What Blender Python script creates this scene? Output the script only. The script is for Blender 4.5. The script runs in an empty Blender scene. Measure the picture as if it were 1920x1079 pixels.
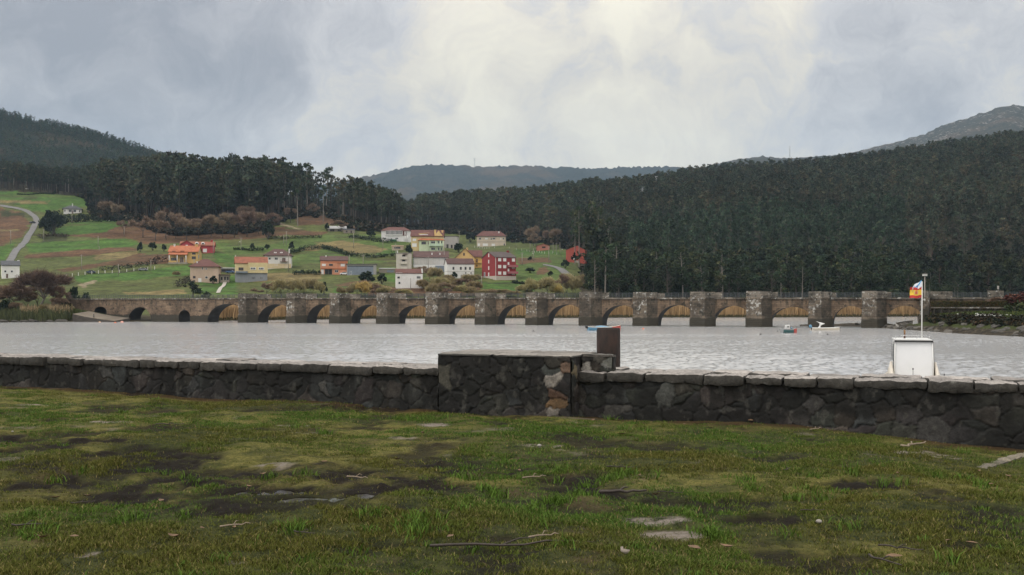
import bpy, bmesh, math, random
import numpy as np
from mathutils import Vector, Matrix
random.seed(7)
R = np.random.default_rng(11)
SC = bpy.context.scene
COL = SC.collection
F, CX, HY, ZC = 1920.0, 960.0, 567.0, 5.6      # focal length in photo pixels, principal column, horizon row, eye height over the water
rad = math.radians

# ------------------------------------------------------------------ noise
def _h(ix, iy, s):
    n = (ix.astype(np.int64) * 374761393 + iy.astype(np.int64) * 668265263 + s * 1442695041) & 0xffffffff
    n = ((n ^ (n >> 13)) * 1274126177) & 0xffffffff
    n = ((n ^ (n >> 16)) * 2246822519) & 0xffffffff
    return ((n ^ (n >> 15)) & 0xffffff) / float(0xffffff)
def vnoise(x, y, s=0):
    x = np.asarray(x, float); y = np.asarray(y, float)
    ix, iy = np.floor(x), np.floor(y); fx, fy = x - ix, y - iy
    fx = fx * fx * (3 - 2 * fx); fy = fy * fy * (3 - 2 * fy)
    a, b = _h(ix, iy, s), _h(ix + 1, iy, s); c, d = _h(ix, iy + 1, s), _h(ix + 1, iy + 1, s)
    return (a + (b - a) * fx) * (1 - fy) + (c + (d - c) * fx) * fy
def fbm(x, y, s=0, o=4):
    t, a, n = 0, .5, 0
    for k in range(o):
        t = t + a * vnoise(np.asarray(x) * 2 ** k + 17.3 * k, np.asarray(y) * 2 ** k - 9.1 * k, s + k); n += a; a *= .5
    return t / n
def smooth(a, b, x):
    t = np.clip((np.asarray(x, float) - a) / (b - a), 0, 1); return t * t * (3 - 2 * t)

# ------------------------------------------------------------------ materials
def newmat(name):
    m = bpy.data.materials.new(name); m.use_nodes = True
    nt = m.node_tree; b = nt.nodes['Principled BSDF']
    return m, nt, b
def nd(nt, t, **kw):
    n = nt.nodes.new(t)
    for k, v in kw.items():
        if k in n.inputs: n.inputs[k].default_value = v
        else: setattr(n, k, v)
    return n
def lk(nt, a, b): nt.links.new(a, b)
def mixc(nt, fac, a, b, mode='MIX'):
    n = nt.nodes.new('ShaderNodeMix'); n.data_type = 'RGBA'; n.blend_type = mode
    for sock, v in ((n.inputs[0], fac), (n.inputs[6], a), (n.inputs[7], b)):
        if isinstance(v, bpy.types.NodeSocket): nt.links.new(v, sock)
        elif isinstance(v, (int, float)): sock.default_value = v
        else: sock.default_value = (*v, 1) if len(v) == 3 else v
    return n.outputs[2]
def mth(nt, op, a, b=0.0, c=None, clamp=False):
    n = nt.nodes.new('ShaderNodeMath'); n.operation = op; n.use_clamp = clamp
    for i, v in enumerate((a, b, c)):
        if v is None: continue
        if isinstance(v, bpy.types.NodeSocket): nt.links.new(v, n.inputs[i])
        else: n.inputs[i].default_value = v
    return n.outputs[0]
def rng_(nt, v, a, b, c=0.0, d=1.0):
    n = nt.nodes.new('ShaderNodeMapRange'); nt.links.new(v, n.inputs[0])
    for i, x in enumerate((a, b, c, d)): n.inputs[i + 1].default_value = x
    n.interpolation_type = 'SMOOTHSTEP'
    return n.outputs[0]
def noise(nt, vec, scale, detail=4, rough=.6, w=0):
    n = nt.nodes.new('ShaderNodeTexNoise'); n.inputs['Scale'].default_value = scale
    n.inputs['Detail'].default_value = detail; n.inputs['Roughness'].default_value = rough
    if vec is not None: nt.links.new(vec, n.inputs['Vector'])
    return n.outputs[0]
def coord(nt, which='Object', scale=(1, 1, 1)):
    if which == 'World': o = nt.nodes.new('ShaderNodeNewGeometry').outputs['Position']
    else: o = nt.nodes.new('ShaderNodeTexCoord').outputs[which]
    if scale != (1, 1, 1):
        m = nt.nodes.new('ShaderNodeMapping'); m.inputs['Scale'].default_value = scale; nt.links.new(o, m.inputs[0]); o = m.outputs[0]
    return o
def bump(nt, b, h, strength=.3, dist=.05):
    n = nt.nodes.new('ShaderNodeBump'); n.inputs['Strength'].default_value = strength; n.inputs['Distance'].default_value = dist
    nt.links.new(h, n.inputs['Height']); nt.links.new(n.outputs[0], b.inputs['Normal'])
_M = {}
def mat(name, col, rough=.75, var=.18, scale=.6, fine=6.0, metal=0, streak=False, bmp=.15):
    """weathered paint / plaster / tile: a base colour with two scales of patchiness"""
    key = (name, tuple(col))
    if key in _M: return _M[key]
    m, nt, b = newmat(name)
    c = coord(nt, 'Object', (1, 1, .25) if streak else (1, 1, 1))
    n1, n2 = noise(nt, c, scale, 5), noise(nt, c, fine, 4)
    k = mth(nt, 'MULTIPLY_ADD', n1, .65, mth(nt, 'MULTIPLY', n2, .35))
    k = rng_(nt, k, .3, .7)
    lo = tuple(x * (1 - var) for x in col); hi = tuple(min(1, x * (1 + var)) for x in col)
    lk(nt, mixc(nt, k, lo, hi), b.inputs['Base Color'])
    b.inputs['Roughness'].default_value = rough; b.inputs['Metallic'].default_value = metal
    if bmp: bump(nt, b, n2, bmp, .03)
    _M[key] = m; return m
def tiles(name, col, axis=0):
    key = (name, tuple(col))
    if key in _M: return _M[key]
    m, nt, b = newmat(name)
    c = coord(nt, 'Object'); n1 = noise(nt, c, .45, 5, .7); n2 = noise(nt, c, 5, 3)
    w = nt.nodes.new('ShaderNodeTexWave'); w.bands_direction = 'X'; w.inputs['Scale'].default_value = 1.1; w.inputs['Distortion'].default_value = .6
    lk(nt, c, w.inputs['Vector'])
    k = rng_(nt, mth(nt, 'MULTIPLY_ADD', n1, .6, mth(nt, 'MULTIPLY', n2, .4)), .3, .7)
    a = mixc(nt, k, tuple(x * .6 for x in col), tuple(x * 1.25 for x in col))
    a = mixc(nt, rng_(nt, n1, .58, .75, 0, .5), a, (.05, .05, .04))
    lk(nt, a, b.inputs['Base Color']); b.inputs['Roughness'].default_value = .85
    bump(nt, b, w.outputs['Fac'], .5, .08)
    _M[key] = m; return m
def vcol(name, rough=.7, tint=.25, spec=.25, fine=0):
    m, nt, b = newmat(name)
    a = nt.nodes.new('ShaderNodeAttribute'); a.attribute_name = 'Col'
    oi = nt.nodes.new('ShaderNodeObjectInfo')
    v = mth(nt, 'MULTIPLY_ADD', oi.outputs['Random'], tint, 1 - tint / 2)
    hs = nt.nodes.new('ShaderNodeHueSaturation'); lk(nt, a.outputs['Color'], hs.inputs['Color']); lk(nt, v, hs.inputs['Value'])
    lk(nt, mth(nt, 'MULTIPLY_ADD', oi.outputs['Random'], .03, .485), hs.inputs['Hue'])
    lk(nt, hs.outputs[0], b.inputs['Base Color']); b.inputs['Roughness'].default_value = rough
    b.inputs['Specular IOR Level'].default_value = spec
    return m

# ------------------------------------------------------------------ objects
KINDS = {}
def tag(o, label=None, cat=None, group=None, kind=None):
    if label: o['label'] = label
    if cat: o['category'] = cat
    if group: o['group'] = group
    if kind: o['kind'] = kind
    return o
def link(o, parent=None):
    COL.objects.link(o)
    if parent is not None: o.parent = parent
    return o
def empty(name, loc, rz=0, label=None, cat=None, group=None, kind=None):
    o = bpy.data.objects.new(name, None); o.location = loc; o.rotation_euler = (0, 0, rz); o.empty_display_size = .5
    link(o); return tag(o, label, cat, group, kind)
def np_mesh(name, v, f, c=None, mats=(), smooth_=False):
    v = np.ascontiguousarray(v, np.float32); f = np.ascontiguousarray(f, np.int32)
    me = bpy.data.meshes.new(name); k = f.shape[1]
    me.vertices.add(len(v)); me.vertices.foreach_set('co', v.ravel())
    me.loops.add(f.size); me.loops.foreach_set('vertex_index', f.ravel())
    me.polygons.add(len(f)); me.polygons.foreach_set('loop_start', np.arange(0, f.size, k, dtype=np.int32))
    if smooth_: me.polygons.foreach_set('use_smooth', np.ones(len(f), bool))
    me.update(calc_edges=True)
    if c is not None:
        for nm, arr in (c.items() if isinstance(c, dict) else {'Col': c}.items()):
            arr = np.asarray(arr, np.float32)
            if arr.ndim == 1:
                at = me.attributes.new(nm, 'FLOAT', 'POINT'); at.data.foreach_set('value', arr)
            else:
                a4 = np.ones((len(v), 4), np.float32); a4[:, :3] = arr
                at = me.attributes.new(nm, 'FLOAT_COLOR', 'POINT'); at.data.foreach_set('color', a4.ravel())
    for m in mats: me.materials.append(m)
    return me
def np_obj(name, v, f, c=None, m=None, parent=None, smooth_=False):
    return link(bpy.data.objects.new(name, np_mesh(name, v, f, c, [m] if m else [], smooth_)), parent)
class MB:
    """collects shapes into one mesh"""
    def __init__(s): s.v, s.f, s.m, s.ms, s.sm = [], [], [], [], []
    def mi(s, m):
        if m is None: return 0
        if m not in s.ms: s.ms.append(m)
        return s.ms.index(m)
    def add(s, vs, fs, m=None, sm=False):
        b = len(s.v); s.v += [tuple(x) for x in vs]; i = s.mi(m)
        for f in fs: s.f.append([b + k for k in f]); s.m.append(i); s.sm.append(sm)
        return s
    def box(s, x0, x1, y0, y1, z0, z1, m=None, T=None):
        vs = [Vector(p) for p in ((x0,y0,z0),(x1,y0,z0),(x1,y1,z0),(x0,y1,z0),(x0,y0,z1),(x1,y0,z1),(x1,y1,z1),(x0,y1,z1))]
        if T is not None: vs = [T @ p for p in vs]
        return s.add(vs, [(0,3,2,1),(4,5,6,7),(0,1,5,4),(1,2,6,5),(2,3,7,6),(3,0,4,7)], m)
    def prism(s, pts, z0, z1, m=None):
        n = len(pts); vs = [(x, y, z0) for x, y in pts] + [(x, y, z1) for x, y in pts]
        return s.add(vs, [tuple(range(n))[::-1], tuple(range(n, 2 * n))] + [(i, (i+1) % n, n + (i+1) % n, n + i) for i in range(n)], m)
    def tube(s, pts, r, n=6, m=None, cap=True, sm=True):
        pts = [Vector(p) for p in pts]; rs = r if isinstance(r, (list, tuple)) else [r] * len(pts)
        vs, fs = [], []
        for i, p in enumerate(pts):
            d = (pts[min(i+1, len(pts)-1)] - pts[max(i-1, 0)]).normalized()
            a = d.cross(Vector((0, 1, 0)) if abs(d.y) < .9 else Vector((1, 0, 0))).normalized(); b = d.cross(a)
            for k in range(n):
                t = 2 * math.pi * k / n; vs.append(p + (a * math.cos(t) + b * math.sin(t)) * rs[i])
        for i in range(len(pts) - 1):
            for k in range(n): fs.append((i*n+k, i*n+(k+1) % n, (i+1)*n+(k+1) % n, (i+1)*n+k))
        if cap: fs += [tuple(range(n))[::-1], tuple(range((len(pts)-1)*n, len(pts)*n))]
        return s.add(vs, fs, m, sm)
    def lathe(s, prof, n=16, m=None, c=(0, 0, 0), sm=True):
        vs = [(c[0] + r*math.cos(2*math.pi*k/n), c[1] + r*math.sin(2*math.pi*k/n), c[2] + z) for r, z in prof for k in range(n)]
        fs = [(i*n+k, i*n+(k+1) % n, (i+1)*n+(k+1) % n, (i+1)*n+k) for i in range(len(prof)-1) for k in range(n)]
        fs += [tuple(range(n))[::-1], tuple(range((len(prof)-1)*n, len(prof)*n))]
        return s.add(vs, fs, m, sm)
    def loft(s, rings, m=None, sm=True, caps=True, closed=True):
        n = len(rings[0]); vs = [p for r_ in rings for p in r_]; fs = []
        for i in range(len(rings)-1):
            for k in range(n if closed else n-1): fs.append((i*n+k, i*n+(k+1) % n, (i+1)*n+(k+1) % n, (i+1)*n+k))
        if caps: fs += [tuple(range(n))[::-1], tuple(range((len(rings)-1)*n, len(rings)*n))]
        return s.add(vs, fs, m, sm)
    def mesh(s, name, m=None):
        me = bpy.data.meshes.new(name); me.from_pydata(s.v, [], s.f); ms = s.ms or ([m] if m else [])
        for x in ms: me.materials.append(x)
        if len(ms) > 1: me.polygons.foreach_set('material_index', s.m)
        me.polygons.foreach_set('use_smooth', s.sm); me.update(); return me
    def build(s, name, m=None, parent=None):
        return link(bpy.data.objects.new(name, s.mesh(name, m)), parent)
def kids(o): return [c for c in bpy.data.objects if c.parent == o]
def dup(o, loc=None, rz=None, sc=None, children=None, label=None, group=None):
    """copy of a thing with copies of its parts and sub-parts (mesh data shared)"""
    c = o.copy(); COL.objects.link(c)
    if loc is not None: c.location = loc
    if rz is not None: c.rotation_euler = (0, 0, rz)
    if sc is not None: c.scale = sc if isinstance(sc, (tuple, list)) else (sc, sc, sc)
    if label: c['label'] = label
    if group: c['group'] = group
    for ch in (o.children if children is None else children):
        d = ch.copy(); COL.objects.link(d); d.parent = c
        for g in ch.children:
            e = g.copy(); COL.objects.link(e); e.parent = d
    return c

# ------------------------------------------------------------------ camera, world, sun
cam = bpy.data.cameras.new('camera'); co = bpy.data.objects.new('camera', cam); COL.objects.link(co); SC.camera = co
co.location = (0, 0, ZC); co.rotation_euler = (rad(90), 0, 0)
cam.sensor_width = 36; cam.lens = 36; cam.shift_y = (HY - 539.5) / 1920; cam.clip_start = .1; cam.clip_end = 30000
SC.view_settings.view_transform = 'Standard'; SC.view_settings.look = 'None'; SC.view_settings.exposure = 0; SC.view_settings.gamma = 1
SC.render.engine = 'CYCLES'; SC.cycles.use_denoising = True; SC.cycles.max_bounces = 6; SC.cycles.diffuse_bounces = 3; SC.cycles.transparent_max_bounces = 8
SC.cycles.volume_bounces = 0
SUN_EL, SUN_AZ = rad(46), rad(-105)       # azimuth from +Y towards +X: high, from the left, veiled by cloud
w = bpy.data.worlds.new('World'); SC.world = w; w.use_nodes = True; nt = w.node_tree
bg = nt.nodes['Background']
sky = nt.nodes.new('ShaderNodeTexSky'); sky.sky_type = 'NISHITA'; sky.sun_disc = False; sky.sun_elevation = SUN_EL; sky.sun_rotation = SUN_AZ
g = nt.nodes.new('ShaderNodeTexCoord').outputs['Generated']
sx = nt.nodes.new('ShaderNodeSeparateXYZ'); lk(nt, g, sx.inputs[0])
zz = mth(nt, 'ADD', mth(nt, 'MAXIMUM', sx.outputs[2], 0.0), .16)
px_, py_ = mth(nt, 'DIVIDE', sx.outputs[0], zz), mth(nt, 'DIVIDE', sx.outputs[1], zz)
cb = nt.nodes.new('ShaderNodeCombineXYZ'); lk(nt, px_, cb.inputs[0]); lk(nt, mth(nt, 'MULTIPLY', py_, .8), cb.inputs[1]); cb.inputs[2].default_value = 3.7
def cdir(px, py):
    v = Vector(((px - CX) / F, 1, -(py - HY) / F)).normalized(); return v
def glow(px, py, wdt, pw=1):
    v = cdir(px, py); n = nt.nodes.new('ShaderNodeVectorMath'); n.operation = 'DOT_PRODUCT'; n.inputs[1].default_value = v; lk(nt, g, n.inputs[0])
    return rng_(nt, n.outputs['Value'], math.cos(wdt), 1.0)
wn = nt.nodes.new('ShaderNodeTexNoise'); wn.inputs['Scale'].default_value = 7; wn.inputs['Detail'].default_value = 5; lk(nt, g, wn.inputs['Vector'])
wv = nt.nodes.new('ShaderNodeVectorMath'); wv.operation = 'MULTIPLY_ADD'; lk(nt, wn.outputs['Color'], wv.inputs[0]); wv.inputs[1].default_value = (.22, .22, .22); wv.inputs[2].default_value = (-.11, -.11, -.11)
wa = nt.nodes.new('ShaderNodeVectorMath'); wa.operation = 'ADD'; lk(nt, g, wa.inputs[0]); lk(nt, wv.outputs[0], wa.inputs[1])
wz = nt.nodes.new('ShaderNodeVectorMath'); wz.operation = 'NORMALIZE'; lk(nt, wa.outputs[0], wz.inputs[0]); gw = wz.outputs[0]
def puff(px, py, wdt):
    n = nt.nodes.new('ShaderNodeVectorMath'); n.operation = 'DOT_PRODUCT'; n.inputs[1].default_value = cdir(px, py); lk(nt, gw, n.inputs[0]); return rng_(nt, n.outputs['Value'], math.cos(wdt), 1.0)
n1 = noise(nt, cb.outputs[0], 1.3, 7, .58)
of_ = nt.nodes.new('ShaderNodeVectorMath'); of_.operation = 'ADD'; of_.inputs[1].default_value = (3.3, 1.7, 5.2); lk(nt, gw, of_.inputs[0]); gn = of_.outputs[0]
n3 = noise(nt, gn, 4.2, 7, .6)
n5 = noise(nt, gn, 9, 7, .62)
n4 = noise(nt, gn, 19, 8, .66)
# brightness field of the cloud deck: a broad bright opening ahead, heavier cloud up on the left
t = mth(nt, 'MULTIPLY_ADD', n1, .55, mth(nt, 'MULTIPLY_ADD', n5, .85, mth(nt, 'MULTIPLY', n3, .60)))
t = mth(nt, 'ADD', t, mth(nt, 'MULTIPLY', n4, .80))
t = mth(nt, 'ADD', t, -1.40 + .545)
for px, py, wd, am in ((-200,-120,.62,-.44),(200,60,.30,-.08),(1000,110,.46,.17),(740,110,.12,.20),(870,60,.09,.16),(860,215,.10,.20),(1290,70,.13,.20),(1010,40,.10,.10),(880,290,.10,.18),(1200,240,.06,.14),(620,270,.12,.10),
                       (820,186,.04,-.24),(1095,150,.045,-.22),(500,250,.07,-.22),(1225,195,.06,-.22),(1000,240,.06,-.14),(1420,70,.05,-.18),(1780,60,.16,-.12),(1620,250,.14,-.10),(1730,200,.05,-.08),(60,210,.10,.10)):
    t = mth(nt, 'ADD', t, mth(nt, 'MULTIPLY', puff(px, py, wd), am))
rp = nt.nodes.new('ShaderNodeValToRGB'); lk(nt, t, rp.inputs[0])
el = rp.color_ramp.elements
el[0].position, el[0].color = 0.0, (.335, .335, .365, 1)
el[1].position, el[1].color = 1.0, (1.0, .925, .75, 1)
for p, c in ((.26, (.475, .465, .482, 1)), (.50, (.65, .63, .625, 1)), (.74, (.86, .79, .67, 1))):
    e = rp.color_ramp.elements.new(p); e.color = c
# added gain: cloud brightened overhead and behind the camera to lift scene light
hi_ = mth(nt, 'MULTIPLY_ADD', rng_(nt, sx.outputs[2], .20, .58), 1.3, 1.0)
bh_ = mth(nt, 'MULTIPLY', rng_(nt, sx.outputs[1], .25, -.6), .75)
cl = nt.nodes.new('ShaderNodeVectorMath'); cl.operation = 'SCALE'; lk(nt, mth(nt, 'MULTIPLY', mth(nt, 'ADD', hi_, bh_), 10.0), cl.inputs['Scale']); lk(nt, rp.outputs[0], cl.inputs[0])
cover = mixc(nt, .97, sky.outputs[0], cl.outputs[0])
lk(nt, cover, bg.inputs['Color']); bg.inputs['Strength'].default_value = .1
sl = bpy.data.lights.new('sun', 'SUN'); sl.energy = 1.3; sl.angle = rad(20); sl.color = (1, .96, .9)
so = bpy.data.objects.new('sun', sl); COL.objects.link(so)
sd = Vector((math.sin(SUN_AZ) * math.cos(SUN_EL), math.cos(SUN_AZ) * math.cos(SUN_EL), math.sin(SUN_EL)))
so.rotation_euler = sd.to_track_quat('Z', 'Y').to_euler(); so.location = (0, 0, 900)
# ================================================================== terrain
TP = np.array([-2600, -900, -300, 0, 300, 560, 700, 800, 1000, 1100, 1200, 1350, 1500, 1650, 1800, 1920, 2600, 4600], float)
V0 = [(330,.8),(360,2.2),(400,7),(470,15.9),(550,27.7),(630,40.7),(710,56),(790,74)]
def rp_(top): return [(330,.6),(420,3.2),(540,11),(650,.24*top+6),(800,.54*top+3),(950,.79*top+1),(1100,top),(1250,top+6)]
TC = [V0+[(900,102),(1000,118),(1200,136)], V0+[(900,104),(1000,121),(1200,141)], V0+[(900,106),(1000,124),(1200,146)], V0+[(900,106),(1000,124),(1200,146)],
      V0+[(850,88),(950,97),(1200,98)], V0[:-1]+[(760,70),(850,85),(950,89),(1200,84)], V0[:5]+[(630,41),(710,58),(800,72),(950,76),(1200,78)],
      V0[:5]+[(630,39),(720,48),(800,52),(870,52),(1000,78),(1100,98),(1250,102)], V0[:5]+[(620,35),(700,36),(850,50),(1000,84),(1100,103),(1250,106)],
      [(330,.8),(400,3.5),(470,13),(550,22),(620,28),(700,36),(850,62),(1000,95),(1100,112),(1250,116)],
      [(330,.6),(420,4),(520,12),(600,24),(700,40),(850,72),(1000,105),(1100,120),(1250,124)],
      rp_(131), rp_(135), rp_(146), rp_(159), rp_(169), rp_(205), rp_(205)]
TYS = np.arange(270, 1301, 5.0)
TG = np.array([np.interp(TYS, [p[0] for p in c], [p[1] for p in c]) for c in TC])
for _ in range(14): TG[:, 1:-1] = (TG[:, :-2] + 2 * TG[:, 1:-1] + TG[:, 2:]) / 4
TPX = np.arange(-2600, 4601, 20.0)
TG = np.array([np.interp(TPX, TP, TG[:, j]) for j in range(len(TYS))]).T
for _ in range(12): TG[1:-1] = (TG[:-2] + 2 * TG[1:-1] + TG[2:]) / 4
YF = ([-2600,-300,140,380,400,447,580,700,900,1200,1500,1740,1900,2600,4600], [285,285,292,300,303,312,326,347,352,371,377,398,398,400,400])
def zt(px, Y):
    px = np.asarray(px, float); Y = np.asarray(Y, float)
    i = np.clip((px + 2600) / 20, 0, len(TPX) - 1.001); j = np.clip((Y - 270) / 5, 0, len(TYS) - 1.001)
    a, b = i.astype(int), j.astype(int); fa, fb = i - a, j - b
    z = (TG[a, b]*(1-fa) + TG[a+1, b]*fa)*(1-fb) + (TG[a, b+1]*(1-fa) + TG[a+1, b+1]*fa)*fb
    X = (px - CX) / F * Y
    z = z + (fbm(X / 60, Y / 60, 3, 3) - .5) * 5 * smooth(380, 480, Y) + (fbm(X / 14, Y / 14, 5, 2) - .5) * 1.2 * smooth(360, 420, Y)
    yf = np.interp(px, *YF); d = Y - yf
    sh = -2.0 + 2.3 * smooth(-9, 1, d) + .9 * smooth(0, 14, d)
    return np.where(d < 60, sh * (1 - smooth(8, 60, d)) + z * smooth(8, 60, d), z)
def zxy(X, Y): return zt(np.asarray(X) / np.asarray(Y) * F + CX, Y)
_YS = np.arange(300, 1290, .5)
def hit(px, py):
    """where the ray through a photo pixel first meets the hillside"""
    z = zt(np.full_like(_YS, px), _YS); r = ZC - (py - HY) / F * _YS
    k = np.nonzero(z >= r)[0]
    Y = _YS[k[0]] if len(k) else _YS[-1]
    return Vector(((px - CX) / F * Y, Y, float(zt(px, Y))))
def at(px, Y): return Vector(((px - CX) / F * Y, Y, float(zt(px, Y))))

def inpoly(x, y, poly):
    r = np.zeros(x.shape, bool); n = len(poly); j = n - 1
    for i in range(n):
        (xi, yi), (xj, yj) = poly[i], poly[j]
        c = ((yi > y) != (yj > y)) & (x < (xj - xi) * (y - yi) / ((yj - yi) if yj != yi else 1e-9) + xi); r ^= c; j = i
    return r
G1, G2, BR, TAN, OLV, FLR, DK, PATH = (.056,.108,.024), (.072,.108,.030), (.105,.060,.036), (.165,.132,.062), (.082,.096,.033), (.040,.034,.022), (.035,.040,.018), (.24,.20,.14)
FIELDS = [
 (OLV, [(-400,340),(1100,340),(1085,500),(1090,580),(-400,600)]),
 (G1, [(-300,352),(160,356),(165,388),(110,393),(75,400),(40,388),(0,379),(-300,375)]), (G2, [(20,362),(160,366),(160,370),(25,369)]), (TAN, [(0,376),(90,378),(92,383),(0,381)]),
 (BR, [(-300,384),(0,390),(38,398),(58,418),(40,445),(0,462),(-300,470)]), (DK, [(0,397),(40,399),(50,407),(0,405)]), (TAN, [(0,430),(40,430),(36,434),(0,434)]),
 (G1, [(-300,462),(0,462),(32,455),(8,492),(-300,500)]),
 (G1, [(92,438),(135,416),(240,411),(242,426),(185,436),(110,441)]), (BR, [(120,441),(190,436),(232,423),(320,420),(345,455),(280,458),(200,448)]), (DK, [(75,442),(125,440),(128,450),(80,455)]),
 (G1, [(45,457),(240,447),(265,456),(238,464),(60,474)]), (BR, [(48,477),(235,463),(262,470),(160,480),(50,486)]), (OLV, [(60,487),(180,480),(190,486),(90,500)]), (TAN, [(180,478),(262,472),(255,486),(178,488)]),
 (BR, [(105,506),(190,494),(262,476),(322,478),(318,494),(200,500),(120,510)]), (G1, [(125,517),(290,505),(358,497),(362,511),(345,518),(150,531)]), (DK, [(190,512),(280,502),(282,505),(192,515)]),
 (OLV, [(150,536),(350,519),(352,553),(150,558)]), (TAN, [(230,549),(345,544),(350,552),(240,553)]), (PATH, [(148,535),(178,525),(184,527),(156,540)]), (G1, [(375,528),(445,515),(442,553),(375,553)]),
 (G1, [(400,474),(440,478),(440,504),(402,492)]), (G2, [(402,456),(500,462),(560,442),(715,440),(772,455),(720,474),(640,476),(560,472),(495,474),(430,480)]), (TAN, [(590,455),(640,452),(730,466),(720,474),(655,476)]), (TAN, [(560,470),(600,456),(620,459),(596,472)]),
 (BR, [(498,428),(560,431),(612,435),(606,441),(500,443)]), (BR, [(540,392),(600,393),(652,405),(650,418),(560,424)]), (BR, [(262,430),(540,425),(500,446),(430,450),(270,458)]), (PATH, [(486,410),(520,417),(566,429),(562,431),(516,420)]),
 (G2, [(545,482),(600,470),(720,488),(742,505),(655,496),(550,500)]), (G1, [(706,474),(742,466),(748,478),(708,478)]), (TAN, [(440,515),(600,512),(606,524),(450,530)]), (BR, [(625,536),(700,522),(705,526),(640,540)]), (G1, [(626,538),(650,536),(648,552),(628,552)]), (G1, [(720,512),(745,512),(745,530),(720,526)]),
 (BR, [(690,532),(760,542),(900,538),(910,556),(690,556)]), (G1, [(904,528),(992,530),(1004,536),(1000,546),(904,546)]), (DK, [(908,529),(998,532),(1000,534),(908,532)]),
 (G2, [(962,466),(1062,472),(1070,520),(972,538)]), (BR, [(968,484),(1030,483),(1032,492),(972,496)]), (G1, [(968,470),(1055,472),(1056,478),(968,477)]), (BR, [(1008,502),(1026,500),(1030,513),(1008,515)]),
]
YFOR = ([-700,0,100,160,180,240,330,480,540,600,660,720,800,880,960,1040,1060,1085,1103,1114], [356,358,364,370,402,412,436,425,408,402,424,432,434,436,448,456,463,472,482,585])
_fp = np.arange(-2600, 1131, 10.0); _ym = []
for p_ in _fp:
    q_ = HY - (zt(np.full_like(_YS, p_), _YS) - ZC) / _YS * F; k_ = np.nonzero((q_ < np.interp(p_, *YFOR)) & (_YS > 400))[0]; _ym.append(_YS[k_[0]] if len(k_) else 2000)
def forest(px, Y): return np.where(px < 1114, Y > np.interp(px, _fp, _ym), True)
def jit(a): return a
# terrain mesh: a fan of rows, finer where the village fields are
cols = np.concatenate([np.arange(-2600, -200, 40), np.arange(-200, 1120, 4), np.arange(1120, 2000, 10), np.arange(2000, 4601, 50)]).astype(float)
rows = np.concatenate([np.arange(275, 300, 3), np.arange(300, 760, 1.6), np.arange(760, 1281, 6)])
GX, GY = np.meshgrid(cols, rows, indexing='ij')
Z = zt(GX, GY); X = (GX - CX) / F * GY; PY = HY - (Z - ZC) / GY * F
c = np.empty(Z.shape + (3,)); c[:] = FLR
jx, jy = (fbm(X / 9, GY / 9, 31, 3) - .5) * 14, (fbm(X / 9, GY / 9, 41, 3) - .5) * 5
for colr, poly in FIELDS:
    k = inpoly(GX + jx, PY + jy, poly); c[k] = colr
fo = forest(GX + jx, GY + jy * 2) & (GY > 430); c[fo & ~inpoly(GX, PY, FIELDS[24][1]) & ~inpoly(GX, PY, FIELDS[25][1])] = FLR
bank = (GY - np.interp(GX, *YF)) < 7; c[bank] = (.05, .042, .03)
vn = fbm(X / 5, GY / 5, 77, 4)[..., None]; tr_ = fbm(X / 34, PY / 2.6 + fbm(X / 50, GY / 50, 12, 2) * 5, 78, 3)[..., None]; c = c * (.5 + .9 * vn) * (.62 + .76 * tr_); dk_ = (smooth(.60, .68, tr_) * smooth(.45, .6, fbm(X / 60, GY / 30, 79, 3))[..., None] * .65); c = c * (1 - dk_) + np.array((.045, .038, .022)) * dk_
n = len(rows); ii, jj = np.meshgrid(np.arange(len(cols) - 1), np.arange(n - 1), indexing='ij'); a = (ii * n + jj).ravel()
m, nt, b = newmat('hillside_fields')
at_ = nt.nodes.new('ShaderNodeAttribute'); at_.attribute_name = 'Col'
wp = coord(nt, 'World'); q1, q2 = noise(nt, wp, .5, 5, .7), noise(nt, wp, .07, 4)
cc = mixc(nt, 1.0, at_.outputs['Color'], mixc(nt, rng_(nt, q1, .3, .7), (.6, .6, .62), (1.35, 1.35, 1.2)), 'MULTIPLY')
cc = mixc(nt, rng_(nt, q2, .52, .74, 0, .35), cc, mixc(nt, q1, (.09, .065, .03), (.13, .115, .05)))
lk(nt, cc, b.inputs['Base Color']); b.inputs['Roughness'].default_value = .9; b.inputs['Specular IOR Level'].default_value = .1; bump(nt, b, q1, .6, .6)
MT_TERR = m
tag(np_obj('hillside', np.stack([X, GY, Z], -1).reshape(-1, 3), np.stack([a, a + n, a + n + 1, a + 1], 1), c.reshape(-1, 3), m, smooth_=True), kind='structure')

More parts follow.
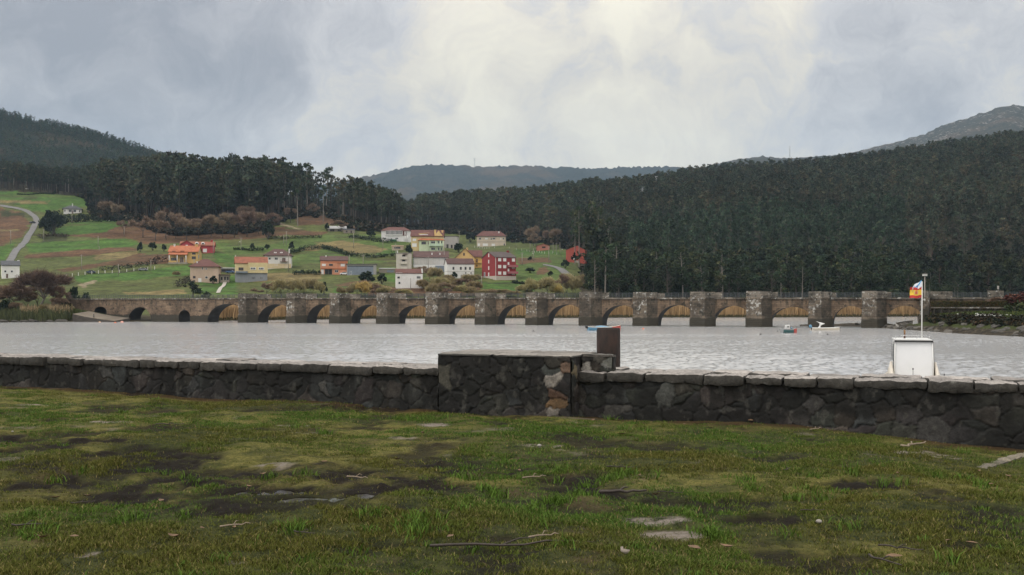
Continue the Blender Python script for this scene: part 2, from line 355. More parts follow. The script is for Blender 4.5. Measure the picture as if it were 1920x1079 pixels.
# ------------------------------------------------------------------ far mountains
def forest_mat(name, base, dark, rocks=None, sc=.02):
    m, nt, b = newmat(name); wp = coord(nt, 'World', (1, 1, .35))
    a1, a2, a3 = noise(nt, wp, sc, 6, .65), noise(nt, wp, sc * 6, 4, .7), noise(nt, wp, sc * .18, 4)
    c_ = mixc(nt, rng_(nt, mth(nt, 'MULTIPLY_ADD', a1, .5, mth(nt, 'MULTIPLY', a2, .5)), .36, .64), dark, base)
    c_ = mixc(nt, rng_(nt, a3, .52, .68, 0, .6), c_, (.10, .07, .045))
    if rocks:
        r1 = noise(nt, coord(nt, 'World'), rocks, 5, .75); r2 = noise(nt, coord(nt, 'World'), rocks * .12, 3)
        z_ = nt.nodes.new('ShaderNodeSeparateXYZ'); lk(nt, coord(nt, 'World'), z_.inputs[0])
        hi = mth(nt, 'MULTIPLY', rng_(nt, z_.outputs[2], 480, 700), rng_(nt, r2, .35, .6))
        c_ = mixc(nt, mth(nt, 'MULTIPLY', hi, rng_(nt, r1, .53, .62)), c_, (.36, .34, .33))
    lk(nt, c_, b.inputs['Base Color']); b.inputs['Roughness'].default_value = .95; b.inputs['Specular IOR Level'].default_value = 0
    bump(nt, b, a2, .8, 12); return m
def mountain(name, ridge, Yr, Y0, z0, m, x0, x1, rough=30, spike=0, step=5, back=600):
    px = np.arange(x0, x1, step, dtype=float); ts = np.concatenate([np.linspace(0, 1, 70), np.linspace(1.02, 1.3, 6)])
    PX, T = np.meshgrid(px, ts, indexing='ij'); ry = np.interp(PX, [p[0] for p in ridge], [p[1] for p in ridge])
    zr = ZC + (HY - ry) / F * Yr; Y = Y0 + (Yr - Y0) * np.minimum(T, 1) + back * np.maximum(T - 1, 0) / .3
    pr = np.where(T <= 1, T ** 1.15, 1 - (T - 1) * 1.4)
    X = (PX - CX) / F * Y
    z = z0 + (zr - z0) * pr + (fbm(X / 420, Y / 420, 91, 5) - .5) * rough * 3 * np.sin(np.pi * np.clip(T, 0, 1)) + (fbm(X / 60, Y / 60, 17, 3) - .5) * rough * .7
    if spike: z += R.random(z.shape) ** 2 * spike
    n = len(ts); ii, jj = np.meshgrid(np.arange(len(px) - 1), np.arange(n - 1), indexing='ij'); a = (ii * n + jj).ravel()
    o = np_obj(name, np.stack([X, Y, z], -1).reshape(-1, 3), np.stack([a, a + n, a + n + 1, a + 1], 1), None, m, smooth_=True)
    tag(o, kind='structure'); return PX, T, X, Y, z
MTN = mountain('wooded_mountain', [(-2600,330),(-1500,230),(-800,130),(-300,150),(-100,186),(0,213),(60,228),(120,240),(200,260),(260,279),(300,292),(350,312),(420,345),(620,430),(900,500)], 1900, 1220, 85,
    forest_mat('mountain_forest', (.040,.048,.026), (.012,.017,.012), None, .05), -2600, 900, 14)
mountain('distant_ridge', [(-400,420),(500,380),(600,348),(650,340),(700,331),(740,319),(775,312),(810,311),(860,313),(900,315),(1000,313),(1060,316),(1100,319),(1150,316),(1230,314),(1300,317),(1400,330),(1700,360),(2200,400)], 5600, 2600, 60,
    forest_mat('distant_forest', (.042,.046,.040), (.016,.020,.018), None, .012), -400, 2200, 30, 12, 4)
mountain('rocky_mountain', [(1000,380),(1200,345),(1300,322),(1340,308),(1380,300),(1430,293),(1480,298),(1530,293),(1560,292),(1590,290),(1640,277),(1700,262),(1735,252),(1755,244),(1780,232),(1800,226),(1830,218),(1860,208),(1880,200),(1900,196),(1920,202),(1990,190),(2060,185),(2200,215),(2600,260),(4000,300)], 4200, 1900, 140,
    forest_mat('rocky_heath', (.062,.055,.036), (.022,.024,.018), .05, .02), 1000, 4000, 22, 6, 5)

# ------------------------------------------------------------------ water
m, nt, b = newmat('river_water')
b.inputs['Base Color'].default_value = (.42, .42, .418, 1); b.inputs['Roughness'].default_value = .16; b.inputs['IOR'].default_value = 1.7
wp = coord(nt, 'World', (.5, 1.0, 1)); a1, a2, a3 = noise(nt, wp, 1.5, 4, .6), noise(nt, wp, .30, 4, .6), noise(nt, coord(nt, 'World', (.012, .05, 1)), 1, 4)
h = mth(nt, 'ADD', mth(nt, 'MULTIPLY', a1, .5), mth(nt, 'MULTIPLY', a2, 1.0))
h = mth(nt, 'MULTIPLY', h, rng_(nt, a3, .38, .60, .25, 1.0))
bump(nt, b, h, .20, .12)
MT_WATER = m
# wind waves are real relief over the reach in view; beyond it the sheet is flat
ys = np.concatenate([[-60, 10, 30, 50], np.arange(66, 110, .18), np.arange(110, 180, .27), np.arange(180, 300, .5), np.arange(300, 420, 1.2), np.linspace(425, 1600, 12)])
us = np.concatenate([np.linspace(-5000, -1150, 12), np.linspace(-1090, 1090, 1500), np.linspace(1150, 5000, 12)]) / 960 * .5
U_, Y_ = np.meshgrid(us, ys, indexing='ij'); X_ = U_ * np.maximum(Y_, 70)
rw = np.random.default_rng(42); zw = np.zeros_like(X_)
for k in range(34):
    L = .55 * 2 ** rw.uniform(0, 1.2); th = rw.normal(1.35, .55); a_w = .0098 * L ** .85 * rw.uniform(.5, 1.2); zw += a_w / 3.0 * np.sin(2 * np.pi / L * (X_ * np.cos(th) + Y_ * np.sin(th)) + rw.uniform(0, 6.28) + 2.5 * vnoise(X_ / 9, Y_ / 9, k))
zw *= (.75 + .55 * smooth(.35, .65, fbm(X_ / 70, Y_ / 16, 600, 4))) * smooth(60, 75, Y_) * smooth(420, 300, Y_); zw[(np.abs(U_) > .575)] = 0
n = len(ys); ii, jj = np.meshgrid(np.arange(len(us) - 1), np.arange(n - 1), indexing='ij'); a = (ii * n + jj).ravel()
tag(np_obj('river', np.stack([X_, Y_, zw], -1).reshape(-1, 3), np.stack([a, a + n, a + n + 1, a + 1], 1), None, m, smooth_=True), kind='structure')
m, nt, b = newmat('river_bed'); b.inputs['Base Color'].default_value = (.05, .045, .035, 1)
MT_BED = m
tag(MB().box(-9000, 9000, -2500, 9000, -3.4, -3.0, m).build('ground'), kind='structure')

# ------------------------------------------------------------------ near banks beside the bridge (plan line of the bridge: Y = 254.3 - .38 X)
def bridgeY(px, off=0.0): a = (px - CX) / F; return (254.3 - off * 1.0698) / (1 + .38 * a)
def bankmesh(name, front, prof, x0, x1, m, step=3, back=None):
    """front: shoreline as (px, py at water level); prof: list of (metres behind the shoreline, height)"""
    px = np.arange(x0, x1, step, dtype=float); fy = np.interp(px, [p[0] for p in front], [p[1] for p in front]); YS = ZC * F / (fy - HY)
    vs = []
    for i, p in enumerate(px):
        for (d, z) in prof(p):
            Y = YS[i] + d; X = (p - CX) / F * Y
            vs.append((X, Y, z + float(fbm(X * .7, Y * .7, 61, 4) - .5) * min(.9, max(.1, .5 * abs(z) + .25))))
    n = len(prof(x0)); ii, jj = np.meshgrid(np.arange(len(px) - 1), np.arange(n - 1), indexing='ij'); a = (ii * n + jj).ravel()
    return tag(np_obj(name, np.array(vs), np.stack([a, a + n, a + n + 1, a + 1], 1), None, m, smooth_=True), kind='structure')
m, nt, b = newmat('tidal_mud'); wp = coord(nt, 'World'); q = noise(nt, wp, 1.4, 6, .7); q2 = noise(nt, wp, .25, 4); z_ = nt.nodes.new('ShaderNodeSeparateXYZ'); lk(nt, wp, z_.inputs[0])
cc = mixc(nt, rng_(nt, q, .35, .65), (.022, .02, .016), (.075, .062, .045)); cc = mixc(nt, rng_(nt, q, .60, .70, 0, .8), cc, (.2, .17, .13))
zz_ = mth(nt, 'ADD', z_.outputs[2], mth(nt, 'MULTIPLY', q2, 1.2))
cc = mixc(nt, rng_(nt, zz_, 1.25, 1.75), cc, mixc(nt, q, (.03, .042, .014), (.07, .078, .03)))
lk(nt, cc, b.inputs['Base Color']); b.inputs['Roughness'].default_value = .9; b.inputs['Specular IOR Level'].default_value = .05; bump(nt, b, q, .9, .4); MT_MUD = m
RS = [(1500,611.5),(1560,612.5),(1620,613.2),(1680,617.5),(1740,621.5),(1800,626),(1860,629),(1920,632),(2100,640),(2500,652),(4400,680)]
def rprof(p):
    k = float(smooth(1690, 1760, p)); e = float(smooth(1500, 1640, p)); L = 9 + 15 * k
    hp = (.1 + .75 * e)
    return [(-3, -1), (0, -.05), (2.5, .28 + .2*k), (6, .5*hp + .9*k), (8.5, hp*.9 + .9*k), (L+.5, hp*.75 + 1.35*k), (L+4, hp*.3*(1-k) + 2.2*k), (L+8, 2.7*k - 1.2*(1-k)), (L+18, -1.5*(1-k) + 3.1*k), (L+40, -2.5*(1-k) + 3.4*k), (L+170, -2.5*(1-k) + 4.0*k)]
bankmesh('mud_bank', RS, rprof, 1500, 4400, MT_MUD)
LS = [(-2600,622),(-900,610),(-300,606.5),(0,605.0),(120,604.2),(139,603.4),(160,602.6),(215,602.2),(232,602)]
def lprof(p):
    k = float(1 - smooth(132, 142, p)); e = float(smooth(215, 175, p)) if p > 175 else 1.0
    e = float(1 - smooth(176, 232, p))
    return [(-2, -1), (0, -.05), (1.5, .5*k + .05), (3, 1.0*k + .25*e), (6, 1.4*k + .5*e), (9, 1.6*k + .9*e), (14, 1.8*k + 1.5*e), (26, 2.2*k + 2.0*e - .5*(1-e)), (60, 5.0*k+2*e - 1*(1-e))]
bankmesh('river_bank', LS, lprof, -2600, 232, MT_MUD)
# slipway beside the reeds
v = []
for (pa, pb, wd) in ((136, 589.0, 0), (158, 594.0, 0), (186, 599.0, 0), (214, 602.3, 0)):
    Y = 291 - (pa - 136) * .03; v.append(((pa - CX) / F * Y, Y, ZC - (pb - HY) / F * Y))
mb = MB(); con = mat('slipway_concrete', (.14, .115, .085), .85, .25, .3, 3)
top = [(x, y, z) for x, y, z in v] + [(x + 2.2, y + 6.2, z + .75) for x, y, z in v[::-1]]
bot = [(x, y, -1.2) for x, y, z in top]; n = len(top)
mb.add(top, [tuple(range(n))], con); mb.add(top + bot, [(i, n + i, n + (i + 1) % n, (i + 1) % n) for i in range(n)], mat('slipway_side', (.05, .042, .034), .9, .4, .8, 5))
tag(mb.build('slipway'), 'pale concrete slipway sloping into the river beside the reeds', 'slipway')
# ================================================================== the bridge
BD, BN = Vector((.93475, -.35521, 0)), Vector((.35521, .93475, 0)); B0 = Vector((0, 254.3, 0))
def s_at(px, off=0.0):
    """distance along the bridge where the ray of a photo column meets the line lying off metres nearer than its face"""
    Y = bridgeY(px, off); p = Vector(((px - CX) / F * Y, Y, 0)); return (p - B0).dot(BD)
def stone_mat(name, kind):
    m, nt, b = newmat(name); c = coord(nt, 'Object')
    s = nt.nodes.new('ShaderNodeSeparateXYZ'); lk(nt, c, s.inputs[0])
    xz = nt.nodes.new('ShaderNodeCombineXYZ'); lk(nt, mth(nt, 'ADD', s.outputs[0], s.outputs[1]), xz.inputs[0]); lk(nt, s.outputs[2], xz.inputs[1])
    br = nt.nodes.new('ShaderNodeTexBrick'); lk(nt, xz.outputs[0], br.inputs['Vector']); br.inputs['Scale'].default_value = 1
    br.inputs['Mortar Size'].default_value = .035; br.inputs['Brick Width'].default_value = 1.0; br.inputs['Row Height'].default_value = .42; br.inputs['Mortar Smooth'].default_value = .4
    br.inputs['Color1'].default_value = (.75, .75, .75, 1); br.inputs['Color2'].default_value = (1.25, 1.22, 1.15, 1); br.inputs['Mortar'].default_value = (.42, .40, .38, 1)
    n1, n2, n3 = noise(nt, c, .9, 6, .7), noise(nt, c, .28, 5, .65), noise(nt, c, 1.5, 5, .72)
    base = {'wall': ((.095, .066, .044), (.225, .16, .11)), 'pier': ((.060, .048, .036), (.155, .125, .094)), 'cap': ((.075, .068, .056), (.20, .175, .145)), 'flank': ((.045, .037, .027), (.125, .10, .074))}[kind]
    k = mixc(nt, rng_(nt, n2, .34, .66), *base); k = mixc(nt, .8, k, br.outputs['Color'], 'MULTIPLY')
    k = mixc(nt, rng_(nt, n1, .53, .63, 0, .88), k, (.020, .019, .013))                 # dark growth in blotches
    lich = {'wall': (.66, .72, .5), 'pier': (.51, .63, .72), 'cap': (.56, .66, .7), 'flank': (.66, .74, .4)}[kind]
    lf_ = rng_(nt, n3, lich[0], lich[1], 0, lich[2])
    if kind == 'pier': lf_ = mth(nt, 'MULTIPLY', lf_, mth(nt, 'MULTIPLY', rng_(nt, s.outputs[2], 2.3, 3.4), rng_(nt, n2, .40, .54)))
    k = mixc(nt, lf_, k, (.55, .55, .52))       # pale lichen
    z = mth(nt, 'ADD', s.outputs[2], mth(nt, 'MULTIPLY_ADD', n2, 1.6, -.8)); z = mth(nt, 'ADD', z, mth(nt, 'MULTIPLY_ADD', n3, .5, -.25))
    alg = mixc(nt, n1, (.022, .020, .014), (.055, .046, .030))
    k = mixc(nt, rng_(nt, z, 1.75, 2.2, 1, 0), k, alg)                                      # the wet tide band
    st = nt.nodes.new('ShaderNodeMapping'); st.inputs['Scale'].default_value = (1, 1, .12); lk(nt, c, st.inputs[0])
    n4 = noise(nt, st.outputs[0], 1.1, 4, .7)
    if kind == 'wall':
        run = mth(nt, 'MULTIPLY', rng_(nt, n4, .52, .62), rng_(nt, s.outputs[2], 3.2, 6.2))
        k = mixc(nt, mth(nt, 'MULTIPLY', run, .75), k, (.035, .033, .024))
    lk(nt, k, b.inputs['Base Color']); b.inputs['Roughness'].default_value = .9
    bump(nt, b, mth(nt, 'ADD', br.outputs['Fac'], mth(nt, 'MULTIPLY', n3, -1.2)), .7, -.12); return m
MS_W, MS_P, MS_C = stone_mat('bridge_granite', 'wall'), stone_mat('pier_granite', 'pier'), stone_mat('parapet_granite', 'cap')
MS_F = stone_mat('shaded_stained_flank', 'flank')  # darker pier stone: shaded flank side put into the colour, besides brown staining
m_ring = stone_mat('arch_ring_granite', 'wall')
bridge = empty('stone_bridge', (0, 254.3, 0), math.atan2(BD.y, BD.x), 'long low stone bridge of many arches with buttressed piers across the river', 'bridge')
BW = 5.0                                     # width of the roadway between the faces
PIERS = [447, 537, 618, 706, 798, 891, 986, 1086, 1187, 1294, 1399, 1516, 1616, 1725]
PP = 2.5
ps = [s_at(p, PP) for p in PIERS]
arches = [(s_at(177), s_at(200), 4.3, 2.9), (s_at(241), s_at(284), 4.15, -1), (s_at(335), s_at(357), 3.4, -1), (s_at(389), ps[0] + 1.5, 5.15, -1)]
tops = [5.05, 5.1, 4.95, 4.85, 4.95, 5.0, 5.05, 4.9, 4.95, 4.8, 4.55, 4.75, 4.8]
for i in range(len(ps) - 1): arches.append((ps[i] + 4.75 + .25 * ((i * 37) % 3 - 1), ps[i + 1] + 1.4, tops[i], -1))
sL, sR = s_at(96), s_at(2000)
def deck(s): return 6.32 + .1 * math.sin((s - sL) / 60)
pts = []                                    # (s, underside)
x = sL
for (a, b_, top, bot) in arches:
    pts.append((x, -1.5)); pts.append((a, -1.5))
    r = (b_ - a) / 2; zs = max(.2, top - r) if bot < 0 else bot; hgt = top - zs
    pts.append((a, zs))
    for k in range(1, 18):
        t = math.pi * k / 18; pts.append((a + r - r * math.cos(t), zs + hgt * math.sin(t)))
    pts.append((b_, zs)); pts.append((b_, -1.5)); x = b_
pts += [(x, -1.5), (sR, -1.5)]
vs, fs, fv = [], [], []
for s, z in pts: vs += [(s, 0, z), (s, 0, deck(s)), (s, BW, z), (s, BW, deck(s))]
for i in range(len(pts) - 1):
    a, b_ = 4 * i, 4 * i + 4
    if pts[i][0] != pts[i + 1][0]: fs += [(a, b_, b_+1, a+1), (a+2, a+3, b_+3, b_+2), (a+1, b_+1, b_+3, a+3)]
    fv.append((a, a+2, b_+2, b_))
m_vault = mat('shaded_damp_vault', (.020, .019, .017), .85, .4, .5, 4)  # near-black: shade under the arches put into the damp stone colour
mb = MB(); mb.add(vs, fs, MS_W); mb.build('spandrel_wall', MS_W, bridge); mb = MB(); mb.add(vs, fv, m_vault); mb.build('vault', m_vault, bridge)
for (a, b_, top, bot) in arches:            # ring of wedge stones round each opening
    r = (b_ - a) / 2; zs = max(.2, top - r) if bot < 0 else bot; hgt = top - zs; ca = a + r
    mb = MB(); N = 22
    for k in range(N):
        t0, t1 = math.pi * (k + .04) / N, math.pi * (k + .96) / N; q = []
        for (rr, hh) in ((r, hgt), (r + .5, hgt + .5)): q += [(ca - rr*math.cos(t0), zs + hh*math.sin(t0)), (ca - rr*math.cos(t1), zs + hh*math.sin(t1))]
        p4 = [q[0], q[1], q[3], q[2]]; vs = [(x, -.06, z) for x, z in p4] + [(x, .02, z) for x, z in p4]
        mb.add(vs, [(0, 1, 2, 3), (0, 4, 5, 1), (1, 5, 6, 2), (2, 6, 7, 3), (3, 7, 4, 0)], m_ring)
    mb.build('arch_ring', m_ring, bridge)
# projecting string course under the parapets
mb = MB(); s = sL; rr = random.Random(5)
while s < sR:
    L = rr.uniform(.9, 1.7); z0 = deck(s) + rr.uniform(-.02, .02); j = rr.uniform(-.05, .06)
    mb.box(s, s + L - .04, -.34 + j, .5, z0 + .003, z0 + .36 + rr.uniform(-.05, .04)); s += L
mb.build('string_course', MS_C, bridge)
mb = MB(); s = sL
while s < sR:
    L = rr.uniform(.9, 1.7); mb.box(s, s + L - .04, BW - .5, BW + .25, deck(s) + .003, deck(s) + .36); s += L
mb.build('string_course', MS_C, bridge)
mat_rail = mat('railing_iron', (.075, .085, .09), .5, .2, 2, 9, .4)
def rail(s0, s1, yy, hgt=1.15):
    if s1 - s0 < 1: return
    mb = MB(); z = deck((s0 + s1) / 2) + .3; n = max(1, round((s1 - s0) / 1.75))
    for k in range(n + 1):
        x = s0 + (s1 - s0) * k / n; mb.box(x - .05, x + .05, yy - .04, yy + .04, z, z + hgt)
    for h in (.28, .56, .84, hgt - .04): mb.box(s0, s1, yy - .055, yy + .055, z + h - .022, z + h + .022)
    mb.build('railing', mat_rail, bridge)
rail(sL + 6, ps[0] - .2, .08, 1.05); rail(sL + 6, sR, BW - .2, 1.1)
WF = [2.4, 2.5, 2.9, 3.1, 3.3, 2.6, 2.8, 2.9, 3.3, 3.3, 3.4, 2.7, 3.0, 1.6]
for i, s in enumerate(ps):
    wf = WF[i]; h = 8.05 + .08 * math.sin(i * 2.1); sp = 2.0 if i < 13 else .4
    mb = MB(); zt_ = deck(s) + .02
    # battered plinth, shaft, capping course
    def ring(g, z): return [(s - g, .3, z), (s - g, -PP - g, z), (s + wf + g, -PP - g, z), (s + wf + sp + g, -.02, z), (s + wf + sp + g, .3, z)]
    mb.mi(MS_P)
    mb.loft([ring(.16, -1.5), ring(.13, 2.0), ring(.0, 2.25), ring(0, zt_)], MS_P, False)
    mb.loft([ring(.12, zt_ + .003), ring(.16, zt_ + .1), ring(.16, zt_ + .28), ring(.1, zt_ + .33)], MS_P, False)
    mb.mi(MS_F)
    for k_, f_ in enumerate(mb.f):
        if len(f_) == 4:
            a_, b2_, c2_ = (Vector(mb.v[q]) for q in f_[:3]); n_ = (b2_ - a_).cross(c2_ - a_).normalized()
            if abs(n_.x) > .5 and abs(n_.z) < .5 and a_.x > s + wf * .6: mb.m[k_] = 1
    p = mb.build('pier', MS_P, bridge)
    z0 = zt_ + .333; z1 = h
    q = MB(); W_ = .42                       # refuge wall that wraps the pier head, then returns along the road
    def seg(a, b_, za, zb):
        a, b_ = Vector((*a, 0)), Vector((*b_, 0)); d = (b_ - a).normalized(); nrm = Vector((-d.y, d.x, 0)) * W_
        vs = [a, b_, b_ + nrm, a + nrm]; vs = [Vector((v.x, v.y, za)) for v in vs] + [Vector((v.x, v.y, zb)) for v in vs]
        q.add(vs, [(3,2,1,0), (4,5,6,7), (0,1,5,4), (1,2,6,5), (2,3,7,6), (3,0,4,7)])
    seg((s, -PP), (s + wf, -PP), z0, z1)
    seg((s + wf + .003, -PP + .002), (s + wf + sp, -.1), z0, z1 - .06)
    seg((s - .003, .02), (s - .003, -PP + W_ + .003), z0, z1 - .02)
    L = (4.4, 3.4, 3.0, 2.2, 3.2, 2.6, 1.9, 1.8, 1.7, 1.6, 1.3, 1.0, 1.0, 4.5)[i]
    seg((s + wf + sp + .05, -.1), (s + wf + sp + L, -.1), z0, z1 - .22)
    q.build('parapet', MS_C, p)
    nxt = ps[i + 1] if i + 1 < len(ps) else sR
    rail(s + wf + sp + L + .05, (nxt - .05) if i + 1 < len(ps) else s + wf + sp + L + 12.5, .1, 1.2)
q = MB(); q.box(s_at(1852), s_at(1882), -.1, .4, 6.7, 8.05); q.build('parapet', MS_C, bridge)
# iron lamp-less post and small road sign at the far right end of the bridge stand as things of their own (below)

# ================================================================== quay wall in the foreground
WU, WV = Vector((.92848, -.37139, 0)), Vector((.37139, .92848, 0)); WO = Vector((0, 15.23, 0)); WANG = math.atan2(WU.y, WU.x)
WTOP = ZC - 1.0
def lawn_drop(X): return np.interp(X, [-30, -9, -4, 0, 3.8, 5.2, 6.4, 10, 30], [1.48, 1.54, 1.62, 1.645, 1.67, 1.75, 1.85, 1.95, 2.1])
def lawn_z(X, Y):
    X = np.asarray(X, float); Y = np.asarray(Y, float)
    z = ZC - lawn_drop(X) * smooth(2, 12, Y) - 1.64 * (1 - smooth(2, 12, Y))
    return z + (fbm(X / 1.7, Y / 1.7, 8, 4) - .5) * .13 + (fbm(X * 3, Y * 3, 9, 3) - .5) * .03
def rubble(name, u0, u1, z0, z1, parent, v_front=0.0, thick=.9, seed=1, cell=.36, light=(), flip=None, stain=1.0):
    cell = cell * .66
    """rubble masonry face: warped Voronoi stones with recessed joints, modelled as relief"""
    st = .017; us = np.arange(u0, u1 + st * .5, st); zs = np.arange(z0, z1 + st * .5, st)
    U, Zz = np.meshgrid(us, zs, indexing='ij')
    wu = U + (fbm(U * 4, Zz * 4, seed, 4) - .5) * .26; wz = Zz + (fbm(U * 4, Zz * 4, seed + 9, 4) - .5) * .26
    gx, gz = wu / cell, wz / (cell * .82); ix, iz = np.floor(gx).astype(int), np.floor(gz).astype(int)
    d1 = np.full(U.shape, 9.); d2 = d1.copy(); idx = np.zeros(U.shape)
    for dx in (-2, -1, 0, 1, 2):
        for dz in (-2, -1, 0, 1, 2):
            cx_, cz_ = ix + dx, iz + dz
            jx, jz = _h(cx_, cz_, seed + 3), _h(cx_, cz_, seed + 5); keep = _h(cx_, cz_, seed + 7) > .34
            d = np.hypot(cx_ + jx - gx, cz_ + jz - gz) + np.where(keep, 0, 9)
            nw = d < d1; d2 = np.where(nw, d1, np.minimum(d2, d)); idx = np.where(nw, _h(cx_, cz_, seed + 13), idx); d1 = np.where(nw, d, d1)
    e = smooth(.02, .09, d2 - d1)
    relief = e * (.010 + .018 * idx) + (fbm(U * 9, Zz * 9, seed + 21, 4) - .5) * .022
    tone = .50 + .62 * idx ** 1.5
    blk = smooth(.40, .62, fbm(U * .9, Zz * 1.3, seed + 31, 4)) * stain; run = smooth(.42, .62, fbm(U * 5, Zz * .7, seed + 37, 3))
    blk = np.clip((.60 if stain < 1.2 else .70) + .36 * blk + .35 * run * smooth(z0, z1, Zz), 0, .96)
    grey = np.stack([.088 + .014 * np.sin(idx * 40), .083 + 0 * idx, .074 + .010 * np.sin(idx * 23)], -1) * tone[..., None]
    grey = grey * (.7 + .6 * fbm(U * 14, Zz * 14, seed + 41, 3))[..., None]
    pale = (idx > .86)[..., None]; grey = np.where(pale, grey * 1.15, grey)
    for (lu, lz, ru, rz_, colr) in light:
        ic = idx[int(np.clip((lu - u0) / st, 0, len(us) - 1)), int(np.clip((lz - z0) / st, 0, len(zs) - 1))]; k = (np.abs(idx - ic) < 1e-9) & (np.hypot(U - lu, Zz - lz) < .6); grey[k] = np.array(colr) * (.75 + .5 * fbm(U * 8, Zz * 5, 3, 3))[k][:, None]; blk = np.where(k, blk * .35, blk)
    soot = np.array((.0055, .0055, .0048)); colr = grey * (1 - blk[..., None]) + soot * blk[..., None]
    colr = colr * (1 - .32 * (1 - e[..., None])) + np.array((.004, .004, .004)) * .32 * (1 - e[..., None])
    colr = colr * (.62 + .76 * fbm(U * 26, Zz * 26, seed + 61, 3))[..., None]; fl_ = (smooth(.66, .72, fbm(U * 11, Zz * 8, seed + 66, 4)) * .22)[..., None]; colr = colr * (1 - fl_) + np.array((.12, .115, .10)) * fl_
    mossy = smooth(.55, .7, fbm(U * 2.2, Zz * 3.1, seed + 51, 3)) * smooth(z0 + .25, z0, Zz); colr = colr * (1 - .4 * mossy[..., None]) + np.array((.03, .04, .012)) * .4 * mossy[..., None]
    V = v_front - relief; n = len(zs); ii, jj = np.meshgrid(np.arange(len(us) - 1), np.arange(n - 1), indexing='ij'); a = (ii * n + jj).ravel()
    f = np.stack([a, a + n, a + n + 1, a + 1], 1)
    vs = np.stack([U, V, Zz], -1) if flip is None else np.stack([flip + relief, U, Zz], -1)
    return np_obj(name, vs.reshape(-1, 3), f, colr.reshape(-1, 3), MT_RUB, parent, True)
m, nt, b = newmat('rubble_stone'); a_ = nt.nodes.new('ShaderNodeAttribute'); a_.attribute_name = 'Col'; q = noise(nt, coord(nt, 'Object'), 38, 5, .75)
lk(nt, mixc(nt, 1, a_.outputs['Color'], mixc(nt, rng_(nt, q, .3, .7), (.65, .65, .65), (1.35, 1.35, 1.32)), 'MULTIPLY'), b.inputs['Base Color'])
b.inputs['Roughness'].default_value = .8; b.inputs['Specular IOR Level'].default_value = .3; bump(nt, b, q, .5, .012); MT_RUB = m
m, nt, b = newmat('coping_granite'); c_ = coord(nt, 'Object'); q, q2, q3 = noise(nt, c_, 26, 6, .75), noise(nt, c_, 3.2, 5, .7), noise(nt, c_, 90, 2, .6)
a_ = nt.nodes.new('ShaderNodeAttribute'); a_.attribute_name = 'Col'
k = mixc(nt, 1, a_.outputs['Color'], mixc(nt, rng_(nt, mth(nt, 'MULTIPLY_ADD', q, .6, mth(nt, 'MULTIPLY', q2, .4)), .34, .66), (.45, .45, .44), (1.5, 1.47, 1.42)), 'MULTIPLY')
k = mixc(nt, rng_(nt, q3, .60, .68, 0, .55), k, (.03, .03, .028)); k = mixc(nt, rng_(nt, q2, .62, .72, 0, .6), k, (.30, .30, .275))
lk(nt, k, b.inputs['Base Color']); b.inputs['Roughness'].default_value = .85; bump(nt, b, q, .9, .02); MT_COP = m
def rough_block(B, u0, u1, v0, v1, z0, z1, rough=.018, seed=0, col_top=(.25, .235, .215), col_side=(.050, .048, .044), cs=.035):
    """one hewn block as a displaced grid box with knocked corners; B collects vertices, faces, colours"""
    nu, nv, nz = max(3, int((u1-u0)/cs)), max(3, int((v1-v0)/(cs*1.6))), max(3, int((z1-z0)/cs))
    def face(P, Q, na, nb):
        A, Bb = np.meshgrid(np.linspace(0, 1, na + 1), np.linspace(0, 1, nb + 1), indexing='ij'); v = P(A, Bb).reshape(-1, 3)
        ii, jj = np.meshgrid(np.arange(na), np.arange(nb), indexing='ij'); a = (ii * (nb + 1) + jj).ravel()
        f = np.stack([a, a + nb + 1, a + nb + 2, a + 1], 1)
        cx_, hu = np.array([(u0+u1)/2, (v0+v1)/2, (z0+z1)/2]), np.array([(u1-u0)/2, (v1-v0)/2, (z1-z0)/2])
        d = (v - cx_); t = np.abs(d) / hu; rr = .035
        inner = np.clip(d, -(hu - rr), hu - rr); off = d - inner; L = np.linalg.norm(off, axis=1, keepdims=True); v = cx_ + inner + np.where(L > rr, off / np.maximum(L, 1e-9) * rr, off)
        nrm = np.where(L > 1e-6, off / np.maximum(L, 1e-9), 0)
        k = (fbm(v[:,0]*6 + seed*3.7, v[:,2]*6 + v[:,1]*5, seed, 4) - .5) * 2 * rough + (fbm(v[:,0]*22 + seed, v[:,2]*22 + v[:,1]*19, seed + 3, 3) - .5) * rough
        v = v + nrm * k[:, None]
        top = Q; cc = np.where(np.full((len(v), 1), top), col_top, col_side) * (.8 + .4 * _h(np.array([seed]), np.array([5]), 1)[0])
        off0 = sum(len(x) for x in B[0]); B[0].append(v); B[1].append(f + off0); B[2].append(cc)
    L3 = lambda a, b_, t: a + (b_ - a) * t
    face(lambda a, b_: np.stack([L3(u0, u1, a), L3(v0, v1, b_), 0*a + z1], -1), True, nu, nv)
    face(lambda a, b_: np.stack([L3(u0, u1, a), 0*a + v0, L3(z0, z1, b_)], -1), False, nu, nz)
    face(lambda a, b_: np.stack([L3(u1, u0, a), 0*a + v1, L3(z0, z1, b_)], -1), False, nu, nz)
    face(lambda a, b_: np.stack([0*a + u1, L3(v0, v1, a), L3(z0, z1, b_)], -1), False, nv, nz)
    face(lambda a, b_: np.stack([0*a + u0, L3(v1, v0, a), L3(z0, z1, b_)], -1), False, nv, nz)
    face(lambda a, b_: np.stack([L3(u0, u1, a), L3(v1, v0, b_), 0*a + z0], -1), False, nu, nv)
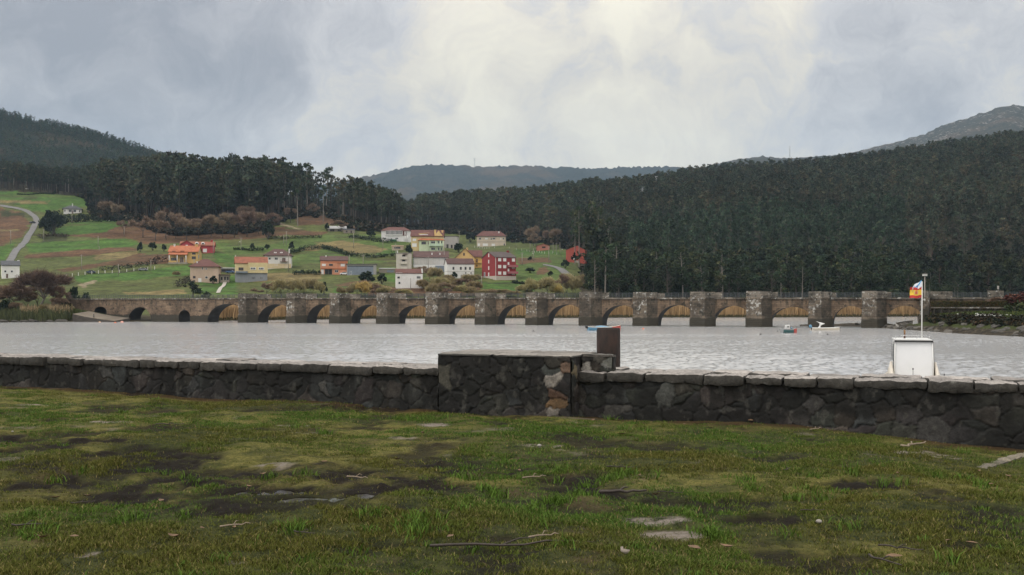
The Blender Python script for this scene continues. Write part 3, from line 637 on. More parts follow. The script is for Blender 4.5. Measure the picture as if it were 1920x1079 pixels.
def coping(name, u0, u1, parent, seed):
    B = ([], [], []); rr = random.Random(seed); u = u0; bn = .0
    while u < u1 - .05:
        L = min(rr.choice((.32, .42, .5, .55, .6, .7, .85)) * rr.uniform(.9, 1.1), u1 - u)
        if u1 - u - L < .25: L = u1 - u
        dz = rr.uniform(-.012, .010); j = rr.uniform(-.035, .035); tn = rr.uniform(.85, 1.15)
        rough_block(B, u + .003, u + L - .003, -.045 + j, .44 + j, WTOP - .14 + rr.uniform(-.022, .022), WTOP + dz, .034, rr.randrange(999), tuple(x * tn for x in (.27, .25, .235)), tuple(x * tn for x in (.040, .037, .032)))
        u += L
    u = u0
    while u < u1 - .05:
        L = min(rr.uniform(.5, .9), u1 - u); L = u1 - u if u1 - u - L < .25 else L
        dz = rr.uniform(-.014, .02); tn = rr.uniform(.85, 1.15)
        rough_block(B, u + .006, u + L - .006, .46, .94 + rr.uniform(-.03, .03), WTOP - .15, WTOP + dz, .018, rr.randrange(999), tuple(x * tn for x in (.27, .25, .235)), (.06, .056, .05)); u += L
    return np_obj(name, np.concatenate(B[0]), np.concatenate(B[1]), np.concatenate(B[2]), MT_COP, parent, True)
BLK0, BLK1 = -1.05, 1.03
dark_core = mat('wall_core_mortar', (.03, .03, .027), .95, .3, 3, 12)
for (u0, u1, lab, seed) in ((-17, BLK0 - .01, 'low dark rubble wall with granite coping left of the raised stone block', 3), (BLK1 + .01, 11.5, 'low dark rubble wall with granite coping right of the raised stone block', 8)):
    wl = empty('rubble_wall', WO, WANG, lab, 'wall')
    lit = () if u0 < 0 else ((BLK1 + .5, WTOP - .5, .1, .2, (.05, .047, .042)), (BLK1 + 1.15, WTOP - .36, .16, .11, (.07, .072, .066)), (BLK1 + 2.1, WTOP - .25, .17, .1, (.06, .06, .054)), (BLK1 + 3.3, WTOP - .42, .13, .18, (.045, .042, .04)), (BLK1 + 4.6, WTOP - .6, .1, .07, (.05, .048, .045)))
    rubble('rubble_face', u0, u1, WTOP - 1.15, WTOP - .10, wl, .03, seed=seed, light=lit)
    MB().box(u0, u1, .07, .86, WTOP - 2.6, WTOP - .145).build('wall_core', dark_core, wl)
    coping('coping', u0, u1, wl, seed)
blk = empty('stone_block', WO, WANG, 'raised black-stained rubble block with a pale stone corner in the middle of the wall', 'wall block')
BT = ZC - .76; BF = -.32
rubble('front_face', BLK0, BLK1, BT - 1.15, BT - .01, blk, BF + .01, seed=21, cell=.3, stain=1.35,
       light=((BLK1 - .16, BT - .30, .10, .25, (.24, .215, .19)), (BLK1 - .06, BT - .16, .08, .13, (.14, .09, .065)), (BLK1 - .22, BT - .62, .10, .12, (.14, .085, .042)), (BLK1 - .10, BT - .62, .09, .12, (.085, .047, .03)), (BLK1 - .22, BT - .82, .12, .10, (.17, .15, .13)), (BLK0 + .05, BT - .4, .1, .36, (.075, .07, .055)), (BLK1 - .42, BT - .22, .11, .2, (.06, .065, .06))))
rubble('end_face', BF + .02, .9, BT - 1.0, BT - .01, blk, flip=BLK1 - .01, seed=25, cell=.26, light=((BF + .12, BT - .2, .06, .16, (.16, .13, .08)),))
rubble('end_face', BF + .02, .9, BT - 1.0, BT - .01, blk, flip=BLK0 - .04, seed=27, cell=.26)
MB().box(BLK0 + .03, BLK1 - .03, BF + .06, .93, BT - 1.6, BT - .02).build('block_core', dark_core, blk)
B = ([], [], [])
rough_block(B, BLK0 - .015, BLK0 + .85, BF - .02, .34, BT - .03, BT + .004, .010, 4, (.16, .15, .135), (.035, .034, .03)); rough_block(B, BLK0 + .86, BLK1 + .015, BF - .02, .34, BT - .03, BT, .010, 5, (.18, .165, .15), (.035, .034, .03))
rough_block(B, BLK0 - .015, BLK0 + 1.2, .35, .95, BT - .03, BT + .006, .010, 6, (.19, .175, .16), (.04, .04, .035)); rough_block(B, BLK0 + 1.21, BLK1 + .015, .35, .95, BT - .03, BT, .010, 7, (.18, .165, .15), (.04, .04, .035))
np_obj('top_slabs', np.concatenate(B[0]), np.concatenate(B[1]), np.concatenate(B[2]), MT_COP, blk, True)
stub = empty('stone_stub', WO, WANG, 'short pale-stoned wall stub standing on the coping beside the rusty bollard', 'wall stub')
rubble('rubble_face', BLK1 + .02, 1.51, WTOP + .004, BT - .0, stub, .13, seed=41, cell=.2, stain=.4, light=((BLK1 + .15, WTOP + .12, .07, .11, (.30, .28, .25)), (BLK1 + .42, WTOP + .10, .06, .09, (.17, .17, .16)), (BLK1 + .28, WTOP + .14, .05, .09, (.10, .09, .08))))
rubble('end_face', .13, .30, WTOP + .004, BT, stub, flip=1.50, seed=43, cell=.2)
MB().box(BLK1 + .03, 1.48, .15, .3, WTOP - .05, BT - .01).build('stub_core', dark_core, stub)
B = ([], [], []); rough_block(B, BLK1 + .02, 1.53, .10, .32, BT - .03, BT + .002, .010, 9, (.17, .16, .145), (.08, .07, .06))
np_obj('top_slab', np.concatenate(B[0]), np.concatenate(B[1]), np.concatenate(B[2]), MT_COP, stub, True)
# rusty steel bollard behind the wall
m, nt, b = newmat('rusty_steel'); c_ = coord(nt, 'Object', (1, 1, .5)); q, q2 = noise(nt, c_, 5, 6, .7), noise(nt, c_, 30, 4, .7)
lk(nt, mixc(nt, rng_(nt, q2, .55, .75, 0, .5), mixc(nt, rng_(nt, q, .35, .7), (.014, .012, .011), (.048, .026, .019)), (.012, .011, .011)), b.inputs['Base Color']); b.inputs['Roughness'].default_value = .75; b.inputs['Metallic'].default_value = .2; bump(nt, b, q2, .4, .01)
bp = Vector((.0942 * 15.76, 15.76, 0)); bo = empty('mooring_bollard', (bp.x, bp.y, ZC - 1.95), 0, 'thick rusty steel mooring bollard standing behind the stone block', 'bollard')
MB().lathe([(.181, 0), (.181, 1.53), (.176, 1.545)], 40).build('post', m, bo); MB().lathe([(.176, 1.546), (.165, 1.556), (.02, 1.558)], 40).build('cap', m, bo); MB().lathe([(.27, 0.004), (.27, .03), (.19, .034)], 40).build('base_plate', m, bo)
# quay ground behind the wall
mq = mat('quay_granite', (.22, .21, .20), .9, .3, .8, 8)
o = MB().box(-40, 40, .9, 2.6, -3, ZC - 1.95).build('quay', mq); o.location = WO; o.rotation_euler = (0, 0, WANG); tag(o, kind='structure')
# ================================================================== lawn
def wallY(X): return 15.23 - .4 * X
PATCH = []   # (X, Y, rx, ry) of bare pale sand, from where they lie on the lawn
def lawn_at(px, py):
    Y = 1.64 * F / (py - HY)
    for _ in range(12): X = (px - CX) / F * Y; Y = float(ZC - lawn_z(X, Y)) * F / (py - HY)
    return (px - CX) / F * Y, Y
SAND = [(1235,978,62,10),(1262,1002,62,9),(815,798,30,4),(760,821,32,4),(500,872,90,6),(60,760,60,4),(210,792,50,3),(445,1054,24,4),(160,1040,30,5),(1720,850,80,5),(1010,838,40,3),(540,800,40,3)]
MUD = [(300,870,90,14),(330,905,130,16),(560,925,160,14),(760,915,170,16),(620,890,190,12),(120,830,150,10),(880,880,110,12),(80,905,140,14),(1450,975,70,8),(1150,930,40,7),(1640,905,60,8),(1050,905,90,10),(200,850,180,10),(430,960,60,6)]
PUD = [(590,931,70,5),(690,922,50,4),(500,918,60,4),(820,932,40,4)]
def blob(X, Y, lst, wob, seed, sh=1.0):
    o = np.zeros(np.shape(X))
    for (px, py, rx, ry) in lst:
        cx_, cy_ = lawn_at(px, py); y2 = lawn_at(px, py - ry)[1]; RX, RY = rx * sh / F * cy_, max(.05, sh * abs(y2 - cy_))
        d = np.hypot((X - cx_) / RX, (Y - cy_) / RY) + (fbm(X * 2.2, Y * 2.2, seed, 4) - .5) * wob
        o = np.maximum(o, smooth(1.15, .6, d))
    return o
st = .036
SAND2 = [(1238,978,66,9),(1262,1003,64,8),(812,798,30,4)]
def lawn_masks(X, Y):
    sand = blob(X, Y, SAND, 2.6, 201, .8) * smooth(.34, .52, fbm(X * 7, Y * 11, 211, 4)) * (.45 + .55 * smooth(.3, .6, fbm(X * 19, Y * 23, 214, 3)))
    sand = np.maximum(sand, blob(X, Y, SAND2, .9, 231, 1.1) * (.62 + .38 * smooth(.3, .55, fbm(X * 14, Y * 18, 222, 3))))
    mud = blob(X, Y, MUD, 2.4, 202, 1.3) * (.45 + .55 * smooth(.33, .48, fbm(X * 3.2, Y * 4.5, 213, 4))); pud = blob(X, Y, PUD, 1.2, 203)
    n = fbm(X * .9, Y * .9, 204, 5); moss = (.35 + .65 * smooth(.38, .58, fbm(X * 4, Y * 5, 212, 4))) * smooth(.46, .66, fbm(X * .55, Y * .75, 205, 4) + .20 * smooth(8.5, 11.5, Y) * smooth(6, 1, X) - .08)
    sand = np.maximum(sand, smooth(.70, .78, fbm(X * 1.6, Y * 1.8, 206, 5)) * .35 * smooth(8.5, 10.5, Y))
    mud = np.maximum(mud, smooth(.60, .70, fbm(X * 1.1, Y * 1.3, 207, 5)) * .8)
    edge = smooth(.55, .05, wallY(X) - Y - .3 * (fbm(X * 2, Y * 2, 3, 3)))          # leaf litter and soil at the foot of the wall
    return sand, mud, moss, pud, n, edge
xs, ys = np.arange(-10.5, 9.5, st), np.arange(4.6, 20, st)
GX_, GY_ = np.meshgrid(xs, ys, indexing='ij'); n_ = len(ys)
zl = lawn_z(GX_, GY_); sand, mud, moss, pud, nn, edge = lawn_masks(GX_, GY_)
zl += -mud * .035 - pud * .02 + (fbm(GX_ * 7, GY_ * 7, 55, 3) - .45) * .10 * mud + (fbm(GX_ * 5, GY_ * 6, 56, 3) - .5) * .03
MASKS = (sand, mud, moss, pud, nn, edge); _nx = len(xs)
def lut(q, x, y):
    i = np.clip((x + 10.5) / st, 0, _nx - 1).astype(int); j = np.clip((y - 4.6) / st, 0, n_ - 1).astype(int); return q[i, j]
ZL = zl
ii, jj = np.meshgrid(np.arange(len(xs) - 1), np.arange(n_ - 1), indexing='ij'); a = (ii * n_ + jj).ravel()
f = np.stack([a, a + n_, a + n_ + 1, a + 1], 1)
keep = (GY_ < wallY(GX_) + .3).ravel()[f].all(1); f = f[keep]
m, nt, b = newmat('worn_lawn_soil'); wp = coord(nt, 'World')
A = {}
for k in ('sand', 'mud', 'moss', 'wet', 'edge'):
    q = nt.nodes.new('ShaderNodeAttribute'); q.attribute_name = k; A[k] = q.outputs['Fac']
n1, n2, n3 = noise(nt, wp, 7, 6, .7), noise(nt, wp, 32, 4, .75), noise(nt, wp, 1.6, 5, .6)
k = mixc(nt, rng_(nt, n1, .35, .65), (.020, .026, .009), (.058, .062, .020))
mo = mixc(nt, rng_(nt, n2, .3, .7), (.068, .072, .017), (.185, .160, .048)); k = mixc(nt, mth(nt, 'MULTIPLY', A['moss'], rng_(nt, n1, .25, .5)), k, mo)
k = mixc(nt, rng_(nt, n3, .56, .70, 0, .6), k, mixc(nt, n2, (.045, .028, .015), (.12, .085, .05)))
k = mixc(nt, mth(nt, 'MULTIPLY', A['edge'], .85), k, mixc(nt, n2, (.02, .012, .007), (.09, .05, .028)))
k = mixc(nt, mth(nt, 'MULTIPLY', A['mud'], rng_(nt, n1, .22, .42)), k, mixc(nt, n2, (.005, .0045, .0035), (.026, .021, .016)))
k = mixc(nt, mth(nt, 'MULTIPLY', A['sand'], rng_(nt, n1, .30, .52)), k, mixc(nt, n2, (.13, .108, .088), (.32, .275, .24)))
k = mixc(nt, rng_(nt, n2, .66, .74, 0, .6), k, (.17, .14, .10))
lk(nt, k, b.inputs['Base Color'])
lk(nt, rng_(nt, mth(nt, 'ADD', A['wet'], mth(nt, 'MULTIPLY_ADD', n2, .3, -.15)), .45, .6, .95, .06), b.inputs['Roughness']); b.inputs['Specular IOR Level'].default_value = .10
bump(nt, b, mth(nt, 'MULTIPLY', mth(nt, 'ADD', n1, mth(nt, 'MULTIPLY', n2, .6)), rng_(nt, A['wet'], .3, .6, 1, .03)), .9, .06)
tag(np_obj('lawn', np.stack([GX_, GY_, zl], -1).reshape(-1, 3), f, {'sand': sand.ravel(), 'mud': mud.ravel(), 'moss': moss.ravel(), 'wet': pud.ravel(), 'edge': edge.ravel()}, m, smooth_=True), kind='structure')
# the lawn beyond the frame, coarser
def sheet(name, x0, x1, y0, y1, s_, lim=True):
    xs, ys = np.linspace(x0, x1, max(2, int((x1-x0)/s_))), np.linspace(y0, y1, max(2, int((y1-y0)/s_))); gx, gy = np.meshgrid(xs, ys, indexing='ij'); n = len(ys)
    if lim: gy = np.minimum(gy, wallY(gx) + .3)
    ii, jj = np.meshgrid(np.arange(len(xs) - 1), np.arange(n - 1), indexing='ij'); a = (ii * n + jj).ravel()
    tag(np_obj(name, np.stack([gx, gy, lawn_z(gx, gy)], -1).reshape(-1, 3), np.stack([a, a + n, a + n + 1, a + 1], 1), {'moss': 0 * gx.ravel() + .6, 'sand': 0 * gx.ravel()}, m, smooth_=True), kind='structure')
sheet('lawn', -60, -10.5, -25, 40, .8); sheet('lawn', 9.45, 40, -25, 16, .8); sheet('lawn', -10.5, 9.45, -25, 4.65, .5)
# grass blades
def blades(N, x0, x1, y0, y1, tuft=False):
    Y = y0 + (y1 - y0) * R.random(N) ** (1.0); X = (R.random(N) * 2 - 1) * (Y * .60 + 1.2)
    sand, mud, moss, pud, nn, edge = [lut(q, X, Y) for q in MASKS]
    dens = (1 - sand * 1.1) * (1 - mud * .92) * (1 - pud * 1.3) * (1 - .8 * edge) * (1.05 - .7 * moss)
    cl = smooth(.40, .60, fbm(X * 2.3, Y * 2.3, 301, 4)); cl2 = smooth(.35, .6, fbm(X * 9, Y * 9, 302, 3))
    dens = dens * (.30 + .75 * cl * (.3 + .7 * cl2))
    k = (R.random(N) < dens) & (Y < wallY(X) - .03)
    return X[k], Y[k], cl[k], mud[k], moss[k]
X, Y, cl, mud_, moss_ = blades(2700000, -9, 9, 5.4, 19.5)
N = len(X); hgt = (.008 + .020 * R.random(N) ** 2 + .024 * cl * R.random(N)) * (1 - .35 * moss_)
wid = (.0014 + .0018 * R.random(N)) * (.8 + .035 * Y)
# taller tufts with broader blades, in clumps
tx, ty = [], []
TN = 220; cy_ = 5.6 + 12 * R.random(TN) ** 1.3; cx_ = (R.random(TN) * 2 - 1) * (cy_ * .52)
s_, mu_, mo_, pu_, nn_, ed_ = [lut(q, cx_, cy_) for q in MASKS]; ok = (s_ < .4) & (pu_ < .3) & (cy_ < wallY(cx_) - .1) & (fbm(cx_ * .8, cy_ * .8, 311, 3) > .5); cx_, cy_ = cx_[ok], cy_[ok]
extra = [lawn_at(*p) for p in ((1345,1005),(1360,1008),(1330,1012),(1070,940),(1100,925),(1040,945),(1010,950),(1180,890),(1130,900),(860,900),(900,915),(930,930),(800,990),(840,985),(760,980),(250,975),(50,970),(60,1000),(1560,930),(1500,935),(1640,870),(620,815),(1400,905),(700,965),(560,990))]
cx_ = np.concatenate([cx_] + [np.array([e[0]] * 3) + R.normal(0, .07, 3) for e in extra]); cy_ = np.concatenate([cy_] + [np.array([e[1]] * 3) + R.normal(0, .1, 3) for e in extra])
per = 34; TX = np.repeat(cx_, per) + R.normal(0, .05, len(cx_) * per); TY = np.repeat(cy_, per) + R.normal(0, .06, len(cx_) * per)
kk = TY < wallY(TX) - .03; TX, TY = TX[kk], TY[kk]; sc_ = np.repeat(.5 + .8 * R.random(len(cx_)), per)[kk]
X = np.concatenate([X, TX]); Y = np.concatenate([Y, TY]); NT = len(TX)
hgt = np.concatenate([hgt, (.03 + .055 * R.random(NT)) * sc_]); wid = np.concatenate([wid, (.003 + .003 * R.random(NT))])
N = len(X); z = lut(ZL, X, Y) - .006
th = R.random(N) * 2 * np.pi; le = (.35 + .8 * R.random(N)) * hgt; ph = R.random(N) * np.pi
bx, by = np.cos(ph) * wid, np.sin(ph) * wid
P0 = np.stack([X - bx, Y - by, z], 1); P1 = np.stack([X + bx, Y + by, z], 1)
mx, my, mz = X + np.cos(th) * le * .35, Y + np.sin(th) * le * .35, z + hgt * .7
P2 = np.stack([mx + bx * .7, my + by * .7, mz], 1); P3 = np.stack([mx - bx * .7, my - by * .7, mz], 1)
P4 = np.stack([X + np.cos(th) * le, Y + np.sin(th) * le, z + hgt], 1); P5 = P4 + np.stack([bx, by, 0 * bx], 1) * .1
v = np.stack([P0, P1, P2, P3, P4, P5], 1).reshape(-1, 3); i0 = np.arange(N) * 6
f = np.concatenate([np.stack([i0, i0 + 1, i0 + 2, i0 + 3], 1), np.stack([i0 + 3, i0 + 2, i0 + 5, i0 + 4], 1)])
hue = R.random(N); big = fbm(X * .7, Y * .7, 321, 3); lush = np.clip((big - .35) * 3, 0, 1)
colg = np.array((.090, .092, .018))[None] * (1 - lush[:, None]) + np.array((.066, .114, .017))[None] * lush[:, None]
colg = np.where((hue > .90)[:, None], np.array((.22, .17, .075)), colg) * (.55 + .8 * R.random(N))[:, None]
isT = np.arange(N) >= N - NT; colg[isT] = np.array((.080, .135, .020)) * (.5 + .7 * R.random(NT))[:, None]
mg = vcol('grass_blade', .7, 0.0, .08)
tag(np_obj('grass', v, f, np.repeat(colg, 6, 0), mg), 'short patchy green grass growing on the muddy lawn', 'grass', kind='stuff')
# litter lying on the lawn
ml = mat('dead_leaf', (.16, .095, .05), .7, .4, 9, 40); ml2 = mat('bleached_leaf', (.44, .37, .31), .7, .2, 9, 40); mt = mat('wet_twig', (.035, .026, .02), .7, .4, 14, 60); mt2 = mat('dry_twig', (.22, .17, .12), .7, .3, 14, 60); mp = mat('pale_pebble', (.26, .24, .21), .8, .2, 20, 60)
def leaf_mesh(nm, L, W, curl, m_):
    vs, fs, N_ = [], [], 9
    for i in range(N_ + 1):
        t = i / N_; w_ = W * math.sin(math.pi * min(.97, max(.03, t))) ** .8; a = curl * (t - .5)
        x, zc = (math.sin(a) / max(curl, .01) * L, (1 - math.cos(a)) / max(curl, .01) * L)
        for s in (-1, -.5, 0, .5, 1): vs.append((x, s * w_, zc + .012 + abs(s) * w_ * .5))
    for i in range(N_):
        for s in range(4): a = i * 5 + s; fs.append((a, a + 1, a + 6, a + 5))
    return MB().add(vs, fs, m_, True).mesh(nm)
leafm = [leaf_mesh('fallen_leaf', .10, .022, c_, ml) for c_ in (1.2, .5, 1.9)]
def put(nm, me, px, py, rz, lab, cat, grp=None, sc=1, dz=.012, tilt=0):
    x, y = lawn_at(px, py); o = bpy.data.objects.new(nm, me); o.location = (x, y, float(lawn_z(x, y)) + dz); o.rotation_euler = (tilt, 0, rz); o.scale = (sc,) * 3
    link(o); return tag(o, lab, cat, grp)
put('fallen_leaf', leaf_mesh('fallen_leaf', .13, .022, 2.6, ml2), 1162, 1047, 1.9, 'large bleached leaf curled into a hook on the grass', 'leaf', None, 1.05, .035, 1.1)
rr = random.Random(3)
for i in range(34):
    px, py = rr.uniform(20, 1900), 790 + 270 * rr.random() ** 1.2
    put('fallen_leaf', leafm[i % 3], px, py, rr.uniform(0, 6.3), 'small brown fallen leaf lying on the patchy grass', 'leaf', 'brown leaves scattered over the lawn', rr.uniform(.6, 1.1), .02, rr.uniform(-.4, .4))
for (px, py, rz, L) in ((820,1002,.2,.16),(690,1052,.5,.14),(217,832,0,.14),(345,926,.7,.1),(290,1035,.3,.1)): pass
def twig(L, seed, m_, r=.007):
    q = random.Random(seed); pts = [(L * (t / 7 - .5), q.uniform(-.03, .03) * L * 2, .014 + .012 * q.random()) for t in range(8)]
    b_ = MB().tube(pts, [r * (1 - .07 * t) for t in range(8)], 6, m_)
    p = Vector(pts[3]); b_.tube([p, p + Vector((L * .12, L * .10, .02)), p + Vector((L * .22, L * .13, .015))], [r * .6, r * .5, r * .25], 5, m_); return b_.mesh('twig')
put('twig', twig(.42, 1, mt, .017), 1168, 928, .15, 'thick dark wet stick lying among the grass tufts', 'stick')
put('twig', twig(.55, 2, mt2, .013), 1716, 838, .7, 'pale bare stick lying on soil near the foot of the wall', 'stick')
put('twig', twig(1.1, 3, mt, .010), 960, 1028, .06, 'long thin dark twig lying across the grass', 'stick')
tw = [twig(.3, 5, mt), twig(.24, 6, mt), twig(.2, 7, mt2, .006)]
for i in range(15):
    px, py = rr.uniform(30, 1880), 800 + 265 * rr.random() ** 1.1
    put('twig', tw[i % 3], px, py, rr.gauss(0, .5), 'short twig lying on the patchy grass', 'twig', 'twigs scattered over the lawn', rr.uniform(.6, 1.2), .012)
pb = MB(); pb.lathe([(.012, -.008), (.024, 0), (.022, .012), (.008, .02)], 9, mp); pbm = pb.mesh('pebble')
for i in range(4): put('pebble', pbm, rr.uniform(20, 1900), 745 + 310 * rr.random() ** 1.4 + (60 if i % 2 else 0), rr.uniform(0, 6), 'small pale pebble lying on the worn lawn', 'pebble', 'pebbles scattered over the lawn', rr.uniform(.5, 1.3), .008)
# edge of a sand path with flat kerb stones at the right
kb = empty('path_edging', (0, 0, 0), 0, 'curved row of flat pale edging stones where the lawn meets a path', 'path edging')
pth = [(1838, 878), (1858, 872), (1880, 865), (1905, 857), (1935, 849), (1990, 838), (2060, 830)]
B = ([], [], [])
P3_ = [lawn_at(*p) for p in pth]
for i in range(len(P3_) - 1):
    a, b_ = Vector(P3_[i]), Vector(P3_[i + 1]); L = (b_ - a).length; n = max(1, round(L / .34)); ang = math.atan2((b_ - a).y, (b_ - a).x)
    for k in range(n):
        c0 = a.lerp(b_, (k + .5) / n); B1 = ([], [], []); hl = L / n / 2 - .008
        rough_block(B1, -hl, hl, -.08, .08, -.1, .014, .012, 60 + i * 5 + k, (.16, .14, .105), (.07, .06, .045), .03)
        Rm = np.array(Matrix.Rotation(ang, 3, 'Z')); off = sum(len(x) for x in B[0])
        for v_, f_, c_ in zip(*B1): pass
        vv = np.concatenate(B1[0]) @ Rm.T + np.array((c0.x, c0.y, float(lawn_z(c0.x, c0.y))))
        B[0].append(vv); B[1].append(np.concatenate(B1[1]) + off); B[2].append(np.concatenate(B1[2]))
np_obj('edging_stones', np.concatenate(B[0]), np.concatenate(B[1]), np.concatenate(B[2]), MT_COP, kb, True)
# ================================================================== vegetation
def tubes_np(paths, n=4):
    """list of (points, radii) -> quads"""
    V, Fq, o = [], [], 0
    for pts, rs in paths:
        pts = np.asarray(pts, float); k = len(pts)
        d = np.gradient(pts, axis=0); d /= np.linalg.norm(d, axis=1, keepdims=True) + 1e-9
        ref = np.where(np.abs(d[:, 2:3]) > .9, np.array([[1., 0, 0]]), np.array([[0, 0, 1.]])); a = np.cross(d, ref); a /= np.linalg.norm(a, axis=1, keepdims=True) + 1e-9; b_ = np.cross(d, a)
        t = np.arange(n) * 2 * np.pi / n
        V.append((pts[:, None] + (a[:, None] * np.cos(t)[None, :, None] + b_[:, None] * np.sin(t)[None, :, None]) * np.asarray(rs)[:, None, None]).reshape(-1, 3))
        ii, kk = np.meshgrid(np.arange(k - 1), np.arange(n), indexing='ij'); i0 = (ii * n + kk).ravel(); i1 = (ii * n + (kk + 1) % n).ravel()
        Fq.append(np.stack([i0, i1, i1 + n, i0 + n], 1) + o); o += k * n
    return np.concatenate(V), np.concatenate(Fq)
def leaves_np(r, cen, rad, num, size, elong=1.5, up=.3, shell=.6):
    """leaf clumps: cards spread through ellipsoids (denser near their skin)"""
    P = []; ci = []
    for i, (c_, ra) in enumerate(zip(cen, rad)):
        d = r.normal(size=(num[i], 3)); d /= np.linalg.norm(d, axis=1, keepdims=True); q = r.random((num[i], 1)) ** (1 - shell * .6)
        P.append(np.array(c_) + d * q * np.array(ra)); ci += [i] * num[i]
    P = np.concatenate(P); N = len(P); ci = np.array(ci)
    a = r.normal(size=(N, 3)); a[:, 2] *= .6; a /= np.linalg.norm(a, axis=1, keepdims=True); b_ = np.cross(a, r.normal(size=(N, 3))); b_ /= np.linalg.norm(b_, axis=1, keepdims=True) + 1e-9
    s = size * (.6 + .8 * r.random((N, 1))); A, B_ = a * s * elong * .5, b_ * s * .5
    v = np.stack([P - A - B_ * .3, P - A * .1 - B_, P + A + B_ * .2, P + A * .1 + B_], 1).reshape(-1, 3)
    return v, np.arange(N * 4).reshape(-1, 4), ci, N
def leafcol(r, base, alt, ci, N, nclump, mixp=.5):
    k = r.random(nclump)[ci]; b = (.62 + .76 * r.random(nclump))[ci] * (.7 + .6 * r.random(N)); t = (k * (1 - .4) + .4 * r.random(N) < mixp)[:, None]
    return np.repeat(np.where(t, np.array(alt), np.array(base)) * b[:, None], 4, 0)
def euc(seed, H, lod=1.0, size=.85, base=(.030, .048, .022), alt=(.062, .066, .030), slim=1.0, low=.42):
    """tall eucalyptus: long bare pale trunk, open crown of separate rounded clumps"""
    r = np.random.default_rng(seed); bend = r.normal(0, .02 * H, 2); zs = np.linspace(-.6, H * .93, 7); t = np.clip(zs / H, 0, 1)
    tr = np.stack([bend[0] * t ** 2, bend[1] * t ** 2, zs], 1); P = [(tr, (.30 + .006 * H) * (1 - .86 * t))]
    cen, ra = [], []; nb = int(r.integers(11, 16))
    for i in range(nb):
        f_ = low + (1 - low) * (i + .5 * r.random()) / nb; z = H * f_; an = r.random() * 6.28 + i * 2.4
        wv = H * .115 * slim * (1.15 - abs(f_ - .68) * 1.9) * (.55 + .7 * r.random()); k = np.interp(z, zs, np.arange(7)); p0 = np.array([np.interp(z * .96, zs, tr[:, 0]), np.interp(z * .96, zs, tr[:, 1]), z * .94])
        p1 = p0 + np.array([math.cos(an) * wv, math.sin(an) * wv, .35 * wv + H * .03]); P.append(([p0, (p0 + p1) / 2 - [0, 0, .1 * wv], p1], [.11, .07, .03])); cen.append(p1 + [0, 0, H * .01]); rr_ = H * (.042 + .036 * r.random()) * (.8 + .3 * slim); ra.append((rr_, rr_, rr_ * .8))
    cen.append(tr[-1] + [0, 0, H * .03]); ra.append((H * .05, H * .05, H * .04))
    num = [max(3, int(22 * lod * (a[0] / (H * .055)) ** 2)) for a in ra]
    v, f, ci, N = leaves_np(r, cen, ra, num, size); return tubes_np(P, 4), (v, f, leafcol(r, base, alt, ci, N, len(cen), .4))
def broad(seed, H, W, lod=1.0, size=.9, base=(.026, .040, .017), alt=(.050, .060, .022), trunk=.3, n=16):
    r = np.random.default_rng(seed); zs = np.linspace(-.6, H * .75, 5); tr = np.stack([r.normal(0, .02 * H) * (zs / H) ** 2, r.normal(0, .02 * H) * (zs / H) ** 2, zs], 1); P = [(tr, (.22 + .010 * H) * (1 - .8 * np.clip(zs / H, 0, 1)))]; cen, ra = [], []
    for i in range(n):
        f_ = trunk + (1 - trunk) * (i + r.random()) / n; an = r.random() * 6.28; wv = W * .5 * math.sin(math.pi * min(.97, .12 + .8 * f_)) * (.3 + .75 * r.random()); p0 = np.array([0, 0, H * f_ * .7]); p1 = np.array([math.cos(an) * wv, math.sin(an) * wv, H * f_ * .93]); P.append(([p0, (p0 + p1) / 2, p1], [.13, .09, .04])); cen.append(p1); q = W * (.13 + .10 * r.random()); ra.append((q, q, q * .8))
    num = [max(4, int(26 * lod * (a[0] / (W * .18)) ** 2)) for a in ra]; v, f, ci, N = leaves_np(r, cen, ra, num, size); return tubes_np(P, 5), (v, f, leafcol(r, base, alt, ci, N, len(cen), .35))
def bare(seed, H, W, lod=1.0, col=(.085, .055, .036), tw=.12, stems=1, tl=1.4):
    """leafless tree: limbs that fork and a haze of fine twigs"""
    r = np.random.default_rng(seed); P = []; tips = []
    def grow(p, d, L, rad_, lev):
        e = p + d * L; m_ = (p + e) / 2 + r.normal(0, .05 * L, 3); P.append(([p, m_, e], [rad_, rad_ * .8, rad_ * .6])); 
        if lev == 0: tips.append((e, d)); return
        for _ in range(3 if lev > 1 else 4):
            dd = d + r.normal(0, .48, 3) * np.array([W / H * 1.25, W / H * 1.25, .6]); dd[2] = abs(dd[2]) * .8 + .18; dd /= np.linalg.norm(dd); grow(e, dd, L * (.62 + .2 * r.random()), rad_ * .55, lev - 1)
    for s in range(stems):
        an = r.random() * 6.28; d = np.array([math.cos(an) * .45 * (stems > 1), math.sin(an) * .45 * (stems > 1), 1.]); d /= np.linalg.norm(d); grow(np.array([0, 0, -.4]), d, H * .34, .024 * H / max(1, stems * .6), 3 if stems == 1 else 2)
    V = []; C = []
    for e, d in tips:
        for _ in range(max(3, int(16 * lod))):
            u = d + r.normal(0, .6, 3); u[2] = u[2] * .7 + .35; u /= np.linalg.norm(u); q = e + r.normal(0, .025 * H, 3); L = tl * (.5 + r.random()); sd_ = np.cross(u, r.normal(size=3)); sd_ /= np.linalg.norm(sd_) + 1e-9; sd_ *= tw * .5
            V.append([q - sd_, q + sd_, q + u * L + sd_ * .3, q + u * L - sd_ * .3]); C.append(np.array(col) * (.6 + .9 * r.random()))
    v = np.array(V).reshape(-1, 3); return tubes_np(P, 4), (v, np.arange(len(v)).reshape(-1, 4), np.repeat(np.array(C), 4, 0))
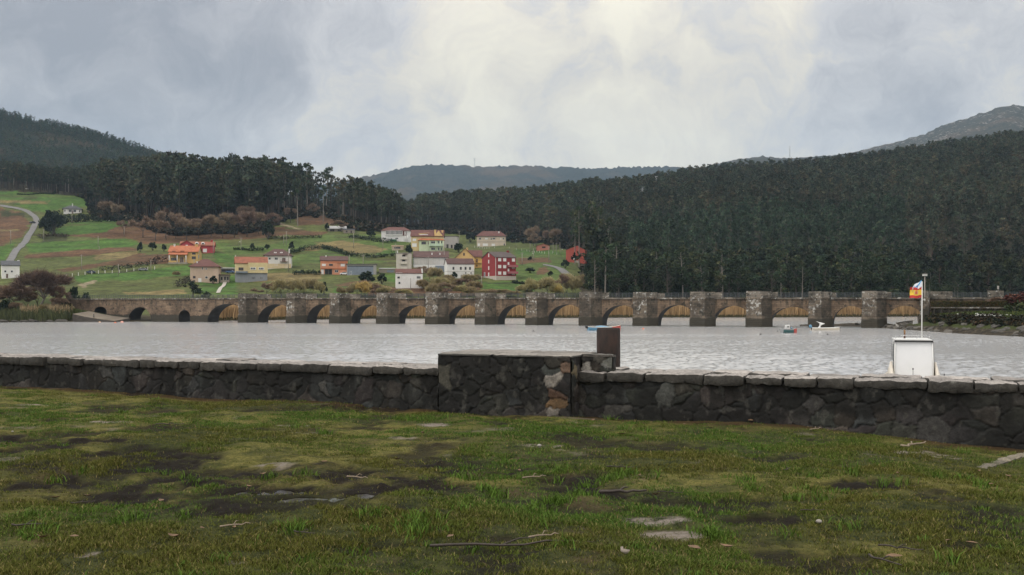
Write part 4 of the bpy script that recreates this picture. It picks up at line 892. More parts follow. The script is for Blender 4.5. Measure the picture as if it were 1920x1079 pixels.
def bush(seed, W, H, lod=1.0, size=.45, base=(.03, .045, .018), alt=(.055, .065, .025), n=12):
    r = np.random.default_rng(seed); cen, ra = [], []; P = []
    for i in range(n):
        an = r.random() * 6.28; q = math.sqrt(r.random()) * W * .36; z = H * (.22 + .5 * r.random() * (1 - (q / (W * .5)) ** 2)); cen.append(np.array([math.cos(an) * q, math.sin(an) * q, z])); s = W * (.13 + .08 * r.random()); ra.append((s, s, min(s, H * .3))); P.append(([np.array([0, 0, -.3]), cen[-1] * .6, cen[-1]], [.07, .05, .02]))
    v, f, ci, N = leaves_np(r, cen, ra, [max(6, int(42 * lod))] * n, size); return tubes_np(P, 3), (v, f, leafcol(r, base, alt, ci, N, n, .4))
MV = vcol('foliage', .75, .35, .15); MV_F = vcol('forest_foliage', .8, 0, .1); MTWIG = vcol('bare_twigs', .9, .25, .05)
MBARK = mat('pale_bark', (.19, .165, .14), .9, .35, .4, 4); MBARK2 = mat('dark_bark', (.055, .045, .036), .9, .35, .5, 4)
def proto(gen, name, bark, leafm_, pn='crown'):
    (tv, tf), (lv, lf, lc) = gen
    return np_mesh('trunk', tv, tf, None, [bark]), np_mesh(pn, lv, lf, lc, [leafm_]), pn, name, gen
def plant(pr, loc, rz, sc, label, cat, group=None, name=None):
    o = empty(name or pr[3], loc, rz, label, cat, group); o.scale = sc if isinstance(sc, tuple) else (sc,) * 3
    link(bpy.data.objects.new('trunk' if pr[2] == 'crown' else 'stems', pr[0]), o); link(bpy.data.objects.new(pr[2], pr[1]), o); return o
EUC = [proto(euc(100 + i, 30, 1.7, .8), 'eucalyptus_tree', MBARK, MV) for i in range(7)]
EUCS = [proto(euc(140 + i, 30, 1.5, .75, low=.62, slim=.9), 'eucalyptus_tree', MBARK, MV) for i in range(4)]   # skyline ones with thin umbrella heads
BRO = [proto(broad(200 + i, 19, 11.5, 2.6, .55, (.017,.029,.014), (.034,.042,.018)), 'woodland_tree', MBARK2, MV) for i in range(6)]
PIN = [proto(broad(230 + i, 11, 8, 2.2, .5, (.016,.027,.013), (.026,.036,.017), .25), 'pine_tree', MBARK2, MV) for i in range(2)]
BAR = [proto(bare(300 + i, 11, 9, 3.2, (.21, .150, .108), .24, 1, 1.5), 'bare_tree', MBARK2, MTWIG) for i in range(4)]
BAR2 = [proto(bare(330 + i, 7, 8, 4.2, (.30, .255, .135), .20, 6, 1.4), 'willow', MBARK2, MTWIG) for i in range(3)]
BUS = [proto(bush(360 + i, 6, 3.6), 'shrub', MBARK2, MV, 'foliage') for i in range(4)]
rs = random.Random(99)
# ---- forest placement: every tree position on the hills, nearest and clearest ones become individual trees
def scatter(n, pxa, pxb, ya, yb, seed, mind):
    r = np.random.default_rng(seed); out = []; cell = {}
    px = pxa + (pxb - pxa) * r.random(n); u = r.random(n); Y = np.sqrt(ya * ya + (yb * yb - ya * ya) * u); X = (px - CX) / F * Y; z = zt(px, Y); py = HY - (z - ZC) / Y * F
    ok = forest(px, Y) & ~((px < 1114) & (Y < 430))
    for i in np.nonzero(ok)[0]:
        k = (int(X[i] // mind), int(Y[i] // mind)); hitn = False
        for dx in (-1, 0, 1):
            for dy in (-1, 0, 1):
                for (x2, y2) in cell.get((k[0] + dx, k[1] + dy), ()):
                    if (x2 - X[i]) ** 2 + (y2 - Y[i]) ** 2 < mind * mind: hitn = True
        if not hitn: cell.setdefault(k, []).append((X[i], Y[i])); out.append((px[i], Y[i], X[i], z[i], py[i]))
    return out
def treeH(px, Y):
    h = np.interp(px, [-700, 0, 150, 200, 330, 560, 640, 720, 790, 860, 1000, 1060, 1120, 1200, 2600], [20, 20, 22, 32, 38, 37, 30, 27, 22, 15, 14, 20, 30, 25, 25])
    if 780 < px < 1120 and Y > 850: h = 26
    if 380 < px < 640 and Y > 920: h = 24
    if px >= 1120: h = 23 if Y > 600 else 18
    return h
pos = scatter(26000, -500, 1110, 560, 1150, 1, 5.2) + scatter(34000, 1110, 2500, 395, 1180, 2, 6.2)
pos = [p for p in pos if not (p[0] > 1105 and p[1] < float(np.interp(p[0], YF[0], YF[1])) + 10)]
pos = [p for p in pos if not (p[0] < 1120 and p[1] < 1000 and 535 < p[0] < 655 and p[4] > 392 and rs.random() < .8)]
# ---- individual trees: the grove's front and skyline on the left, the tall clump by the river on the right, the wood behind the bridge
ind_e, ind_b, rest = [], [], []
for p in pos:
    px, Y, X_, z, py = p
    yl = float(np.interp(px, *YFOR))
    if 0 < px < 790 and py > yl - 42 and len(ind_e) < 185 and rs.random() < .75: ind_e.append(p)
    elif 290 < px < 1050 and Y > (800 if px < 800 else 1020) and rs.random() < .12 and len(ind_e) < 285: ind_e.append(p)
    elif px > 1100 and Y < 520 and px < 1930 and len(ind_b) < 260 and rs.random() < (.95 if Y < 450 else .5): ind_b.append(p)
    else: rest.append(p)
EL = 'tall slender eucalyptus with bare pale trunk in the hillside grove'; EG = 'eucalyptus trees of the hillside grove'
for i, p in enumerate(ind_e):
    h = treeH(p[0], p[1]) * rs.uniform(.86, 1.14); sky_ = p[1] > 820
    pr = EUCS[i % 4] if (sky_ and i % 2) else EUC[i % 7]
    plant(pr, (p[2], p[1], p[3]), rs.uniform(0, 6.28), (h / 30 * rs.uniform(.9, 1.15), h / 30 * rs.uniform(.9, 1.15), h / 30), EL, 'tree', EG)
for i, p in enumerate(ind_b):
    h = rs.uniform(15, 23) * (1 if p[0] < 1720 else .62); pr = EUC[i % 7] if rs.random() < .25 else BRO[i % 6]; H0 = 30 if pr in EUC else 19
    k = h / H0 * (1.15 if pr in EUC else 1)
    plant(pr, (p[2], p[1], p[3]), rs.uniform(0, 6.28), (k * rs.uniform(.9, 1.2), k * rs.uniform(.9, 1.2), k), 'dense dark green tree of the wood growing behind the bridge', 'tree', 'trees of the wood behind the bridge', 'woodland_tree')
for (px, py, h, j) in ((1086, 520, 33, 0), (1106, 512, 36, 3), (1123, 508, 35, 1), (1078, 500, 30, 5), (1140, 505, 30, 2)):
    p = at(px, 560 + 3 * j); plant(EUC[j], p, rs.uniform(0, 6), (h / 30 * .75, h / 30 * .75, h / 30), 'tall eucalyptus of the clump that rises above the red gabled building', 'tree', 'tall eucalyptus clump by the red building')
for (px, py, h) in ((558, 424, 33), (606, 418, 27), (716, 427, 29), (667, 420, 30)):
    p = hit(px, py); plant(EUCS[px % 4], p, px, (h / 30 * .8, h / 30 * .8, h / 30), 'lone tall eucalyptus with long pale trunk standing at the edge of the brown clearing', 'tree', 'lone eucalyptus at the clearing')
# ---- the rest of the forest as one mass
def mass(name, items, gens, label, cat, bark=(.055, .048, .04), maxh=30.0):
    Vs, Fs, Cs, off = [], [], [], 0; packs = []
    for (tv, tf), (lv, lf, lc) in gens:
        v = np.concatenate([tv, lv]); f = np.concatenate([tf, lf + len(tv)]); c_ = np.concatenate([np.tile(np.array(bark), (len(tv), 1)), lc]); packs.append((v, f, c_))
    by = {}
    for k, it in enumerate(items): by.setdefault(k % len(packs), []).append(it)
    for k, L in by.items():
        v, f, c_ = packs[k]; M_ = len(L); A = np.array([[*it[:3], it[3], it[4], it[5]] for it in L])    # x y z scale squash rot
        cs, sn = np.cos(A[:, 5]), np.sin(A[:, 5]); x = (v[None, :, 0] * cs[:, None] - v[None, :, 1] * sn[:, None]) * (A[:, 3] * A[:, 4])[:, None] + A[:, 0:1]; y = (v[None, :, 0] * sn[:, None] + v[None, :, 1] * cs[:, None]) * (A[:, 3] * A[:, 4])[:, None] + A[:, 1:2]; z = v[None, :, 2] * A[:, 3:4] + A[:, 2:3]
        Vs.append(np.stack([x, y, z], -1).reshape(-1, 3)); Fs.append((f[None] + (np.arange(M_) * len(v))[:, None, None]).reshape(-1, 4) + off); off += M_ * len(v)
        tint = np.array([it[6] for it in L]); Cs.append((c_[None] * tint[:, None, :]).reshape(-1, 3))
    o = np_obj(name, np.concatenate(Vs), np.concatenate(Fs), np.concatenate(Cs), MV_F); return tag(o, label, cat, kind='stuff')
gens = [euc(500 + i, 30, .72, 1.05, low=.36, slim=.95, base=(.043,.056,.035), alt=(.068,.066,.042)) for i in range(7)]
itL, itR, itF = [], [], []
for p in rest:
    px, Y, X_, z, py = p; h = treeH(px, Y) * rs.uniform(.8, 1.15)
    t_ = rs.uniform(.62, 1.32) * (.62 + .76 * float(fbm(np.array([X_ / 70]), np.array([Y / 90]), 414, 3)[0])); brown = rs.random() < .2 + .2 * (fbm(np.array([X_ / 50]), np.array([Y / 50]), 404, 3)[0] > .55)
    tint = (t_ * 1.32, t_ * 1.05, t_ * 1.0) if brown else (t_, t_, t_)
    if 1180 < px < 1700 and 560 < Y < 720: tint = (t_ * .82, t_ * 1.0, t_ * .92)
    (itL if px < 1085 else (itF if Y < 580 and px > 1112 else itR)).append((X_, Y, z, h / 30, rs.uniform(.8, 1.15), rs.uniform(0, 6.28), tint))
print('trees', len(ind_e), len(ind_b), len(itL), len(itR))
mass('forest', itL, gens, 'dense dark eucalyptus wood covering the ridge above the village', 'forest')
itF = [(x, y, z, s_ * 30 / 19 * rs.uniform(.8, 1.15), q * 1.0, r_, t_) for x, y, z, s_, q, r_, t_ in itF]
mass('forest', itF, [broad(580 + i, 19, 11.5, 1.0, .9, (.014,.023,.012), (.030,.036,.016), .18, 18) for i in range(5)], 'dark rounded wood close behind the right half of the bridge', 'forest')
mass('forest', itR, gens, 'dense dark green and brown wood covering the long hillside right of the village', 'forest')
# wooded mountain on the left: far trees as a mass of small crowns
PXm, Tm, Xm, Ym, Zm = MTN; r = np.random.default_rng(5); it = []
fl = np.nonzero((PXm > -420) & (PXm < 640) & (Tm > .18) & (Tm < 1.06))
kk_ = np.nonzero((Tm[fl] > .92) & (PXm[fl] > -60))[0]
for k in np.concatenate([r.choice(len(fl[0]), 9000, replace=True), r.choice(kk_, 2600, replace=True)]):
    i, j = fl[0][k], fl[1][k]; t_ = r.uniform(.7, 1.2); br_ = r.random() < .2
    x, y, z = Xm[i, j] + r.normal(0, 6), Ym[i, j] + r.normal(0, 7), Zm[i, j]
    it.append((x, y, z - 1, r.uniform(6, 10.5) / 30, r.uniform(1.1, 1.6), r.uniform(0, 6.28), (t_ * (1.3 if br_ else .8), t_ * .95, t_ * .95)))
mass('forest', it, [euc(520 + i, 30, .12, 3.0, low=.15, slim=1.3) for i in range(4)], 'bluish far pine wood covering the mountain at the upper left', 'forest')

# undergrowth along the forest edges
gu = [bush(540 + i, 6, 4, .5, 1.0, (.032,.036,.020), (.085,.066,.044), 9) for i in range(4)]; it = []
for i in range(1500):
    px = rs.uniform(150, 1085); ym = float(np.interp(px, _fp, _ym))
    if ym > 1200: continue
    Y = ym + rs.uniform(-22, 45); z = float(zt(px, Y)); t_ = rs.uniform(.6, 1.2)
    if inpoly(np.array([px]), np.array([HY - (z - ZC) / Y * F]), [(540,388),(610,388),(652,400),(650,418),(560,424)])[0] and rs.random() < .8: continue
    it.append(((px - CX) / F * Y, Y, z, rs.uniform(.6, 1.5), 1.1, rs.uniform(0, 6.28), (t_ * rs.uniform(.9, 1.3), t_, t_)))
mass('undergrowth', it, gu, 'dark brown and green undergrowth along the lower edge of the woods', 'undergrowth')

# ---- village and riverside planting
def P1(pr, px, py, wpx, hpx, label, cat, group=None, name=None, base=None):
    """a plant whose foot is where the photo shows it, as wide and high as there"""
    p = hit(px, py) if base is None else base; s = p.y / F; me = pr[1].vertices; d = pr[4][1][0]; W0 = d[:, 0].max() - d[:, 0].min(); H0 = d[:, 2].max()
    return plant(pr, p, rs.uniform(0, 6.28), (wpx * s / W0, wpx * s / W0, hpx * s / H0), label, cat, group, name)
def U(i): return BAR[i % 4]
# bare brown trees along the foot of the grove
BG = 'leafless trees at the foot of the grove'
for i, (px, py, w_, h_) in enumerate([(268,446,44,42),(292,452,40,40),(312,450,48,58),(330,448,42,50),(350,450,44,44),(372,448,40,40),(395,446,44,46),(418,447,40,50),(440,446,42,48),(462,445,46,52),(486,440,44,46),(515,432,36,34),(232,440,32,28),(205,412,30,36),(222,420,34,40),(325,425,46,46),(365,420,36,40),(470,425,40,40),(545,418,30,30),(590,410,26,30),(80,352,30,30),(104,354,28,26),(10,352,40,40),(1006,470,30,34),(1000,462,34,40),(1045,468,30,40),(1028,466,26,36),(640,436,34,24)]):
    P1(U(i), px, py, w_, h_, 'leafless brown tree at the foot of the dark hillside woods', 'tree', BG)
BUC = [proto(bush(380 + i, 5, 5.5, 1.2, .5, (.016, .026, .014), (.026, .038, .018), 14), 'shrub', MBARK2, MV, 'foliage') for i in range(2)]
SPEC = [  # proto, px, py, w, h, label, cat, name
 (PIN[0], 362, 558, 38, 34, 'dark round pine standing by the bridge railing below the beige house', 'tree', 'pine_tree'),
 (PIN[1], 386, 562, 22, 16, 'low dark pine bush next to the round pine by the railing', 'tree', 'pine_tree'),
 (BUC[0], 503, 449, 26, 34, 'dark round evergreen tree alone in the field below the grove', 'tree', 'evergreen_tree'),
 (BUC[1], 608, 553, 14, 26, 'narrow dark conifer among the willows behind the bridge', 'tree', 'conifer'),
 (BUC[0], 400, 533, 16, 16, 'small round green bush against the beige house wall', 'bush', 'shrub'),
 (BUC[1], 547, 470, 12, 18, 'small slim tree beside the white house with roof windows', 'tree', 'small_tree'),
 (BUC[0], 473, 470, 10, 14, 'small dark conical shrub on the slope above the yellow house', 'bush', 'shrub'),
 (BUC[1], 500, 468, 12, 10, 'little dark bush behind the white house with roof windows', 'bush', 'shrub'),
 (BUC[0], 286, 470, 18, 16, 'dark round bush left of the two orange-roofed houses', 'bush', 'shrub'),
 (BUC[1], 263, 473, 12, 20, 'narrow dark bush beside bare stems in the meadow', 'bush', 'shrub'),
 (BUC[0], 307, 472, 12, 14, 'dark bush touching the left corner of the yellow house', 'bush', 'shrub'),
 (BUC[1], 690, 534, 34, 26, 'dark green tree in front of the grey shed', 'tree', 'evergreen_tree'),
 (BUC[0], 716, 533, 20, 20, 'green round bush left of the white riverside house', 'bush', 'shrub'),
 (BUC[1], 797, 541, 26, 16, 'dark rounded bush at the right corner of the white riverside house', 'bush', 'shrub'),
 (BUC[0], 852, 524, 14, 14, 'dark green bush in front of the long white house', 'bush', 'shrub'),
 (BUC[1], 798, 468, 12, 16, 'green tree in front of the pale green villa', 'tree', 'evergreen_tree'),
 (BUC[0], 860, 474, 22, 18, 'dark green tree between the yellow gabled house and the grey block', 'tree', 'evergreen_tree'),
 (BUC[1], 768, 478, 16, 20, 'ivy-green bush behind the tall narrow white building', 'bush', 'shrub'),
 (BUC[0], 882, 455, 20, 20, 'light green tree left of the beige hip-roofed house', 'tree', 'evergreen_tree'),
 (BUC[1], 960, 455, 24, 20, 'light green tree right of the beige hip-roofed house', 'tree', 'evergreen_tree'),
 (BUC[0], 994, 512, 22, 10, 'dark clipped bush on the slope left of the village road', 'bush', 'shrub'),
 (BUC[1], 1032, 518, 12, 10, 'small dark bush beside the village road', 'bush', 'shrub'),
 (BUC[0], 1060, 503, 18, 16, 'dark bush below the red gabled building', 'bush', 'shrub'),
 (BUC[1], 994, 489, 10, 8, 'small bush on the grassy slope right of the red block', 'bush', 'shrub'),
 (BUC[0], 1068, 488, 14, 18, 'green tree hiding the left foot of the red gabled building', 'tree', 'evergreen_tree'),
 (BUC[0], 613, 434, 10, 16, 'dark conifer beside the low grey-roofed farm shed', 'tree', 'conifer'),
 (BUC[1], 697, 445, 20, 14, 'dark bush left of the house with the glazed gallery', 'bush', 'shrub'),
 (BUC[0], 100, 440, 46, 46, 'dark rounded oak beside the bend of the hill road', 'tree', 'evergreen_tree'),
 (BUC[1], 84, 432, 24, 30, 'dark tree leaning over the bend of the hill road', 'tree', 'evergreen_tree'),
]
for pr, px, py, w_, h_, lab, cat, nm in SPEC: P1(pr, px, py, w_, h_, lab, cat, None, nm)
CON = proto(broad(260, 14, 6, 3, .6, (.012, .022, .012), (.018, .028, .014), .05, 20), 'conifer', MBARK2, MV)
P1(CON, 168, 396, 20, 38, 'dark columnar conifer towering beside the slate-roofed house', 'tree', None, 'conifer')
WIL = [(500,556,34,26),(528,556,40,34),(556,556,38,34),(584,554,40,34),(480,558,26,18),(600,556,24,30),(640,558,26,22),(668,557,34,30),(684,556,34,32),(720,556,40,20),(755,556,40,14),(812,556,40,26),(838,556,40,28),(862,556,36,22),(880,556,34,20),(905,556,40,14),(930,556,40,12),(960,557,40,12),(1000,556,44,36),(1024,557,44,40),(1050,556,44,44),(1076,556,42,42),(1040,559,34,30),(815,530,34,30),(795,520,30,22),(780,515,22,14),(880,535,36,22),(896,530,26,16),(1108,556,34,44),(450,520,10,8),(330,520,18,12),(1160,556,34,24),(1720,553,40,20),(1450,556,50,22),(1300,556,40,24)]
WIL += [(700,548,44,20),(735,552,40,12),(790,545,30,22),(825,548,46,30),(850,545,44,26),(870,545,40,24),(890,548,40,22),(915,553,40,12),(940,552,40,10),(700,557,40,24),(655,556,24,18),(515,550,36,24),(570,550,40,28),(540,548,30,22),(985,556,40,24),(1062,550,44,40),(1090,552,40,40),(805,526,26,26),(838,532,30,18)]
for i, (px, py, w_, h_) in enumerate(WIL):
    P1(BAR2[i % 3] if i % 4 else BAR[i % 4], px, py, w_, h_, 'leafless yellowish willow scrub rising behind the bridge railing', 'bush', 'willow scrub behind the bridge', 'willow')
BAR3 = proto(bare(350, 7, 9, 6.0, (.42, .31, .12), .2, 5, 1.4), 'willow', MBARK2, MTWIG)
P1(BAR3, 681, 559, 36, 34, 'rounded ochre-yellow willow behind the bridge left of the white riverside house', 'bush', None, 'willow')
P1(BAR3, 1046, 560, 30, 30, 'small ochre-yellow willow in front of the wider willow clump', 'bush', None, 'willow')
# left bank
bbase = lambda px, Y, z: Vector(((px - CX) / F * Y, Y, z))
BIG = proto(bare(370, 12, 15, 22, (.13, .092, .074), .10, 2, 1.3), 'bare_tree', MBARK, MTWIG)
P1(BIG, 70, 0, 112, 92, 'large leafless brown tree on the left river bank above the reeds', 'tree', None, 'bare_tree', bbase(62, 300, 2.2))
P1(BAR[1], 20, 0, 70, 56, 'smaller leafless tree at the left edge of the river bank', 'tree', None, 'bare_tree', bbase(18, 306, 2.2))
P1(BAR[2], 100, 0, 56, 60, 'slender leafless tree right of the large bare tree on the bank', 'tree', None, 'bare_tree', bbase(104, 304, 2.2))
P1(PIN[0], 100, 0, 56, 22, 'dark pine crown behind the large leafless tree', 'tree', None, 'pine_tree', bbase(106, 330, 10.5))
P1(BUC[0], 11, 0, 26, 30, 'dark green bush at the left edge among the reeds', 'bush', None, 'shrub', bbase(9, 296, 1.8))
P1(BUC[1], 139, 0, 26, 46, 'ivy-covered tree at the left end of the bridge', 'tree', None, 'evergreen_tree', bbase(139, 309, 3.4))
P1(BUC[0], 161, 0, 18, 26, 'dark green bush behind the railing at the left end of the bridge', 'bush', None, 'shrub', bbase(161, 312, 4.5))
P1(BUC[1], 122, 0, 34, 26, 'dark bramble bush between the bare trees and the bridge', 'bush', None, 'shrub', bbase(122, 301, 1.9))
P1(BUS[0], 80, 0, 60, 18, 'low bramble thicket below the large leafless tree', 'bush', None, 'shrub', bbase(80, 302, 2.0))
for i, (px, Y, w_, h_) in enumerate([(6,299,40,30),(34,298,34,26),(52,306,50,40),(84,299,40,24),(104,300,44,34),(120,306,36,40),(130,303,26,22),(28,312,60,40),(70,315,70,50)]):
    P1((BAR2 if i % 3 == 0 else BAR)[i % 3], px, 0, w_, h_, 'leafless brown scrub on the left river bank below the large bare tree', 'bush', 'scrub of the left river bank', 'bare_shrub', bbase(px, Y, 1.7 + (Y - 298) * .08))
# right bank
RED = proto(bush(390, 6, 5, 1.6, .32, (.085, .030, .018), (.11, .05, .025), 14), 'shrub', MBARK2, MV, 'foliage')
P1(RED, 1915, 0, 52, 30, 'rust-red leaved shrub at the right edge above the bank', 'bush', None, 'shrub', bbase(1912, 205, 4.6))
P1(BAR[3], 1880, 0, 40, 22, 'leafless twiggy bush left of the rust-red shrub', 'bush', None, 'shrub', bbase(1876, 207, 4.4))
P1(BUS[1], 1905, 0, 50, 26, 'dark green bush below the rust-red shrub', 'bush', None, 'shrub', bbase(1908, 200, 3.4))
# hedges: clipped or wild rows along the photo's field edges
def hedge(pts, h, wd, label, seed, base=(.018, .028, .014), alt=(.032, .042, .02), size=.5, name='hedge', den=1.0, cat='hedge'):
    r = np.random.default_rng(seed); W3 = [hit(*p) for p in pts]; cen, ra = [], []
    for a, b_ in zip(W3[:-1], W3[1:]):
        L = (b_ - a).length; n = max(2, int(L / (wd * .55)))
        for k in range(n):
            c_ = a.lerp(b_, (k + .5) / n); cx_, cy_ = c_.x + r.normal(0, wd * .1), c_.y + r.normal(0, wd * .1); hh = h * (.75 + .4 * r.random()); cen.append((cx_, cy_, float(zxy(cx_, cy_)) + hh * .45)); ra.append((wd * .55, wd * .5, hh * .55))
    v, f, ci, N = leaves_np(r, cen, ra, [int(34 * den)] * len(cen), size, 1.3, .3, .8); o = c0 = Vector(v.mean(0)); o_ = np_obj(name, v - np.array(o), f, leafcol(r, base, alt, ci, N, len(cen), .4), MV); o_.location = o; return tag(o_, label, cat)
hedge([(90,436),(104,420),(116,412),(132,411),(172,411),(238,412)], 4.2, 5, 'tall dark evergreen hedge round the slate-roofed house on the hill', 1, (.012,.022,.012), (.018,.03,.015), .8, den=2)
hedge([(118,419),(170,416),(238,416)], 4.5, 5, 'long dark hedge above the bright green meadow', 2, (.012,.02,.012), (.02,.03,.015), .8, den=2)
hedge([(540,478),(572,470),(604,467),(632,474),(662,482)], 3, 2.6, 'dark bramble hedge curving across the meadow above the orange house', 3, den=1.3)
hedge([(662,482),(700,484),(742,481)], 2.4, 2.2, 'dark hedge continuing to the tall narrow white building', 4, den=1.2)
hedge([(655,447),(690,451),(716,455),(735,456)], 3, 2.4, 'dark hedge below the house with the glazed gallery', 5, den=1.3)
hedge([(548,516),(575,515),(602,516)], 2.6, 2.4, 'trimmed dark hedge left of the orange house garage', 6, (.014,.026,.014), (.02,.034,.016), den=1.4)
hedge([(70,447),(100,443),(128,446)], 3, 4, 'brown bramble thicket beside the hill road', 7, (.05,.038,.028), (.06,.05,.03), .6)
hedge([(190,508),(235,504),(280,498)], 2.6, 2.5, 'dark bramble row above the white fence posts', 8, (.03,.032,.02), (.045,.04,.024))
hedge([(280,498),(300,492),(318,490)], 4, 4, 'brown bramble thicket left of the yellow house', 9, (.045,.034,.026), (.055,.045,.028), .6)
hedge([(500,447),(540,449),(575,447),(604,446)], 2.4, 2.4, 'low dark scrub line along the lower edge of the bracken strip', 10, (.03,.036,.018), (.05,.045,.022))
hedge([(960,532),(985,535),(1003,538)], 1.4, 1.6, 'low dark hedge on the lawn right of the red block', 11, (.014,.024,.014), (.02,.03,.014))
hedge([(330,540),(350,530),(357,527)], 3, 4, 'tangled grey bramble at the left corner of the beige house', 12, (.06,.055,.035), (.05,.05,.03), .5)
hedge([(140,361),(100,365),(60,366),(32,366)], 1.6, 1.6, 'low dark hedge across the highest green field', 13)
hedge([(438,470),(470,471),(494,470)], 2.0, 1.8, 'garden hedge above the yellow house', 14)
# reeds
def reeds(name, N, fx, h0, h1, cols_, label, seed, w_=.11, lean=.12):
    r = np.random.default_rng(seed); X_, Y_, Z_ = fx(r, N); N = len(X_); H = h0 + (h1 - h0) * r.random(N); th = r.random(N) * 6.28; le = H * lean * r.random(N) * 2; ph = r.normal(0, .6, N); bx, by = np.cos(ph) * w_, np.sin(ph) * w_
    v = np.stack([np.stack([X_ - bx, Y_ - by, Z_ - .3], 1), np.stack([X_ + bx, Y_ + by, Z_ - .3], 1), np.stack([X_ + bx * .6 + np.cos(th) * le, Y_ + by * .6 + np.sin(th) * le, Z_ + H], 1), np.stack([X_ - bx * .6 + np.cos(th) * le, Y_ - by * .6 + np.sin(th) * le, Z_ + H], 1)], 1)
    c1, c2 = np.array(cols_[0]), np.array(cols_[1]); t_ = r.random((N, 1)); cc = (c1 * t_ + c2 * (1 - t_)) * (.6 + .7 * r.random((N, 1)))
    return tag(np_obj(name, v.reshape(-1, 3), np.arange(4 * N).reshape(-1, 4), np.repeat(cc, 4, 0), MV_F), label, 'reeds', kind='stuff')
def far_bed(r, N):
    px = 370 + 1400 * r.random(N); Y = np.interp(px, YF[0], YF[1]) + 1.0 + 16 * r.random(N) ** 1.3; return (px - CX) / F * Y, Y, np.maximum(zt(px, Y), 0.1) * 0 + .25
reeds('reed_bed', 60000, far_bed, 3.7, 4.6, ((.42, .26, .14), (.31, .185, .10)), 'brown winter reeds along the far bank seen through the arches', 31, .10)
def far_low(r, N):
    px = 370 + 1400 * r.random(N); Y = np.interp(px, YF[0], YF[1]) + .2 + 1.6 * r.random(N); return (px - CX) / F * Y, Y, 0 * Y + .1
reeds('reed_fringe', 9000, far_low, .3, 1.1, ((.09, .075, .035), (.06, .06, .026)), 'dark green fringe at the waterline below the far reeds', 32, .12, .2)
def left_bed(r, N):
    px = -420 + 556 * r.random(N); d = .6 + 8.5 * r.random(N); Y = ZC * F / (np.interp(px, [p[0] for p in LS], [p[1] for p in LS]) - HY) + d; return (px - CX) / F * Y, Y, np.interp(d, [0, 1.5, 3, 6, 9], [0, .5, 1., 1.4, 1.6])
reeds('reed_bed', 5200, left_bed, 1.2, 2.6, ((.075, .085, .035), (.05, .055, .026)), 'green and brown reeds on the left river bank', 33, .10, .25)
def left_tan(r, N):
    px = -420 + 554 * r.random(N); px = px[fbm(px / 26, px * 0, 5, 2) > .46]; N = len(px); d = 4 + 5 * r.random(N); Y = ZC * F / (np.interp(px, [p[0] for p in LS], [p[1] for p in LS]) - HY) + d; return (px - CX) / F * Y, Y, np.interp(d, [0, 1.5, 3, 6, 9], [0, .5, 1., 1.4, 1.6])
reeds('dry_reeds', 2600, left_tan, 2.4, 3.7, ((.34, .26, .15), (.24, .18, .10)), 'pale dry reed stems standing above the green reeds on the left bank', 34, .07, .22)
def bank_grass(r, N):
    px = 1640 + 800 * r.random(N); d = 17 + 19 * r.random(N); Y = ZC * F / (np.interp(px, [p[0] for p in RS], [p[1] for p in RS]) - HY) + d; k = px > 1735
    return ((px - CX) / F * Y)[k], Y[k], np.interp(d, [14, 24, 31, 40], [2.2, 2.7, 3.0, 3.1])[k]
reeds('bank_grass', 16000, bank_grass, .35, 1.0, ((.045, .070, .018), (.080, .085, .03)), 'green grass and weeds on top of the right bank', 35, .09, .4)
def slope_g(r, N):
    px = 138 + 74 * r.random(N); Y = np.interp(px, [138, 212], [300, 296]) + 4 * r.random(N); t_ = (px - 138) / 74; return (px - CX) / F * Y, Y, 2.6 - 2.3 * t_
reeds('bank_grass', 2500, slope_g, .5, 1.3, ((.10, .12, .035), (.075, .085, .03)), 'green weeds between the slipway and the bridge', 36, .08, .4)

gb = [bush(560 + i, 3.2, 2.0, .6, .34, (.022,.026,.014), (.060,.045,.026), 9) for i in range(4)]; it = []
for i in range(420):
    px = rs.uniform(1748, 2300); d = rs.uniform(7.5, 18); Y = ZC * F / (np.interp(px, [q[0] for q in RS], [q[1] for q in RS]) - HY) + d; t_ = rs.uniform(.6, 1.2)
    it.append(((px - CX) / F * Y, Y, float(np.interp(d, [0, 3, 6, 10, 17], [0, .4, 1.0, 1.5, 2.0])), rs.uniform(.5, 1.0), 1.2, rs.uniform(0, 6.28), (t_ * rs.uniform(.9, 1.3), t_, t_)))
mass('undergrowth', it, gb, 'dark bramble and weed tangle on the slope of the right river bank', 'undergrowth')
# ================================================================== village
WHT, CRM, GRY = (.66, .65, .62), (.56, .47, .33), (.33, .33, .33)
GLS = mat('window_glass', (.025, .028, .032), .12, .3, 1, 4, bmp=0); FRW = mat('white_frame', (.62, .62, .60), .6, .1, 2, 8); SHU = mat('closed_white_blind', (.68, .67, .65), .6, .08, 2, 10); BRN = mat('brown_joinery', (.10, .055, .035), .6, .2, 2, 10); STN = mat('rough_granite', (.26, .23, .19), .9, .3, .8, 5)
DKG = mat('dark_opening', (.012, .012, .013), .8, .2, 1, 4, bmp=0); BLU = mat('grey_blue_sheet', (.16, .19, .23), .6, .2, .6, 5); GRN = mat('green_paint', (.02, .09, .05), .6, .2, 1, 5)
T_RED, T_BRN, T_ORG, T_TER, T_SLT = tiles('roof_tile_maroon', (.115, .045, .036)), tiles('roof_tile_brown', (.085, .042, .036)), tiles('roof_tile_orange', (.38, .125, .055)), tiles('roof_tile_terracotta', (.25, .085, .045)), tiles('roof_slate', (.075, .078, .085))
def wallm(c, n='plaster'): return mat(n, c, .85, .13, .35, 3, streak=True)
